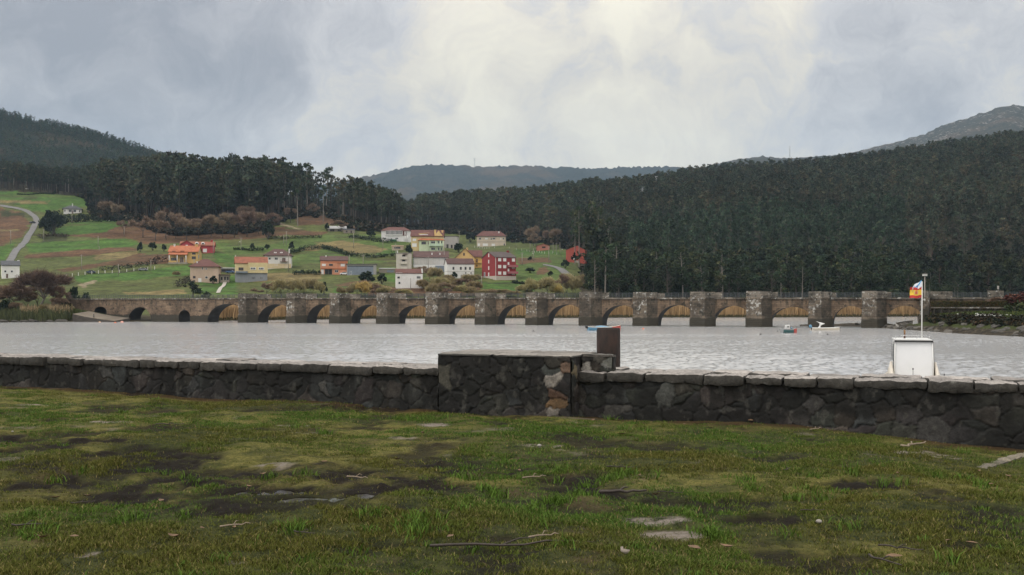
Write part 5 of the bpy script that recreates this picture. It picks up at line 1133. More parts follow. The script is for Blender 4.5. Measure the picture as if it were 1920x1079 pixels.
def house(name, label, px, py, w_, hgt, rise, dep, wallc, roof, kind='gable_x', yaw=0, wins=(), doors=(), chim=(), over=.5, extra=None, plinth=None, cat='house', base=None, shift=0.0, band=None, swins=()):
    """px,py: foot of the front wall's middle in the photo; w_,hgt,rise in photo pixels, dep in metres; wins: (u, v, w, h[, material]) in photo pixels from the front wall's middle bottom"""
    p = base or hit(px, py); s = p.y / F; W, H, RS_ = w_ * s, hgt * s, rise * s; D = dep
    o = empty(name, p, -math.atan2(p.x, p.y) + rad(yaw), label, cat); wm = wallm(wallc)
    x0, x1 = -W / 2, W / 2
    b_ = MB(); b_.box(x0, x1, 0, D, -4, H, wm)
    if kind == 'gable_x': b_.add([(x0, 0, H), (x0, D, H), (x0, D / 2, H + RS_), (x1, 0, H), (x1, D, H), (x1, D / 2, H + RS_)], [(0, 1, 2), (3, 5, 4)], wm)
    if kind == 'gable_y': b_.add([(x0, 0, H), (x1, 0, H), (0 + shift * s, 0, H + RS_), (x0, D, H), (x1, D, H), (shift * s, D, H + RS_)], [(0, 1, 2), (3, 5, 4)], wm)
    wl = b_.build('wall', wm, o)
    r = MB(); e = over; th = .22
    def slab(P4): n = (P4[1] - P4[0]).cross(P4[3] - P4[0]).normalized(); n = n if n.z > 0 else -n; vs = P4 + [q + n * th for q in P4]; r.add(vs, [(0, 1, 2, 3), (4, 7, 6, 5), (0, 4, 5, 1), (1, 5, 6, 2), (2, 6, 7, 3), (3, 7, 4, 0)], roof)
    V = Vector; dz = .02
    if kind == 'gable_x':
        k = RS_ / (D / 2); slab([V((x0 - e, -e, H - e * k + dz)), V((x1 + e, -e, H - e * k + dz)), V((x1 + e, D / 2, H + RS_ + dz)), V((x0 - e, D / 2, H + RS_ + dz))]); slab([V((x1 + e, D + e, H - e * k + dz)), V((x0 - e, D + e, H - e * k + dz)), V((x0 - e, D / 2, H + RS_ + dz)), V((x1 + e, D / 2, H + RS_ + dz))])
    elif kind == 'gable_y':
        c_ = shift * s; kl, kr = RS_ / (c_ - x0), RS_ / (x1 - c_); slab([V((x0 - e, D + e, H - e * kl + dz)), V((x0 - e, -e, H - e * kl + dz)), V((c_, -e, H + RS_ + dz)), V((c_, D + e, H + RS_ + dz))]); slab([V((x1 + e, -e, H - e * kr + dz)), V((x1 + e, D + e, H - e * kr + dz)), V((c_, D + e, H + RS_ + dz)), V((c_, -e, H + RS_ + dz))])
    elif kind == 'hip':
        hh = min(W, D) * .42; a = [V((x0 - e, -e, H)), V((x1 + e, -e, H)), V((x1 + e, D + e, H)), V((x0 - e, D + e, H))]; r1, r2 = V((x0 + hh, D / 2, H + RS_)), V((x1 - hh, D / 2, H + RS_)); lo = [q - V((0, 0, .2)) for q in a]
        r.add(a + [r1, r2] + lo, [(0, 1, 5, 4), (1, 2, 5), (2, 3, 4, 5), (3, 0, 4), (0, 6, 7, 1), (1, 7, 8, 2), (2, 8, 9, 3), (3, 9, 6, 0), (6, 9, 8, 7)], roof)
    elif kind == 'flat': r.box(x0 - e, x1 + e, -e, D + e, H + .003, H + .3, roof)
    elif kind == 'mono': r.add([(x0 - e, -e, H + .02), (x1 + e, -e, H + .02), (x1 + e, D + e, H + RS_), (x0 - e, D + e, H + RS_), (x0 - e, -e, H + .25), (x1 + e, -e, H + .25), (x1 + e, D + e, H + RS_ + .25), (x0 - e, D + e, H + RS_ + .25)], [(3, 2, 1, 0), (4, 5, 6, 7), (0, 1, 5, 4), (1, 2, 6, 5), (2, 3, 7, 6), (3, 0, 4, 7)], roof)
    ro = r.build('roof', roof, o)
    def opening(nm, u, v, ww, hh, pane, frame, side=None):
        uc, vc, hw, h_ = u * s, v * s, ww * s / 2, hh * s; f_ = MB(); t = .10
        T = None
        if side == 'R': T = Matrix.Translation((x1, 0, 0)) @ Matrix.Rotation(rad(90), 4, 'Z')
        if side == 'L': T = Matrix.Translation((x0, D, 0)) @ Matrix.Rotation(rad(-90), 4, 'Z')
        for (a, b2, c_, d) in ((-hw - t, hw + t, -t, 0), (-hw - t, hw + t, h_, h_ + t), (-hw - t, -hw, .0, h_), (hw, hw + t, 0, h_)): f_.box(uc + a, uc + b2, -.09, .02, vc + c_, vc + d, frame, T)
        if hw > .5: f_.box(uc - .04, uc + .04, -.075, .02, vc + .003, vc + h_ - .003, frame, T)
        fo_ = f_.build(nm, frame, o); g_ = MB(); g_.box(uc - hw + .002, uc + hw - .002, -.045, .02, vc + .002, vc + h_ - .002, pane, T); g_.build('pane' if nm == 'window' else 'leaf', pane, fo_)
    for q in wins: opening('window', q[0], q[1], q[2], q[3], q[4] if len(q) > 4 else GLS, q[5] if len(q) > 5 else FRW)
    for q in swins: opening('window', q[1], q[2], q[3], q[4], q[5] if len(q) > 5 else GLS, FRW, q[0])
    for q in doors: opening('door', q[0], q[1], q[2], q[3], q[4] if len(q) > 4 else BRN, q[5] if len(q) > 5 else FRW)
    for (u, dfrac, cw, z0, z1, *mm) in chim:
        cm = mm[0] if mm else wm; c_ = MB(); hw = cw * s / 2; c_.box(u*s - hw, u*s + hw, D * dfrac - hw, D * dfrac + hw, z0 * s, z1 * s, cm); c_.box(u*s - hw - .1, u*s + hw + .1, D * dfrac - hw - .1, D * dfrac + hw + .1, z1 * s + .003, z1 * s + .18, cm); c_.build('chimney', cm, ro)
    if plinth: q = MB(); q.box(x0 - .04, x1 + .04, -.05, D * .9, -4, plinth[0] * s, plinth[1]); q.build('plinth', plinth[1], o)
    if band: q = MB(); [q.box(x0 - .05, x1 + .05, -.12, D, v * s, v * s + hh * s, bm) for (v, hh, bm) in band]; q.build('band', band[0][2], o)
    if extra: extra(o, s, x0, x1, D, H, wm)
    return o
def xbox(parent, name, s, u0, u1, y0, y1, v0, v1, m_): b_ = MB(); b_.box(u0*s, u1*s, y0, y1, v0*s, v1*s, m_); return b_.build(name, m_, parent)
def balcony(parent, s, u0, u1, v, dep, m_, hv=3.0, solid=True):
    b_ = MB(); b_.box(u0*s, u1*s, -dep, -.003, v*s - .2, v*s, m_); o = b_.build('balcony', m_, parent); r = MB(); z0, z1 = v*s, (v + hv)*s
    if solid: r.box(u0*s, u1*s, -dep - .003, -dep + .1, z0, z1, m_); r.box(u0*s, u0*s + .1, -dep + .103, -.003, z0, z1, m_); r.box(u1*s - .1, u1*s, -dep + .103, -.003, z0, z1, m_)
    else:
        n = max(3, int((u1 - u0) * s / .35)); r.box(u0*s, u1*s, -dep, -dep + .07, z1 - .08, z1, m_)
        for k in range(n + 1): x = u0*s + (u1 - u0)*s*k/n; r.box(x - .03, x + .03, -dep, -dep + .06, z0, z1 - .08, m_)
    r.build('railing', m_, o)
def columns(parent, s, us, y, v0, v1, m_, r=.16):
    for u in us: MB().tube([(u*s, y, v0*s), (u*s, y, v1*s)], r, 8, m_).build('column', m_, parent)

def ex1(o, s, x0, x1, D, H, wm): xbox(o, 'porch_pier', s, -12, -10, -.6, -.1, -2, 7.5, SHU); xbox(o, 'porch_pier', s, 9, 11, -.6, -.1, -2, 7.5, SHU)
house('hill_house', 'single-storey white house with slate hipped roof behind the dark hedge on the hill', 136, 401, 31, 9, 7.5, 11, WHT, T_SLT, 'hip', 0, [(-12,3,4,4), (-4,3,5,4), (4,3,4,4), (12,3,3,4)], [(0,0,3,6)], [(0,.4,1.6,12,19,SHU)], 1.0, ex1)
house('riverside_house', 'white slate-roofed house at the left edge of the village', 20, 522, 30, 24, 8.5, 9, WHT, T_SLT, 'gable_x', 2, [(2,11,3,3.2), (-9,11,3,3.2)], [(-6,0,3.4,8)], [(14,.5,3.4,24,34,SHU)], .4)
def ex3(o, s, x0, x1, D, H, wm):
    r = MB(); r.add([(-26*s, -2.6, 15*s), (9*s, -2.6, 15*s), (9*s, .35, 20.5*s), (-26*s, .35, 20.5*s), (-26*s, -2.6, 16*s), (9*s, -2.6, 16*s), (9*s, .35, 21.5*s), (-26*s, .35, 21.5*s)], [(3,2,1,0), (4,5,6,7), (0,1,5,4), (1,2,6,5), (2,3,7,6), (3,0,4,7)], T_ORG); r.build('porch_roof', T_ORG, o)
    columns(o, s, (-24, -9.5, 6.5), -2.3, 0, 15, SHU, .2); b_ = MB(); b_.box(-26*s, 9*s, -2.7, -.1, -4, 1.2*s, STN); b_.build('porch_floor', STN, o); b_ = MB(); b_.box(-25*s, -11*s, -2.5, -2.35, 1.2*s+.003, 4.4*s, wm); b_.build('porch_parapet', wm, o)
    r = MB(); r.box(-20*s, -14*s, -.6, 2.4, 20.4*s, 23*s, BRN); r.box(-5*s, 2*s, -.6, 2.4, 20.4*s, 23*s, BRN); r.build('dormer', BRN, o)
house('yellow_house', 'yellow house with bright orange tiled roof and pillared porch', 344, 494, 52, 22, 11, 9.5, (.50, .33, .12), T_ORG, 'gable_x', -13, [(19,8,7,4.5,GLS,BRN), (19,16.5,6,3,GLS,BRN), (-20,4,5,6), (-15,4,4,6,GLS,BRN)], [(-3,1.4,6,9.5)], [(21,.45,4.5,24,36), (-20,.45,2.4,26,36,SHU)], .6, ex3, swins=[('R', 8, 10, 5, 6), ('R', 12, 20, 4, 4)])
def ex4(o, s, x0, x1, D, H, wm):
    g_ = MB(); r = MB(); u0, u1 = -29, -8
    g_.add([(u0*s, -1.6, -4), (u1*s, -1.6, -4), (u1*s, -1.6, 17*s), ((u0+u1)/2*s, -1.6, 23.5*s), (u0*s, -1.6, 17*s), (u0*s, 5, -4), (u1*s, 5, -4), (u1*s, 5, 17*s), ((u0+u1)/2*s, 5, 23.5*s), (u0*s, 5, 17*s)], [(0,1,2,3,4), (0,5,6,1), (1,6,7,2), (4,9,5,0)], wm); g_.build('gabled_wing', wm, o)
    for sg in (0, 1):
        a = u0 - 1.5 if sg == 0 else u1 + 1.5; c_ = (u0 + u1) / 2; r.add([(a*s, -2.1, 16.3*s), (c_*s, -2.1, 23.9*s), (c_*s, 5.5, 23.9*s), (a*s, 5.5, 16.3*s), (a*s, -2.1, 17.2*s), (c_*s, -2.1, 24.8*s), (c_*s, 5.5, 24.8*s), (a*s, 5.5, 17.2*s)], [(0,1,2,3), (7,6,5,4), (0,4,5,1), (3,7,4,0), (2,6,7,3)], T_TER)
    r.build('wing_roof', T_TER, o); xbox(o, 'wing_window', s, -20.5, -16.5, -1.72, -1.55, 10, 16, SHU)
    for u in (-1, 10): 
        d = MB(); pts = [((u + 3.4*math.cos(t))*s, .35, (17.5 + 4.6*math.sin(t))*s) for t in [math.pi*k/10 for k in range(11)]]; d.loft([pts, [(x, 4, z) for x, y, z in pts]], SHU, True, True); d.build('dormer', SHU, o); xbox(o, 'dormer_window', s, u - 1.8, u + 1.8, .25, .34, 18, 20.5, GLS)
house('crimson_house', 'crimson-pink house with terracotta roof and two arched dormers behind the yellow house', 370, 476, 60, 15.5, 7.5, 10, (.34, .045, .055), T_TER, 'gable_x', -4, [(12,3,3,6,SHU), (15.5,3,2.5,6,SHU)], (), [(25,.5,4,15,26)], .6, ex4)
def ex5(o, s, x0, x1, D, H, wm): xbox(o, 'porch_wing', s, 27, 44, 3, 8, -4, 14, STN); xbox(o, 'porch_roof', s, 25.6, 45.5, 2.4, 8.6, 14.05, 15.5, T_BRN); [xbox(o, 'porch_opening', s, u, u + 3, 2.9, 2.995, 5, 11, DKG) for u in (29, 35, 40)]
house('beige_house', 'square beige-pink house with maroon hipped roof just above the bridge', 383, 530, 51, 30, 15, 12, (.46, .345, .26), T_RED, 'hip', -6, [(-3,24,1.8,4.5,GLS), (3.5,24,1.8,3,GLS), (4,7.5,4,3.6), (-18,8,4,3.5,GLS,BRN)], [(-8,1,5,6.5,SHU)], [(-14,.2,2.2,30,39,SHU)], .8, ex5)
def ex6(o, s, x0, x1, D, H, wm):
    balcony(o, s, -28.5, -7, 17.5, 1.6, BLU, 2.2); xbox(o, 'bay', s, -6, 29.4, -.7, -.003, 16.8, 36, wm)
    for u in (3, 18): xbox(o, 'bay_window', s, u - 5, u + 5, -.83, -.703, 22.5, 27.5, SHU); [xbox(o, 'bay_window_pane', s, u - 4 + k*2.8, u - 2 + k*2.8, -.9, -.835, 23.3, 26.7, GLS) for k in range(3)]
house('cream_house', 'cream-yellow house over a grey ground floor with a long terracotta roof', 471.5, 529, 58, 35, 12, 10, (.56, .46, .25), T_TER, 'gable_x', 2, [(-19,21.5,2.2,5,GLS,BRN), (-16,21.5,2.2,5,GLS,BRN), (-22,21.5,2.2,5,GLS,BRN), (2,6,1.8,2.2,GLS,DKG), (5,6,1.8,2.2,GLS,DKG), (18,6,2.4,2.6,GLS,DKG)], (), [(-28.5,.5,1.2,40,50,SHU)], .4, ex6, (16.5, wallm((.22, .23, .24), 'grey_render')))
def ex7(o, s, x0, x1, D, H, wm): balcony(o, s, 4, 19, 13, 1.3, BRN, 3.2, False); [xbox(o, 'roof_window', s, u - 2.5, u + 2.5, 1.2, 3.2, 27, 31, SHU) for u in (-5, 6)]; xbox(o, 'ground_storey', s, -24.4, 24.4, -.06, 0, 0, 9, wallm((.55, .44, .27), 'cream_render'))
house('white_house', 'white two-storey house with dark hipped roof and two roof windows', 521, 504, 48, 24.5, 13, 10, (.62, .60, .56), T_BRN, 'hip', -4, [(-15,16.5,3.5,3.6), (-3,16.5,5.5,4), (-3,5.5,4.2,3)], [(11,13,6,7), (15.5,1,4,8.5)], [(20,.4,1.8,25,37,SHU)], .9, ex7, swins=[('R', 9, 16, 4, 4)])
def ex8(o, s, x0, x1, D, H, wm): xbox(o, 'cornice', s, -25.3, 25.3, -.5, -.003, 22.3, 23.3, wallm((.50, .17, .075))); xbox(o, 'ledge', s, -25.6, 25.6, -.6, -.003, 11.2, 12, wallm((.5, .17, .075))); xbox(o, 'bay', s, -25, 6, -.45, -.003, 12.05, 22.2, wm); xbox(o, 'bay_window', s, -9.5, -2.5, -.6, -.455, 16.5, 20, GLS); xbox(o, 'bay_window', s, -22.5, -15.5, -.6, -.455, 16, 20, SHU)
house('orange_house', 'orange two-storey house with dark roof and an open garage', 626.5, 515.5, 50, 26.5, 8.5, 10, (.52, .235, .135), T_BRN, 'gable_x', 1, [(16,16,7,4,SHU), (4.5,4.5,6,4), (4.5,13.5,2.4,6.5,SHU)], [(-10.5,.3,13,9.6,DKG,STN), (-21.5,.3,4,9,SHU)], [(-15,.4,2,25,36,SHU)], .4, ex8)
def ex9(o, s, x0, x1, D, H, wm): xbox(o, 'high_window', s, -26, 22, -.06, -.003, 15.5, 17.4, GLS); xbox(o, 'sheet_door', s, -26, 22, -.055, -.003, 0.3, 15.4, BLU)
house('grey_shed', 'long flat-roofed grey shed beside the orange house', 678, 516, 55, 19.5, 0, 12, (.30, .29, .27), mat('flat_roof', (.10, .09, .085)), 'flat', 0, (), [(-20,.3,2.6,6.5,DKG)], (), .4, ex9, cat='shed')
house('farm_shed', 'low farm shed with pale grey sheet roof below the woods', 632, 434.5, 33, 4.5, 6.5, 7, (.20, .175, .14), mat('grey_roof_sheet', (.30, .30, .29), .7, .2, .4, 4), 'mono', 0, [(4,.3,6,3.4,DKG,STN)], [(-9,0,8,3.8,DKG,STN)], (), .5, cat='shed')
house('ruined_hut', 'ruined stone hut with dark gaps right of the grey-roofed farm shed', 655, 437.5, 20, 6, 2.5, 6, (.22, .19, .155), T_SLT, 'mono', 6, [(-5,1.2,3,3.4,DKG,STN)], [(3.5,0,2.2,4.6,DKG,STN)], (), .2, cat='hut')
def ex11(o, s, x0, x1, D, H, wm):
    fr = MB(); fr.box(-19*s, 12*s, -.5, -.003, 11*s, 20.5*s, SHU); fr.build('glazed_gallery', SHU, o); g_ = MB()
    for k in range(13): u = -18.2 + k * 2.33; g_.box(u*s, (u + 1.5)*s, -.56, -.505, 12.6*s, 19.6*s, GLS)
    g_.build('gallery_pane', GLS, o); xbox(o, 'tarpaulin', s, -10, 2, -1.6, -.3, 0, 3.4, GRN); xbox(o, 'side_wing', s, 19, 28.5, 1, 8, -3, 14, SHU); columns(o, s, (17.5, 22), -.5, 0, 11, SHU, .2); xbox(o, 'tile_hung_wall', s, 13, 20, -.2, -.003, 10.5, 20, T_RED); xbox(o, 'porch_opening', s, 19, 22, .9, .995, 0, 9.5, DKG)
house('gallery_house', 'white house with a long glazed gallery and maroon roof below the woods', 742, 453, 54, 20, 7.5, 10, (.58, .57, .56), T_RED, 'hip', -5, [(-20,4,5,2.6), (2,4,5,2.6)], (), [(17.5,-.02,2,12,18,SHU)], .6, ex11)
def ex12(o, s, x0, x1, D, H, wm):
    d = MB(); tn = wallm((.62, .44, .20), 'yellow_render'); d.add([(-17*s, .8, 29*s), (5*s, .8, 29*s), (9*s, 3.5, 35.5*s), (-16*s, .8, 33*s), (-17*s, 6, 29*s), (5*s, 6, 29*s), (9*s, 6, 36*s), (-16*s, 6, 34*s)], [(0,1,2,3), (3,2,6,7), (1,5,6,2), (4,0,3,7)], tn); d.build('dormer', tn, o); xbox(o, 'dormer_window', s, -14.5, 1.5, .68, .79, 29.6, 31.6, SHU)
    g_ = MB(); g_.add([(13*s, -.3, 28*s), (29*s, -.3, 28*s), (21.5*s, -.3, 38.5*s), (13*s, 5, 28*s), (29*s, 5, 28*s), (21.5*s, 5, 38.5*s)], [(0,1,2), (0,2,5,3), (1,4,5,2)], tn); g_.build('gable', tn, o)
house('tan_house', 'large tan three-storey house with maroon roof, yellow dormer and gable', 801, 471, 60, 28, 12, 12, (.50, .39, .20), T_RED, 'gable_x', -3, [(-24,8,8,6,CRM and SHU), (-24,19,6,4,SHU)], (), [(14.5,.12,3,29,39.5,wallm((.62,.44,.20),'yellow_render')), (28,.3,2.6,28,39,wallm((.62,.44,.20),'yellow_render'))], .5, ex12)
def ex13(o, s, x0, x1, D, H, wm): balcony(o, s, -4.5, 23, 10.2, 1.5, wallm((.40, .50, .38), 'pale_green_render'), 4.2); columns(o, s, (-4, 8.5, 17.5, 22.6), -1.4, -2, 20, wm, .18)
house('green_villa', 'pale green villa with bright orange hipped roof in front of the tan house', 808.5, 471.5, 45, 21, 9, 10, (.47, .54, .37), T_ORG, 'hip', 2, [(-14,13,8,4.5,GLS,BRN), (3.5,13.5,7.5,5), (14,13,2.4,6), (19,13,2.4,6), (3.5,2.5,7,4), (14,1.5,2.4,5.5), (19,1.5,2.4,5.5)], [(-5,12.5,2.6,6)], (), .8, ex13)
house('grey_block', 'plain grey rendered box of a house beside the tan house', 845, 466, 25, 22, 0, 9, (.35, .33, .31), mat('flat_roof', (.10, .09, .085)), 'flat', -6, (), [(-6,.3,3.5,7,DKG,STN), (2,.3,3,6,DKG,STN), (8,.3,3,6,DKG,STN)], (), .15)
house('beige_villa', 'wide beige two-storey house with maroon hipped roof below the woods', 921, 462.5, 54, 19.5, 10, 11, (.50, .42, .33), T_RED, 'hip', -2, [(-21,13,4,3), (-9,13.4,5,2.6,SHU), (0,12.4,1.8,3.6), (5,13.4,5,2.6), (18,13,2,3,SHU), (23,13,2,3)], [(24.5,0,2,5.5,DKG), (-23,1,4,4.5,SHU), (-11,1,9,4.4,SHU), (4,1,6,4,SHU)], [(14,.3,2.2,21,28,SHU)], .8, None, None, 'house', None, 0, [(8.2,.7,STN)])
def ex16(o, s, x0, x1, D, H, wm):
    for v in (10, 20, 29): balcony(o, s, -6, 6.5, v, 1.0, wm, 4.2)
    [xbox(o, 'recess', s, -3, 3, -.05, -.003, v + 4.6, v + 7.6, DKG) for v in (20, 29)]; xbox(o, 'awning', s, -1, 7, -1.3, -.1, 37.6, 38.6, BRN)
house('tall_narrow_house', 'tall narrow pale building with small balconies above the white riverside house', 757, 515, 28, 39.5, 2, 9, (.50, .46, .40), mat('flat_roof', (.10, .09, .085)), 'mono', -3, (), (), [(-12,.1,2,39,44,SHU)], .2, ex16)
def ex17(o, s, x0, x1, D, H, wm): xbox(o, 'parapet', s, -25.4, -13, -.06, 5, 27.5, 29, wm); xbox(o, 'side_parapet', s, 23, 25.2, -.06, 8, 27.5, 37, wm); [xbox(o, 'wall_panel', s, u - 3.2, u + 3.2, -.05, -.003, 17.5, 22, SHU) for u in (-10, 3)]
house('white_riverside_house', 'white house with short maroon roof nearest the bridge', 767.5, 541, 50, 27.5, 8.5, 9, WHT, T_RED, 'gable_x', 2, [(-20,18.5,4,3,GLS,STN), (15,18.2,1.9,4.2), (17.4,18.2,1.9,4.2), (19.8,18.2,1.9,4.2), (-18.5,8.5,2.6,2.8,GLS,DKG)], (), (), .15, ex17)
def ex18(o, s, x0, x1, D, H, wm): xbox(o, 'blue_container', s, 8, 29, -3.2, -.7, -3, 12, BLU); xbox(o, 'upper_band', s, -32.4, 32.4, -.25, -.003, 26.2, 27.6, SHU); xbox(o, 'lower_wall', s, -32.4, 32.4, -.08, -.003, 0, 14, SHU); [xbox(o, 'hanging_panel', s, u - 5.6, u + 5.6, -.06, -.003, 15, 25.8, wallm((.50,.48,.45))) for u in (-26, -14, -2, 10, 22)]; columns(o, s, (-33, 26), -.5, -2, 27, BLU, .12)
house('warehouse', 'long grey-white warehouse with brown roof in the middle of the village', 808, 511, 64, 28, 12, 14, (.42, .42, .40), T_BRN, 'gable_x', 0, [(-13,10,3,4), (-4,10,3,4), (4,8,1.6,3,SHU)], (), [(2,.2,2.4,30,36,SHU), (17,.2,2.4,30,36,SHU)], .5, ex18, cat='warehouse')
house('long_white_house', 'white house with a row of four small windows and brown roof', 864, 522, 51, 26.5, 10.5, 9, WHT, T_BRN, 'gable_x', 10, [(-14,16,3,4.8,GLS,STN), (0,16,3,4.8,GLS,STN), (9,16,3,4.8,GLS,STN), (17.5,16,3,4.8,GLS,STN), (9.5,9,1.4,1.6,GLS,DKG), (19.5,9,1.4,1.6,GLS,DKG)], [(1.5,0,3.6,6.5,GRY and STN)], (), .25, None, None, 'house', None, 0, [(12.2,.4,STN)])
def ex20(o, s, x0, x1, D, H, wm):
    tn = wallm((.56, .36, .12), 'ochre_render'); b_ = MB(); b_.box(10*s, 32*s, 3, 9, -4, 24*s, tn); b_.build('side_wing', tn, o); r = MB(); r.add([(6*s, 2.4, 24*s), (33*s, 2.4, 24*s), (33*s, 8, 37*s), (2*s, 8, 37*s), (6*s, 2.4, 25*s), (33*s, 2.4, 25*s), (33*s, 8, 38*s), (2*s, 8, 38*s)], [(3,2,1,0), (4,5,6,7), (0,1,5,4), (1,2,6,5), (2,3,7,6), (3,0,4,7)], T_RED); r.build('wing_roof', T_RED, o); b_ = MB(); b_.box(20*s, 31*s, 2, 3, 12.5*s, 13.5*s, tn); b_.build('balcony', tn, o); xbox(o, 'wing_door', s, 21, 24, 2.9, 2.995, 13.5, 21, BRN); xbox(o, 'wing_window', s, 21, 23.5, 2.9, 2.995, 6, 9.5, BRN)
house('ochre_house', 'ochre-yellow house with a front gable and maroon roof left of the red block', 872, 508, 36, 22, 17, 11, (.56, .37, .15), T_RED, 'gable_y', 0, [(-2,26.5,2.2,4.5,GLS,BRN)], (), [(4,.25,3,30,41)], .3, ex20, base=hit(872, 506))
RW = wallm((.23, .022, .024), 'red_render')
def ex21(o, s, x0, x1, D, H, wm):
    for v in (12.5, 24.8): balcony(o, s, 4, 24, v, 1.3, wallm((.30, .10, .11), 'faded_red_render'), 3.6)
    b_ = MB(); zz_ = [(-21, 0), (-39.5, 0)]
    xbox(o, 'corner_trim', s, -21.2, -20.3, -.08, -.003, 0, 42, SHU)
house('red_apartment_block', 'three-storey dark red apartment block with white shuttered windows and balconies', 948, 525.5, 44, 42, 11, 14, (.23, .022, .024), tiles('roof_tile_grey_brown', (.075, .055, .05)), 'gable_x', 27,
      [(-12.5,35.2,5.6,5.2,SHU), (-2,35.2,5.6,5.2,SHU), (-12.5,22.4,5.6,5.2,SHU), (-2,22.4,5.6,5.2,SHU), (-12.5,10.2,5.6,5.2,SHU), (-2,10.2,5.6,5.2,SHU), (16.5,35.2,5.6,5.2,SHU), (16.5,22.2,5.6,5.2,SHU), (16.5,10.2,5.6,5.2,SHU)], [(6,24.8,2.6,8.4,SHU), (6,12.5,2.6,8.4,SHU)], [(19,.5,3.5,44,56,wallm((.23,.022,.024)))], .25, ex21, (7.5, wallm((.42, .37, .32), 'beige_base')), swins=[('L', 30, 44, 3, 6, SHU), ('L', 30, 32, 3, 6, SHU), ('L', 30, 20, 3, 6, SHU), ('L', 30, 8, 3, 6, SHU), ('L', 12, 6, 5, 9, BLU)])
house('pink_bungalow', 'low pink house with a shallow gable at the foot of the dark woods', 1018.5, 470, 24, 8, 4, 9, (.44, .17, .12), T_TER, 'gable_y', 4, [(1,4.6,6,2.4,DKG,BRN)], (), (), .4)
def ex23(o, s, x0, x1, D, H, wm): xbox(o, 'stair_stub', s, 0, 6, -1.2, -.1, -4, 4, STN); xbox(o, 'stain', s, 8, 13, -.04, -.003, 15, 18, BRN)
house('red_gabled_building', 'bright red gabled building half hidden by the dark wood on the right', 1079, 493, 36, 23, 8, 12, (.34, .068, .046), mat('flat_roof_red', (.30, .08, .055)), 'gable_y', -6, [(-2,6.5,3.2,6.4,SHU,SHU)], (), (), .1, ex23, shift=3, cat='building')
house('field_hut', 'tiny pink-roofed hut with one dark window at the field corner', 746, 469.5, 21, 7, 1.8, 5, (.40, .33, .25), mat('pink_roof_sheet', (.40, .25, .18)), 'mono', 3, [(-1,3,11,2.8,GLS,STN)], (), (), .3, cat='hut')
house('stone_byre', 'low stone wall with grey-blue sheets between the grey shed and the white houses', 726, 512.5, 30, 7.5, 1.5, 4, (.24, .21, .17), mat('grey_roof_sheet', (.30, .30, .29), .7, .2, .4, 4), 'mono', 0, [(6,1.4,12,4,BLU,STN)], (), (), .2, cat='byre')
def exsh(o, s, x0, x1, D, H, wm): columns(o, s, (-13, 13), -.2, -1, 7, STN, .15)
house('lean_to', 'low dark lean-to with clutter between the beige and the cream house', 427, 511, 28, 7, 1.6, 6, (.10, .085, .07), mat('grey_roof_sheet', (.30, .30, .29), .7, .2, .4, 4), 'mono', 0, [(-3,1,16,4.5,DKG,STN)], (), (), .4, exsh, cat='shed')

# ---- roads, vehicles, poles, fences
def roadstrip(pts, wd, nm, m_):
    P_ = [hit(*p) for p in pts]; Q = []
    for a, b_ in zip(P_[:-1], P_[1:]):
        n = max(2, int((b_ - a).length / 3)); Q += [a.lerp(b_, k / n) for k in range(n)]
    Q.append(P_[-1]); S_ = [sum((Q[min(len(Q)-1, max(0, i + k))] for k in range(-4, 5)), Vector()) / 9 for i in range(len(Q))]; vs = []
    for i, p in enumerate(S_):
        d = (S_[min(i+1, len(S_)-1)] - S_[max(0, i-1)]); d.z = 0; d.normalize(); nr = Vector((-d.y, d.x, 0)) * wd / 2
        for k in (-1, -.5, 0, .5, 1): q = p + nr * k; vs.append((q.x, q.y, float(zxy(q.x, q.y)) + .28))
    fs = [(i*5+k, i*5+k+1, i*5+k+6, i*5+k+5) for i in range(len(S_)-1) for k in range(4)]
    return tag(MB().add(vs, fs, m_).build(nm), kind='structure')
asph = mat('worn_asphalt', (.13, .127, .123), .9, .2, .3, 4)
roadstrip([(-40, 380), (0, 386), (38, 392), (60, 402), (69, 411), (66, 422), (55, 440), (40, 462), (24, 480), (8, 503)], 4.0, 'road', asph)
roadstrip([(1008, 497), (1028, 498), (1042, 499), (1052, 506), (1062, 514), (1072, 524)], 5, 'road', asph)
roadstrip([(408, 553), (418, 538), (424, 527), (428, 518)], 1.6, 'path', mat('garden_path', (.36, .33, .29)))
def car(nm, label, p, rz, colr, grp=None):
    o = empty(nm, p, rz, label, 'car', grp); pm = mat('car_paint', colr, .3, .08, 1, 4, bmp=0); b_ = MB(); L, W = 4.2, 1.75
    prof = [(-2.1, .45), (-2.1, .85), (-1.95, .98), (-1.2, 1.02), (-.75, 1.42), (.75, 1.46), (1.45, .98), (2.0, .85), (2.1, .6), (2.1, .35), (-2.05, .35)]
    b_.loft([[(x, -W/2, z) for x, z in prof], [(x, W/2, z) for x, z in prof]], pm, False); b_.build('body', pm, o)
    g_ = MB(); gp = [(-1.1, 1.03), (-.70, 1.38), (.70, 1.41), (1.32, 1.02)]; g_.loft([[(x, -W/2 - .02, z) for x, z in gp], [(x, W/2 + .02, z) for x, z in gp]], GLS, False); g_.build('window', GLS, o)
    ty = mat('tyre_rubber', (.02, .02, .02))
    for x in (-1.3, 1.3):
        for y in (-W/2 + .08, W/2 - .08):
            wl = MB(); c0 = Vector((x, y, .32)); wl.tube([c0 - Vector((0, .1, 0)), c0 + Vector((0, .1, 0))], .32, 14, ty); wl.build('wheel', ty, o)
    return o
c1 = hit(61, 420); c1.z += .28; car('parked_car', 'dark car driving round the bend of the hill road', c1, rad(60), (.03, .035, .05))
c1 = hit(645.5, 516.5); c1.z += .1; car('parked_car', 'white car parked between the orange house and the grey shed', c1, rad(4), (.66, .66, .66))
c1 = hit(637, 517); 
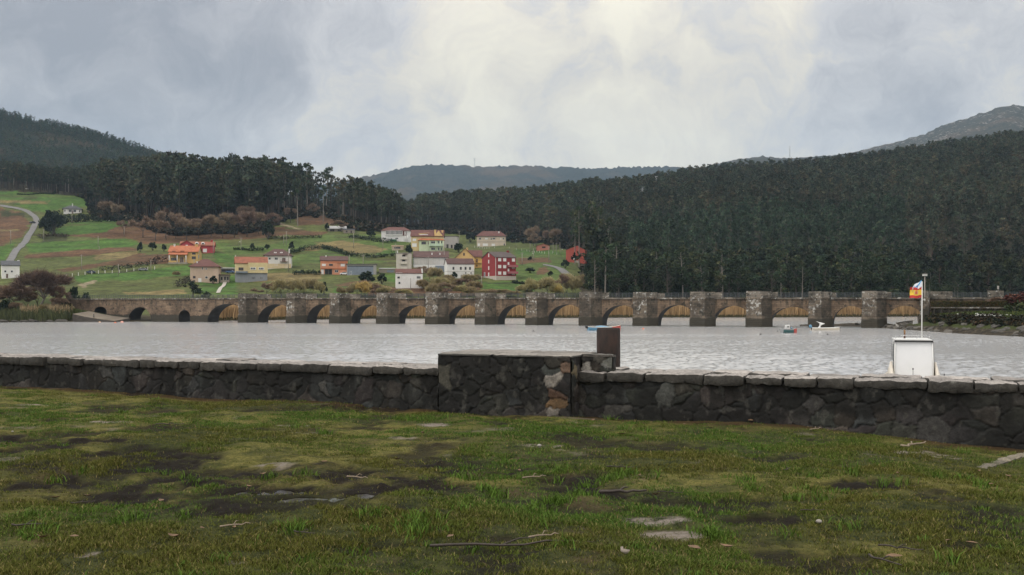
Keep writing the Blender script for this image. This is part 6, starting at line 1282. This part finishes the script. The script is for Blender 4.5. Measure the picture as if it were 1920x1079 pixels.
c1 = hit(171, 513.5); c1.z += .1; car('parked_car', 'dark blue car parked among the white fence posts', c1, rad(10), (.03, .045, .09))
c1 = hit(268, 508.5); c1.z += .1; car('parked_car', 'grey car parked at the right end of the white fence posts', c1, rad(10), (.2, .21, .22))
c1 = hit(432, 513); c1.z += .1; car('parked_car', 'blue car parked by the lean-to next to the cream house', c1, rad(0), (.05, .10, .20))
pwood = mat('pole_concrete', (.24, .22, .19), .9, .2, 1, 5)
def pole(px, py, top, label, arm=True, r=.14):
    p = hit(px, py); h = (py - top) * p.y / F; o = empty('utility_pole', p, -math.atan2(p.x, p.y), label, 'utility pole', 'utility poles standing in the village fields')
    MB().tube([(0, 0, -.5), (0, 0, h)], [r * 1.25, r], 7, pwood).build('shaft', pwood, o)
    if arm: b_ = MB(); b_.box(-.8, .8, -.06, .06, h - .5, h - .38, pwood); [b_.tube([(x, 0, h - .38), (x, 0, h - .2)], .05, 6, pwood) for x in (-.7, 0, .7)]; b_.build('crossarm', pwood, o)
PL = 'thin grey utility pole standing in the village fields'
for i, (px, py, top) in enumerate([(532,461,440),(537,461,434),(663,466,437),(718,469,446),(742,484,457),(400,478,452),(452,470,446),(541,510,470),(655,500,478),(681,502,478),(803,512,482),(833,508,466),(861,458,433),(994,474,456),(1000,490,466),(1029,492,462),(979,498,474),(1050,478,455),(1037,475,455),(1043,475,456),(184,463,443),(233,445,424),(153,507,478),(135,421,400),(82,452,430),(222,517,496),(283,508,488),(364,512,486),(903,540,518),(770,546,522),(20,458,432),(237,417,408),(186,470,462)]):
    pole(px, py, top, PL, i % 3 != 2)
def streetlamp(px, py, top, label):
    p = hit(px, py); h = (py - top) * p.y / F; o = empty('street_lamp', p, -math.atan2(p.x, p.y), label, 'street lamp'); MB().tube([(0, 0, -.4), (0, 0, h * .96), (.5, -.4, h)], [.12, .08, .05], 6, pwood).build('pole', pwood, o); MB().box(.35, 1.2, -.7, -.3, h - .06, h + .14, FRW).build('lamp_head', FRW, o)
streetlamp(967, 466, 449, 'street lamp right of the beige hip-roofed villa'); streetlamp(997, 486, 476, 'short street lamp on the slope with white fence posts'); streetlamp(1052, 485, 468, 'white street lamp left of the red gabled building'); streetlamp(447, 466, 454, 'white street lamp on the slope above the cream house')
fpm = mat('white_fence_post', (.56, .55, .52))
def fence(pts, n, h, label):
    W_ = [hit(*p) for p in pts]; o = empty('post_fence', W_[0], 0, label, 'fence'); L = sum((b_ - a).length for a, b_ in zip(W_[:-1], W_[1:]))
    for k in range(n):
        t = L * k / (n - 1); 
        for a, b_ in zip(W_[:-1], W_[1:]):
            l_ = (b_ - a).length
            if t <= l_ + 1e-6: break
            t -= l_
        c_ = a.lerp(b_, min(1, t / l_)); z = float(zxy(c_.x, c_.y)); c_ = Vector((c_.x, c_.y, z)) - W_[0]; q = MB(); q.box(c_.x - .11, c_.x + .11, c_.y - .11, c_.y + .11, c_.z - .3, c_.z + h, fpm); q.build('post', fpm, o)
fence([(124,520),(150,517),(200,512.5),(245,509.5),(290,506)], 14, 1.5, 'row of white concrete fence posts along the green terrace')
fence([(968,469),(990,472),(1020,476),(1052,479.5)], 14, 1.5, 'row of white fence posts on the slope right of the beige villa')
fence([(890,464.5),(920,465.5),(955,466)], 9, 1.2, 'short white fence posts in front of the beige villa')
def sheep(px, py, rz, label, grp):
    p = hit(px, py); o = empty('grazing_sheep', p, rz, label, 'sheep', grp); m_ = mat('white_fleece', (.62, .60, .55)); b_ = MB(); rg = []
    for (x, rr_, z) in ((-.55, .06, .62), (-.5, .22, .62), (-.25, .30, .62), (.15, .30, .63), (.42, .24, .64), (.55, .14, .60), (.68, .11, .48), (.80, .10, .36), (.93, .05, .24)): rg.append([(x, rr_ * math.cos(t), z + rr_ * math.sin(t)) for t in [2 * math.pi * k / 10 for k in range(10)]])
    b_.loft(rg, m_)
    for x in (-.4, .36):
        for y in (-.13, .13): b_.tube([(x, y, .5), (x + .03, y, .25), (x, y, -.03)], [.08, .05, .045], 6, m_)
    b_.build('body', m_, o)
for i, (px, py) in enumerate([(201, 414.5), (205, 415), (212, 414), (217, 414)]): sheep(px, py, i * 1.7, 'small white sheep grazing on the bright meadow below the dark hedge', 'sheep on the bright meadow')
sheep(49, 355.5, .4, 'white sheep at the left on the highest green field', None); sheep(52, 355.4, 2.4, 'white sheep beside another on the highest green field', None); sheep(131, 359.5, 1, 'lone white sheep near the wood edge on the highest field', None)
def pylon(px, py0, py1, Y, label, wpx, z=None):
    s = Y / F; b_ = Vector(((px - CX) * s, Y, ZC - (py0 - HY) * s)); H = (py0 - py1) * s; W = wpx * s; m_ = mat('galvanised_steel', (.42, .43, .44), .5, .15, 1, 4, .3)
    o = empty('lattice_pylon', b_, 0, label, 'pylon'); r = max(.12, H * .006); q = MB()
    for sx_ in (-1, 1):
        for sy in (-1, 1): q.tube([(sx_*W*.2, sy*W*.2, -H*.25), (sx_*W*.06, sy*W*.06, H*.7), (sx_*W*.04, sy*W*.04, H)], r, 4, m_)
    for k in range(12):
        z0, z1 = H*(k/12), H*((k+1)/12); a, b2 = W*(.2 - .14*min(1, z0/(H*.7))), W*(.2 - .14*min(1, z1/(H*.7)))
        for sy in (-1, 1): q.tube([(-a, sy*a, z0), (b2, sy*b2, z1)], r*.6, 4, m_); q.tube([(a, sy*a, z0), (-b2, sy*b2, z1)], r*.6, 4, m_)
    q.build('lattice', m_, o)
    for z in (.72, .84, .95): c_ = MB(); c_.tube([(-W/2, 0, H*z), (0, 0, H*z + W*.08), (W/2, 0, H*z)], r*.9, 4, m_); c_.tube([(-W/2, 0, H*z), (W/2, 0, H*z)], r*.9, 4, m_); c_.build('crossarm', m_, o)
pylon(1204, 382, 350, 905, 'pale lattice pylon rising from the right-hand wood, the lower of two', 9); pylon(1229.5, 366, 330, 985, 'pale lattice pylon on the skyline of the right-hand wood, the upper of two', 9)
pylon(890, 315, 297, 5590, 'tiny lattice mast on the crest of the distant blue ridge', 6); pylon(1481, 296, 275, 4190, 'thin faint mast on the crest of the far hill at right', 4)
# ================================================================== boats, buoys, right bank
BWHT = mat('gelcoat_white', (.66, .66, .64), .35, .06, .8, 5, bmp=.05); CREAM = mat('gelcoat_cream', (.55, .50, .42), .4, .1, .8, 5, bmp=.05); BLK = mat('black_rubber', (.012, .012, .013), .5, .2, 3, 9); STEEL = mat('stainless', (.5, .5, .5), .25, .1, 2, 8, .9)
BLUP = mat('boat_blue_paint', (.10, .24, .36), .45, .15, 1, 6); REDP = mat('boat_red_paint', (.42, .06, .045), .45, .15, 1, 6); TEAL = mat('boat_teal_paint', (.025, .09, .09), .45, .15, 1, 6)
def hull(L, W, H, z0=-.25, sheer=.15, bow=.35, n=14, flare=.75):
    """open boat hull along +x (bow), as rings port to starboard"""
    out = []
    for i in range(n + 1):
        t = i / n; x = -L/2 + L*t; w_ = W/2*(1 - max(0, (t - (1-bow-.25))/(bow+.25))**2.2)*(.9 + .1*min(1, t*4)); w_ = max(.02, w_); h = H + sheer*(2*t - .9)**2*(1 if t > .45 else .4); k = z0*(1 - max(0, (t-.8)/.2)**2*.7)
        out.append([(x, -w_, h), (x, -w_*(.96), h*.5), (x, -w_*flare, k*.3), (x, -w_*.25, k), (x, 0, k - .04), (x, w_*.25, k), (x, w_*flare, k*.3), (x, w_*.96, h*.5), (x, w_, h)])
    return out
def open_boat(o, L, W, H, mh, mi, **kw):
    R_ = hull(L, W, H, **kw); b_ = MB(); b_.loft(R_, mh, True, False, False); b_.add(R_[0], [tuple(range(9))], mh); h = b_.build('hull', mh, o)
    inn = [[(p[0]*.985, p[1]*.9, max(p[2]*.96, .08)) for p in r_] for r_ in R_]; b_ = MB(); b_.loft([list(reversed(r_)) for r_ in inn], mi, True, False, False); b_.add(inn[0], [tuple(range(9))], mi); b_.build('inner_hull', mi, o)
    g_ = MB()
    for sd_ in (0, 8):
        pts = [r_[sd_] for r_ in R_]; g_.tube([(x, y*.97, z) for x, y, z in pts], .045, 6, mi)
    g_.tube([R_[0][0], R_[0][8]], .045, 6, mi); g_.build('gunwale', mi, o)
    for x in (-L*.22, L*.08): t_ = MB(); w_ = W*.44; t_.box(x-.13, x+.13, -w_, w_, H*.55, H*.62, mi); t_.build('thwart', mi, o)
    return h
def outboard(o, x, H, mcowl, tilt=.0, sc=1.0):
    T = Matrix.Translation((x, 0, H)) @ Matrix.Rotation(tilt, 4, 'Y') @ Matrix.Scale(sc, 4); b_ = MB()
    rings = [[T @ Vector((c_*1.0 - .12, .0 + s_, z)) for c_, s_ in [(.24*r_*math.cos(a), .17*r_*math.sin(a)) for a in [2*math.pi*k/12 for k in range(12)]]] for z, r_ in ((.0, .75), (.1, 1), (.32, 1), (.45, .8), (.5, .3))]
    b_.loft(rings, mcowl); m_ = b_.build('outboard_motor', mcowl, o); q = MB(); q.box(-.19, -.06, -.05, .05, -.75, 0, BLK, T); q.box(-.30, -.02, -.02, .02, -.82, -.72, BLK, T); q.box(-.06, .04, -.12, .12, -.25, .05, BLK, T); q.build('leg', BLK, m_)
def wpos(px, py): Y = ZC * F / (py - HY); return Vector(((px - CX) / F * Y, Y, 0))
# blue open boat behind the bollard
p = wpos(1133, 620); o = empty('open_boat', p, rad(8), 'blue open boat with red bow moored behind the rusty bollard', 'boat')
R_ = hull(6.6, 2.0, .62, sheer=.35); open_boat(o, 6.6, 2.0, .62, BLUP, CREAM, sheer=.35)
b_ = MB(); b_.loft([[(x + .012, y * 1.03, z + .012) for x, y, z in r_] for r_ in R_[10:]], REDP, True, True, False); b_.build('bow_paint', REDP, o)
cv = MB(); cv.loft([[(x, y*.99, z + .03 + .32*(1 - (y/max(.05, abs(r_[0][1])))**2)*k) for x, y, z in [(r_[0][0], r_[0][1]*q, r_[0][2]) for q in (-1, -.6, 0, .6, 1)]] for r_, k in zip(R_[3:10], (.2, .7, 1, 1, .8, .5, .1))], BLUP, True, False, False); cv.build('cover', BLUP, o); outboard(o, -3.32, .62, BLK, rad(-38), 1.15)
# small teal dinghy
p = wpos(1480, 624.5); o = empty('dinghy', p, rad(14), 'small grey and teal dinghy with red bow floating before the arches', 'boat')
R_ = hull(3.0, 1.4, .72, sheer=.12); mgr = mat('boat_grey_paint', (.26, .27, .27), .5, .15, 1, 6); open_boat(o, 3.0, 1.4, .72, mgr, mgr, sheer=.12)
b_ = MB(); b_.loft([[(x + .01, y*1.03, z*.72 + .01) for x, y, z in r_] for r_ in R_[:11]], TEAL, True, True, False); b_.build('hull_paint', TEAL, o); b_ = MB(); b_.loft([[(x + .012, y*1.04, z + .01) for x, y, z in r_] for r_ in R_[10:]], REDP, True, True, False); b_.build('bow_paint', REDP, o)
MB().box(-.75, -.05, -.3, .3, .75, 1.45, BWHT).build('console', BWHT, o); MB().box(-.62, -.2, -.32, -.305, 1.0, 1.2, BLK).build('console_window', BLK, o); MB().tube([(.2, 0, .7), (.55, 0, 2.1)], .02, 5, STEEL).build('aerial', STEEL, o); MB().lathe([(.05, .72), (.16, .8), (.16, .95), (.05, 1.02)], 10, BLUP, (.45, 0, 0)).build('fender', BLUP, o)
# long pale punt with an upright white windscreen and blue-cowled motor
p = wpos(1548, 619.5); o = empty('long_punt', p, rad(4), 'long pale flat boat with a blue outboard motor near the right bank', 'boat')
open_boat(o, 5.7, 1.7, .46, CREAM, BWHT, sheer=.12); outboard(o, -2.86, .55, BLUP, rad(-20), 1.25); b_ = MB(); b_.loft([[(-1.45 + .1*k*k*3, -.35, .5 + .42*k), (-1.15 + .0*k, -.35, .5 + .42*k), (-1.15, .35, .5 + .42*k), (-1.45 + .1*k*k*3, .35, .5 + .42*k)] if k < 3 else [(-1.95, -.1, 1.75), (-1.75, -.1, 1.75), (-1.75, .1, 1.75), (-1.95, .1, 1.75)] for k in (0, 1, 2, 3)], BWHT, False); b_.build('seat_console', BWHT, o)
# white rowing boat hauled out on the mud
Y = ZC * F / (617 - HY) + 3.0; p = Vector(((1696.5 - CX) / F * Y, Y, .75)); o = empty('rowing_boat', p, rad(12), 'weathered white rowing boat hauled out on the mud bank', 'boat'); o.rotation_euler = (rad(24), rad(-9), rad(10))
ww = mat('peeling_white_paint', (.48, .46, .42), .7, .35, 2.5, 14); open_boat(o, 3.7, 1.35, .5, ww, mat('dark_boat_inside', (.10, .09, .075), .8, .3, 2, 8), sheer=.2)
# moored cabin boat in the foreground
s = 58 / F; p = Vector(((1708 - CX) * s, 58, 0)); o = empty('cabin_boat', p, rad(73), 'white cabin boat with a large blank canvas screen and two flags moored behind the wall', 'boat')
R_ = hull(7.4, 2.85, 1.35, z0=-.45, sheer=.35, bow=.3); b_ = MB(); b_.loft(R_, BWHT, True, False, False); b_.add(R_[0], [tuple(range(9))], BWHT); b_.build('hull', BWHT, o)
b_ = MB(); b_.loft([[(r_[k][0], r_[k][1]*q, r_[k][2] - .1) for k, q in ((0, .97), (0, .5), (8, 0), (8, .5), (8, .97))] for r_ in R_], CREAM, False, False, False); b_.build('deck', CREAM, o)
b_ = MB()
for sd_ in (0, 8): b_.tube([(r_[sd_][0], r_[sd_][1]*1.0, r_[sd_][2] + .02) for r_ in R_], .07, 8, CREAM)
b_.tube([R_[0][0], R_[0][8]], .07, 8, CREAM); b_.build('gunwale', CREAM, o)
# cabin: side walls with windows, leaning aft frame with the canvas screen
CZ0, CZ1 = 1.25, 3.50; b_ = MB()
def cab(x, z, w_): return [(x, -w_, z), (x, w_, z)]
b_.loft([[(-1.75, -1.02, CZ0), (1.6, -1.02, CZ0), (1.6, 1.02, CZ0), (-1.75, 1.02, CZ0)], [(-1.70, -.95, CZ1), (1.0, -.9, CZ1), (1.0, .9, CZ1), (-1.70, .95, CZ1)]], BWHT, False); b_.build('cabin', BWHT, o)
for y in (-1, 1):
    w_ = MB(); w_.add([(-1.45, y*1.005, 2.3), (-.1, y*1.005, 2.3), (-.15, y*.985, 3.25), (-1.42, y*.985, 3.25)], [(0, 1, 2, 3)], GLS); w_.add([(.05, y*1.005, 2.3), (1.15, y*1.005, 2.3), (.85, y*.98, 3.25), (.0, y*.985, 3.25)], [(0, 1, 2, 3)], GLS); w_.build('side_window', GLS, o)
w_ = MB(); w_.add([(1.36, -.95, 2.35), (1.36, .95, 2.35), (1.10, .90, 3.28), (1.10, -.90, 3.28)], [(0, 1, 2, 3)], GLS); w_.build('windscreen', GLS, o)
MB().box(-1.88, 1.25, -.94, .94, CZ1 + .003, CZ1 + .045, BWHT).build('cabin_roof', BWHT, o)
canvas = mat('white_canvas', (.66, .67, .68), .75, .05, .5, 3, bmp=.08); q = MB(); yb, yt = .98, .93; N = 8
pts = []
for i in range(N + 1):
    for k in range(N + 1):
        a, t_ = i / N*2 - 1, k / N; pts.append((-1.86 - .07*(1 - t_) - .015*math.sin(3*a)*math.sin(5*t_), a*(yb + (yt - yb)*t_), CZ0 + .10 + (CZ1 - .18 - CZ0)*t_))
q.add(pts, [(i*(N+1)+k, (i+1)*(N+1)+k, (i+1)*(N+1)+k+1, i*(N+1)+k+1) for i in range(N) for k in range(N)], canvas, True); q.build('canvas_screen', canvas, o)
fr = MB(); fr.box(-1.99, -1.86, -.99, .99, CZ1 - .09, CZ1 - .003, BLK); fr.build('top_rail', BLK, o)
for y in (-1, 1): f2 = MB(); f2.tube([(-1.97, y*1.01, CZ0), (-1.90, y*.96, CZ1 - .09)], .035, 6, BWHT); f2.tube([(-1.86, y*1.03, CZ0), (-1.80, y*.98, CZ1 - .09)], .05, 6, BLK); f2.build('side_frame', BWHT, o)
t_ = MB(); t_.tube([(-3.0, .12, 1.2), (-3.0, .12, 1.98)], .014, 6, BLK); t_.lathe([(.02, 0), (.04, .03), (.03, .08), (.005, .1)], 8, BLK, (-3.0, .12, 1.96)); t_.build('antenna', BLK, o)
rp2 = MB(); rp2.tube([(-2.1, 1.0, 1.52), (-2.5, .5, 1.49), (-2.6, 0, 1.47), (-2.5, -.6, 1.42), (-2.1, -1.0, 1.40)], .012, 5, STEEL); rp2.build('rope', STEEL, o)
for y, sg in ((-1.28, -1), (1.25, 1)):
    w_ = MB(); w_.loft([[(-3.3 + k*.5, y - .19, 1.25), (-3.3 + k*.5, y + .17, 1.25), (-3.3 + k*.5, y*.90 + .06, 1.35 + hh), (-3.3 + k*.5, y*.90 - .06, 1.35 + hh)] for k, hh in ((0, .06), (1, .2), (2, .42), (3, .72), (4, .95), (5, .8))], CREAM, True); w_.build('side_moulding', CREAM, o)
cl_ = MB(); cl_.tube([(-3.2, -1.42, 1.55), (-3.2, -1.42, 1.8)], .03, 6, BLK); cl_.build('cleat', BLK, o)
r2 = MB(); [r2.tube([(-1.4, y, CZ1 + .09), (-1.4, y, CZ1 + .26)], .018, 5, STEEL) for y in (-.85, -.2, .5, .9)]; r2.tube([(-1.4, -.85, CZ1 + .26), (-1.4, .9, CZ1 + .26)], .016, 5, STEEL); r2.build('roof_rail', STEEL, o)
w_ = MB(); w_.tube([(-1.2, .42, CZ1 + .09), (-1.2, .42, CZ1 + .34)], .05, 8, BRN); w_.tube([(-1.2, .42, CZ1 + .34), (-1.2, .42, CZ1 + .56)], .045, 8, mat('varnished_wood', (.25, .13, .05))); w_.build('wood_peg', BRN, o)
# staff and flags
sxp = (1723 - CX) * s; fpx = -(sxp - p.x)
fl = empty('flag_staff', (sxp, 57.6, CZ1 + .09), 0, 'white flagstaff on the cabin boat roof', 'flagstaff'); H_ = (630 - 525) * s
MB().tube([(0, 0, 0), (.02, 0, H_)], [.035, .024], 8, BWHT).build('staff', BWHT, fl)
def flagmat(nm, fn):
    m, nt, b = newmat(nm); uv = nt.nodes.new('ShaderNodeAttribute'); uv.attribute_name = 'flaguv'; s_ = nt.nodes.new('ShaderNodeSeparateXYZ'); lk(nt, uv.outputs['Vector'], s_.inputs[0]); lk(nt, fn(nt, s_.outputs[0], s_.outputs[1]), b.inputs['Base Color']); b.inputs['Roughness'].default_value = .8; return m
def stepr(nt, v, a): return mth(nt, 'GREATER_THAN', v, a)
def spain(nt, u, v):
    k = mixc(nt, mth(nt, 'MULTIPLY', stepr(nt, v, .25), mth(nt, 'LESS_THAN', v, .75)), (.42, .03, .03), (.66, .44, .05))
    return k
def galicia(nt, u, v):
    d = mth(nt, 'ABSOLUTE', mth(nt, 'SUBTRACT', mth(nt, 'ADD', u, v), 1.0)); return mixc(nt, mth(nt, 'LESS_THAN', d, .17), (.66, .70, .76), (.10, .34, .60))
def flag(nm, label, z0, z1, L, fn, drop, seed, taper=0, emb=None):
    n, k_ = 18, 10; vs, fs, uv = [], [], []
    for i in range(n + 1):
        t = i / n
        for k in range(k_ + 1):
            q = k / k_; x = -t * L * (1 - .10 * math.sin(q * math.pi) * taper); y = .09 * math.sin(t * 7 + seed + q * 1.3) * t ** .6; z = z0 + (z1 - z0) * (q * (1 - taper * .55 * t) + taper * .0) - drop * t ** 1.2 + .02 * math.sin(t * 9 + seed); vs.append((x, y, z)); uv.append((t, q, 0))
    fs = [(i*(k_+1)+k, (i+1)*(k_+1)+k, (i+1)*(k_+1)+k+1, i*(k_+1)+k+1) for i in range(n) for k in range(k_)]
    m_ = flagmat(nm + '_cloth', fn); q = MB().add(vs, fs, m_, True); o_ = q.build(nm, m_); at_ = o_.data.attributes.new('flaguv', 'FLOAT_VECTOR', 'POINT'); at_.data.foreach_set('vector', np.array(uv, np.float32).ravel()); o_.location = (sxp - .01, 57.6, 0); tag(o_, label, 'flag')
    if emb:
        e = MB()
        for (u0, u1, v0, v1, c_) in emb:
            mm = mat('flag_emblem', c_, .8, .05, 3, 9, bmp=0); i0 = (u0 + u1) / 2; y = .09 * math.sin(i0 * 7 + seed + .65) * i0 ** .6; f_ = lambda u, v: (-u * L, 0, z0 + (z1 - z0) * (v * (1 - taper * .55 * u)) - drop * u ** 1.2)
            for sd_ in (-1, 1): P4 = [f_(u0, v0), f_(u1, v0), f_(u1, v1), f_(u0, v1)]; e.add([(x, y + sd_ * .035, z) for x, _, z in P4], [(0, 1, 2, 3)], mm)
        eo = e.build('emblem', None, o_)
zf = lambda py: ZC - (py - HY) * s
flag('spanish_flag', 'red and yellow flag with a small coat of arms on the boat staff', zf(559), zf(539), 21 * s, spain, .02, .6, 0, [(.42, .62, .36, .60, (.45, .10, .06)), (.36, .41, .36, .66, (.50, .38, .25)), (.63, .68, .36, .66, (.50, .38, .25)), (.45, .59, .61, .70, (.50, .16, .05))])
flag('galician_flag', 'white flag with a light blue diagonal flying above the red and yellow flag', zf(538.5), zf(526), 18 * s, galicia, .30, 2.0, .5, [(.40, .52, .30, .62, (.12, .14, .30)), (.42, .50, .63, .72, (.5, .4, .1))])
# mooring buoys
BO = mat('buoy_orange', (.52, .13, .06), .5, .15, 3, 12); BK = mat('buoy_dark', (.05, .045, .04), .6, .2, 3, 12)
def buoy(px, py, r_, m_, label): o_ = empty('mooring_buoy', wpos(px, py), 0, label, 'buoy'); MB().lathe([(.05*r_, -.5*r_), (.75*r_, -.35*r_), (1*r_, .1*r_), (.85*r_, .55*r_), (.4*r_, .9*r_), (.12*r_, 1.0*r_)], 14, m_).build('float', m_, o_); MB().lathe([(.12*r_, .98*r_), (.16*r_, 1.1*r_), (.12*r_, 1.25*r_)], 8, BK).build('ring', BK, o_)
buoy(187, 605, .32, mat('buoy_pale', (.55, .36, .25)), 'pale orange mooring buoy nearest the foot of the slipway'); buoy(216, 606, .32, BO, 'orange mooring buoy just left of the pink one by the bridge'); buoy(229, 605.2, .45, mat('buoy_pink', (.60, .30, .24)), 'larger pinkish mooring buoy at the foot of the bridge'); buoy(1206, 617.5, .26, BO, 'small orange buoy right of the rusty bollard'); buoy(1426, 628, .22, BK, 'tiny dark buoy left of the teal dinghy'); buoy(1552, 628, .2, BK, 'tiny grey buoy in front of the long pale boat'); buoy(1000, 622, .24, BK, 'tiny dark buoy between the wall block and the piers'); buoy(1459, 622, .16, BK, 'tiny dark buoy touching the left side of the teal dinghy')
# dark post on the slipway
po = MB().tube([(0, 0, 0), (0, 0, 1.05)], [.16, .12], 9, BLK); po.lathe([(.12, 1.05), (.16, 1.1), (.1, 1.25), (.02, 1.28)], 9, BLK); o_ = po.build('slipway_post', BLK); o_.location = Vector(((176 - CX) / F * 290.5, 290.5, ZC - (597.5 - HY) / F * 290.5)); tag(o_, 'short dark post on the slipway', 'post')
# lamp post and road sign at the right end
Y = 216; o_ = empty('lamp_post', ((1734 - CX) / F * Y, Y, 1.8), 0, 'tall grey lamp post with square lamp head at the right end of the bridge', 'lamp post'); H_ = ZC - (518 - HY) / F * Y - 1.8
MB().tube([(0, 0, 0), (0, 0, H_)], [.16, .10], 8, pwood).build('pole', pwood, o_); MB().box(-.42, .42, -.3, .3, H_ + .003, H_ + .42, mat('lamp_glass', (.5, .5, .47), .3)).build('lamp_head', None, o_); MB().box(-.5, .5, -.36, .36, H_ + .423, H_ + .5, pwood).build('lamp_cap', None, o_)
Y = 214; o_ = empty('road_sign', ((1880 - CX) / F * Y, Y + 2, 6.3), 0, 'small pale road sign behind the parapet at the right end of the bridge', 'sign'); MB().tube([(0, 0, 0), (0, 0, 2.7)], .06, 6, pwood).build('post', pwood, o_); MB().box(-.18, .18, -.04, .04, 2.1, 2.75, mat('pale_sign', (.45, .43, .40))).build('plate', None, o_)
# retaining wall with stone balusters along the right bank
o_ = empty('balustrade_wall', ((1746 - CX) / F * 212, 212, 2.4), 0, 'old stone retaining wall with a row of stone posts on the right bank', 'wall')
ang = math.atan2(-9, 16); o_.rotation_euler = (0, 0, ang)
MB().box(0, 24, .9, 1.6, -1.5, 3.1, MS_C).build('wall', MS_C, o_); MB().box(-.05, 24, -.35, .12, 1.95, 2.2, MS_C).build('top_rail', MS_C, o_)
for k in range(16): b_ = MB(); x = .6 + k * 1.42; b_.box(x - .14, x + .14, -.2, .05, -.8, 1.945, MS_P); b_.build('stone_post', MS_P, o_)
MB().box(-1.9, -.4, -.6, 1.0, -2.5, 4.2, MS_P).build('end_pier', MS_P, o_)
b2 = np.random.default_rng(8)
hm = reeds('ivy', 9000, lambda r, N: ((lambda u, v: (o_.location.x + math.cos(ang) * u - math.sin(ang) * v, o_.location.y + math.sin(ang) * u + math.cos(ang) * v, 2.4 + 2.0 + 1.1 * r.random(N)))(24 * r.random(N), .75 + .5 * r.random(N))), .1, .5, ((.05, .06, .02), (.10, .07, .035)), 'ivy and dead brambles trailing over the retaining wall on the right bank', 37, .12, .9); hm['category'] = 'ivy'
# seaweed-covered rocks along the right shore
rk = mat('weedy_rock', (.045, .04, .032), .7, .4, 2, 9); rkp = mat('pale_rock', (.10, .09, .075), .9, .3, 2, 9)
def rockmesh(seed):
    bm = bmesh.new(); bmesh.ops.create_icosphere(bm, subdivisions=3, radius=1); r = random.Random(seed); of = [r.uniform(0, 50) for _ in range(3)]
    for v_ in bm.verts:
        k = .62 + .75 * float(fbm(np.array([v_.co.x * 1.3 + of[0] + v_.co.z]), np.array([v_.co.y * 1.3 + of[1] - v_.co.z]), seed, 3)[0]); v_.co = Vector((v_.co.x * k, v_.co.y * k, v_.co.z * k * .62))
    me = bpy.data.meshes.new('rock'); bm.to_mesh(me); bm.free(); me.materials.append(rk if seed % 4 else rkp); return me
RM = [rockmesh(i) for i in range(1, 9)]
for i in range(60):
    px = rs.uniform(1600, 1930); d = rs.uniform(-.2, 9) * (1 if px > 1740 else .5); Y = ZC * F / (np.interp(px, [q[0] for q in RS], [q[1] for q in RS]) - HY) + d; z = np.interp(d, [0, 3, 6, 10, 14], [0, .4, 1.2, 1.8, 2.2] if px > 1740 else [0, .25, .4, .6, .7])
    o_ = bpy.data.objects.new('rock', RM[i % 8]); s_ = rs.uniform(.3, .95); o_.location = ((px - CX) / F * Y, Y, float(z)); o_.rotation_euler = (rs.uniform(-.3, .3), rs.uniform(-.3, .3), rs.uniform(0, 6)); o_.scale = (s_, s_, s_); link(o_)
    tag(o_, 'bare brown rock lying on the dark shore at right' if (i % 8 + 1) % 4 == 0 else 'dark weed-covered rock on the muddy shore at right', 'rock', 'bare rocks on the right shore' if (i % 8 + 1) % 4 == 0 else 'dark rocks on the right shore')
for i in range(20):
    px = rs.uniform(-40, 138); d = rs.uniform(-.1, .7); Y = ZC * F / (np.interp(px, [q[0] for q in LS], [q[1] for q in LS]) - HY) + d
    o_ = bpy.data.objects.new('rock', RM[[0, 1, 2, 4][i % 4]]); s_ = rs.uniform(.5, 1.1); o_.location = ((px - CX) / F * Y, Y, .15); o_.rotation_euler = (0, rs.uniform(-.3, .3), rs.uniform(0, 6)); o_.scale = (s_ * 1.5, s_, s_); link(o_); tag(o_, 'dark wet rock at the foot of the reeds on the left bank', 'rock', 'dark rocks along the left bank')
# white flower heads on the right bank
fw = mat('white_petals', (.62, .62, .58), .7, .1, 4, 10, bmp=0); fst = mat('green_stem', (.05, .09, .02)); fb = MB(); fb.tube([(0, 0, 0), (.03, 0, .6)], .015, 4, fst); fb.lathe([(.02, .58), (.14, .66), (.17, .76), (.03, .68)], 8, fw, (.03, 0, 0)); fme = fb.mesh('arum_lily')
for i in range(46):
    px = rs.gauss(1850, 14) if i < 34 else rs.uniform(1770, 1900); Y0_ = ZC * F / (np.interp(px, [q[0] for q in RS], [q[1] for q in RS]) - HY); d = rs.uniform(15, 21); o_ = bpy.data.objects.new('white_flower', fme); o_.location = ((px - CX) / F * (Y0_ + d), Y0_ + d, float(np.interp(d, [14, 24], [2.15, 2.7]))); o_.scale = (1.25,) * 3; o_.rotation_euler = (0, 0, rs.uniform(0, 6)); link(o_); tag(o_, 'small white flower head on the grassy top of the right bank', 'flower', 'white flowers on the right bank')
# ================================================================== haze
HZ = 6.0e-5
m = bpy.data.materials.new('haze'); m.use_nodes = True; nt = m.node_tree; nt.nodes.remove(nt.nodes['Principled BSDF']); pv_ = nt.nodes.new('ShaderNodeVolumePrincipled'); pv_.inputs['Color'].default_value = (.55, .77, 1.0, 1); pv_.inputs['Density'].default_value = HZ
lk(nt, pv_.outputs[0], nt.nodes['Material Output'].inputs['Volume'])
h_ = MB().box(-9500, 9500, -3000, 9500, -4.5, 1500, m).build('haze', m); tag(h_, kind='stuff')
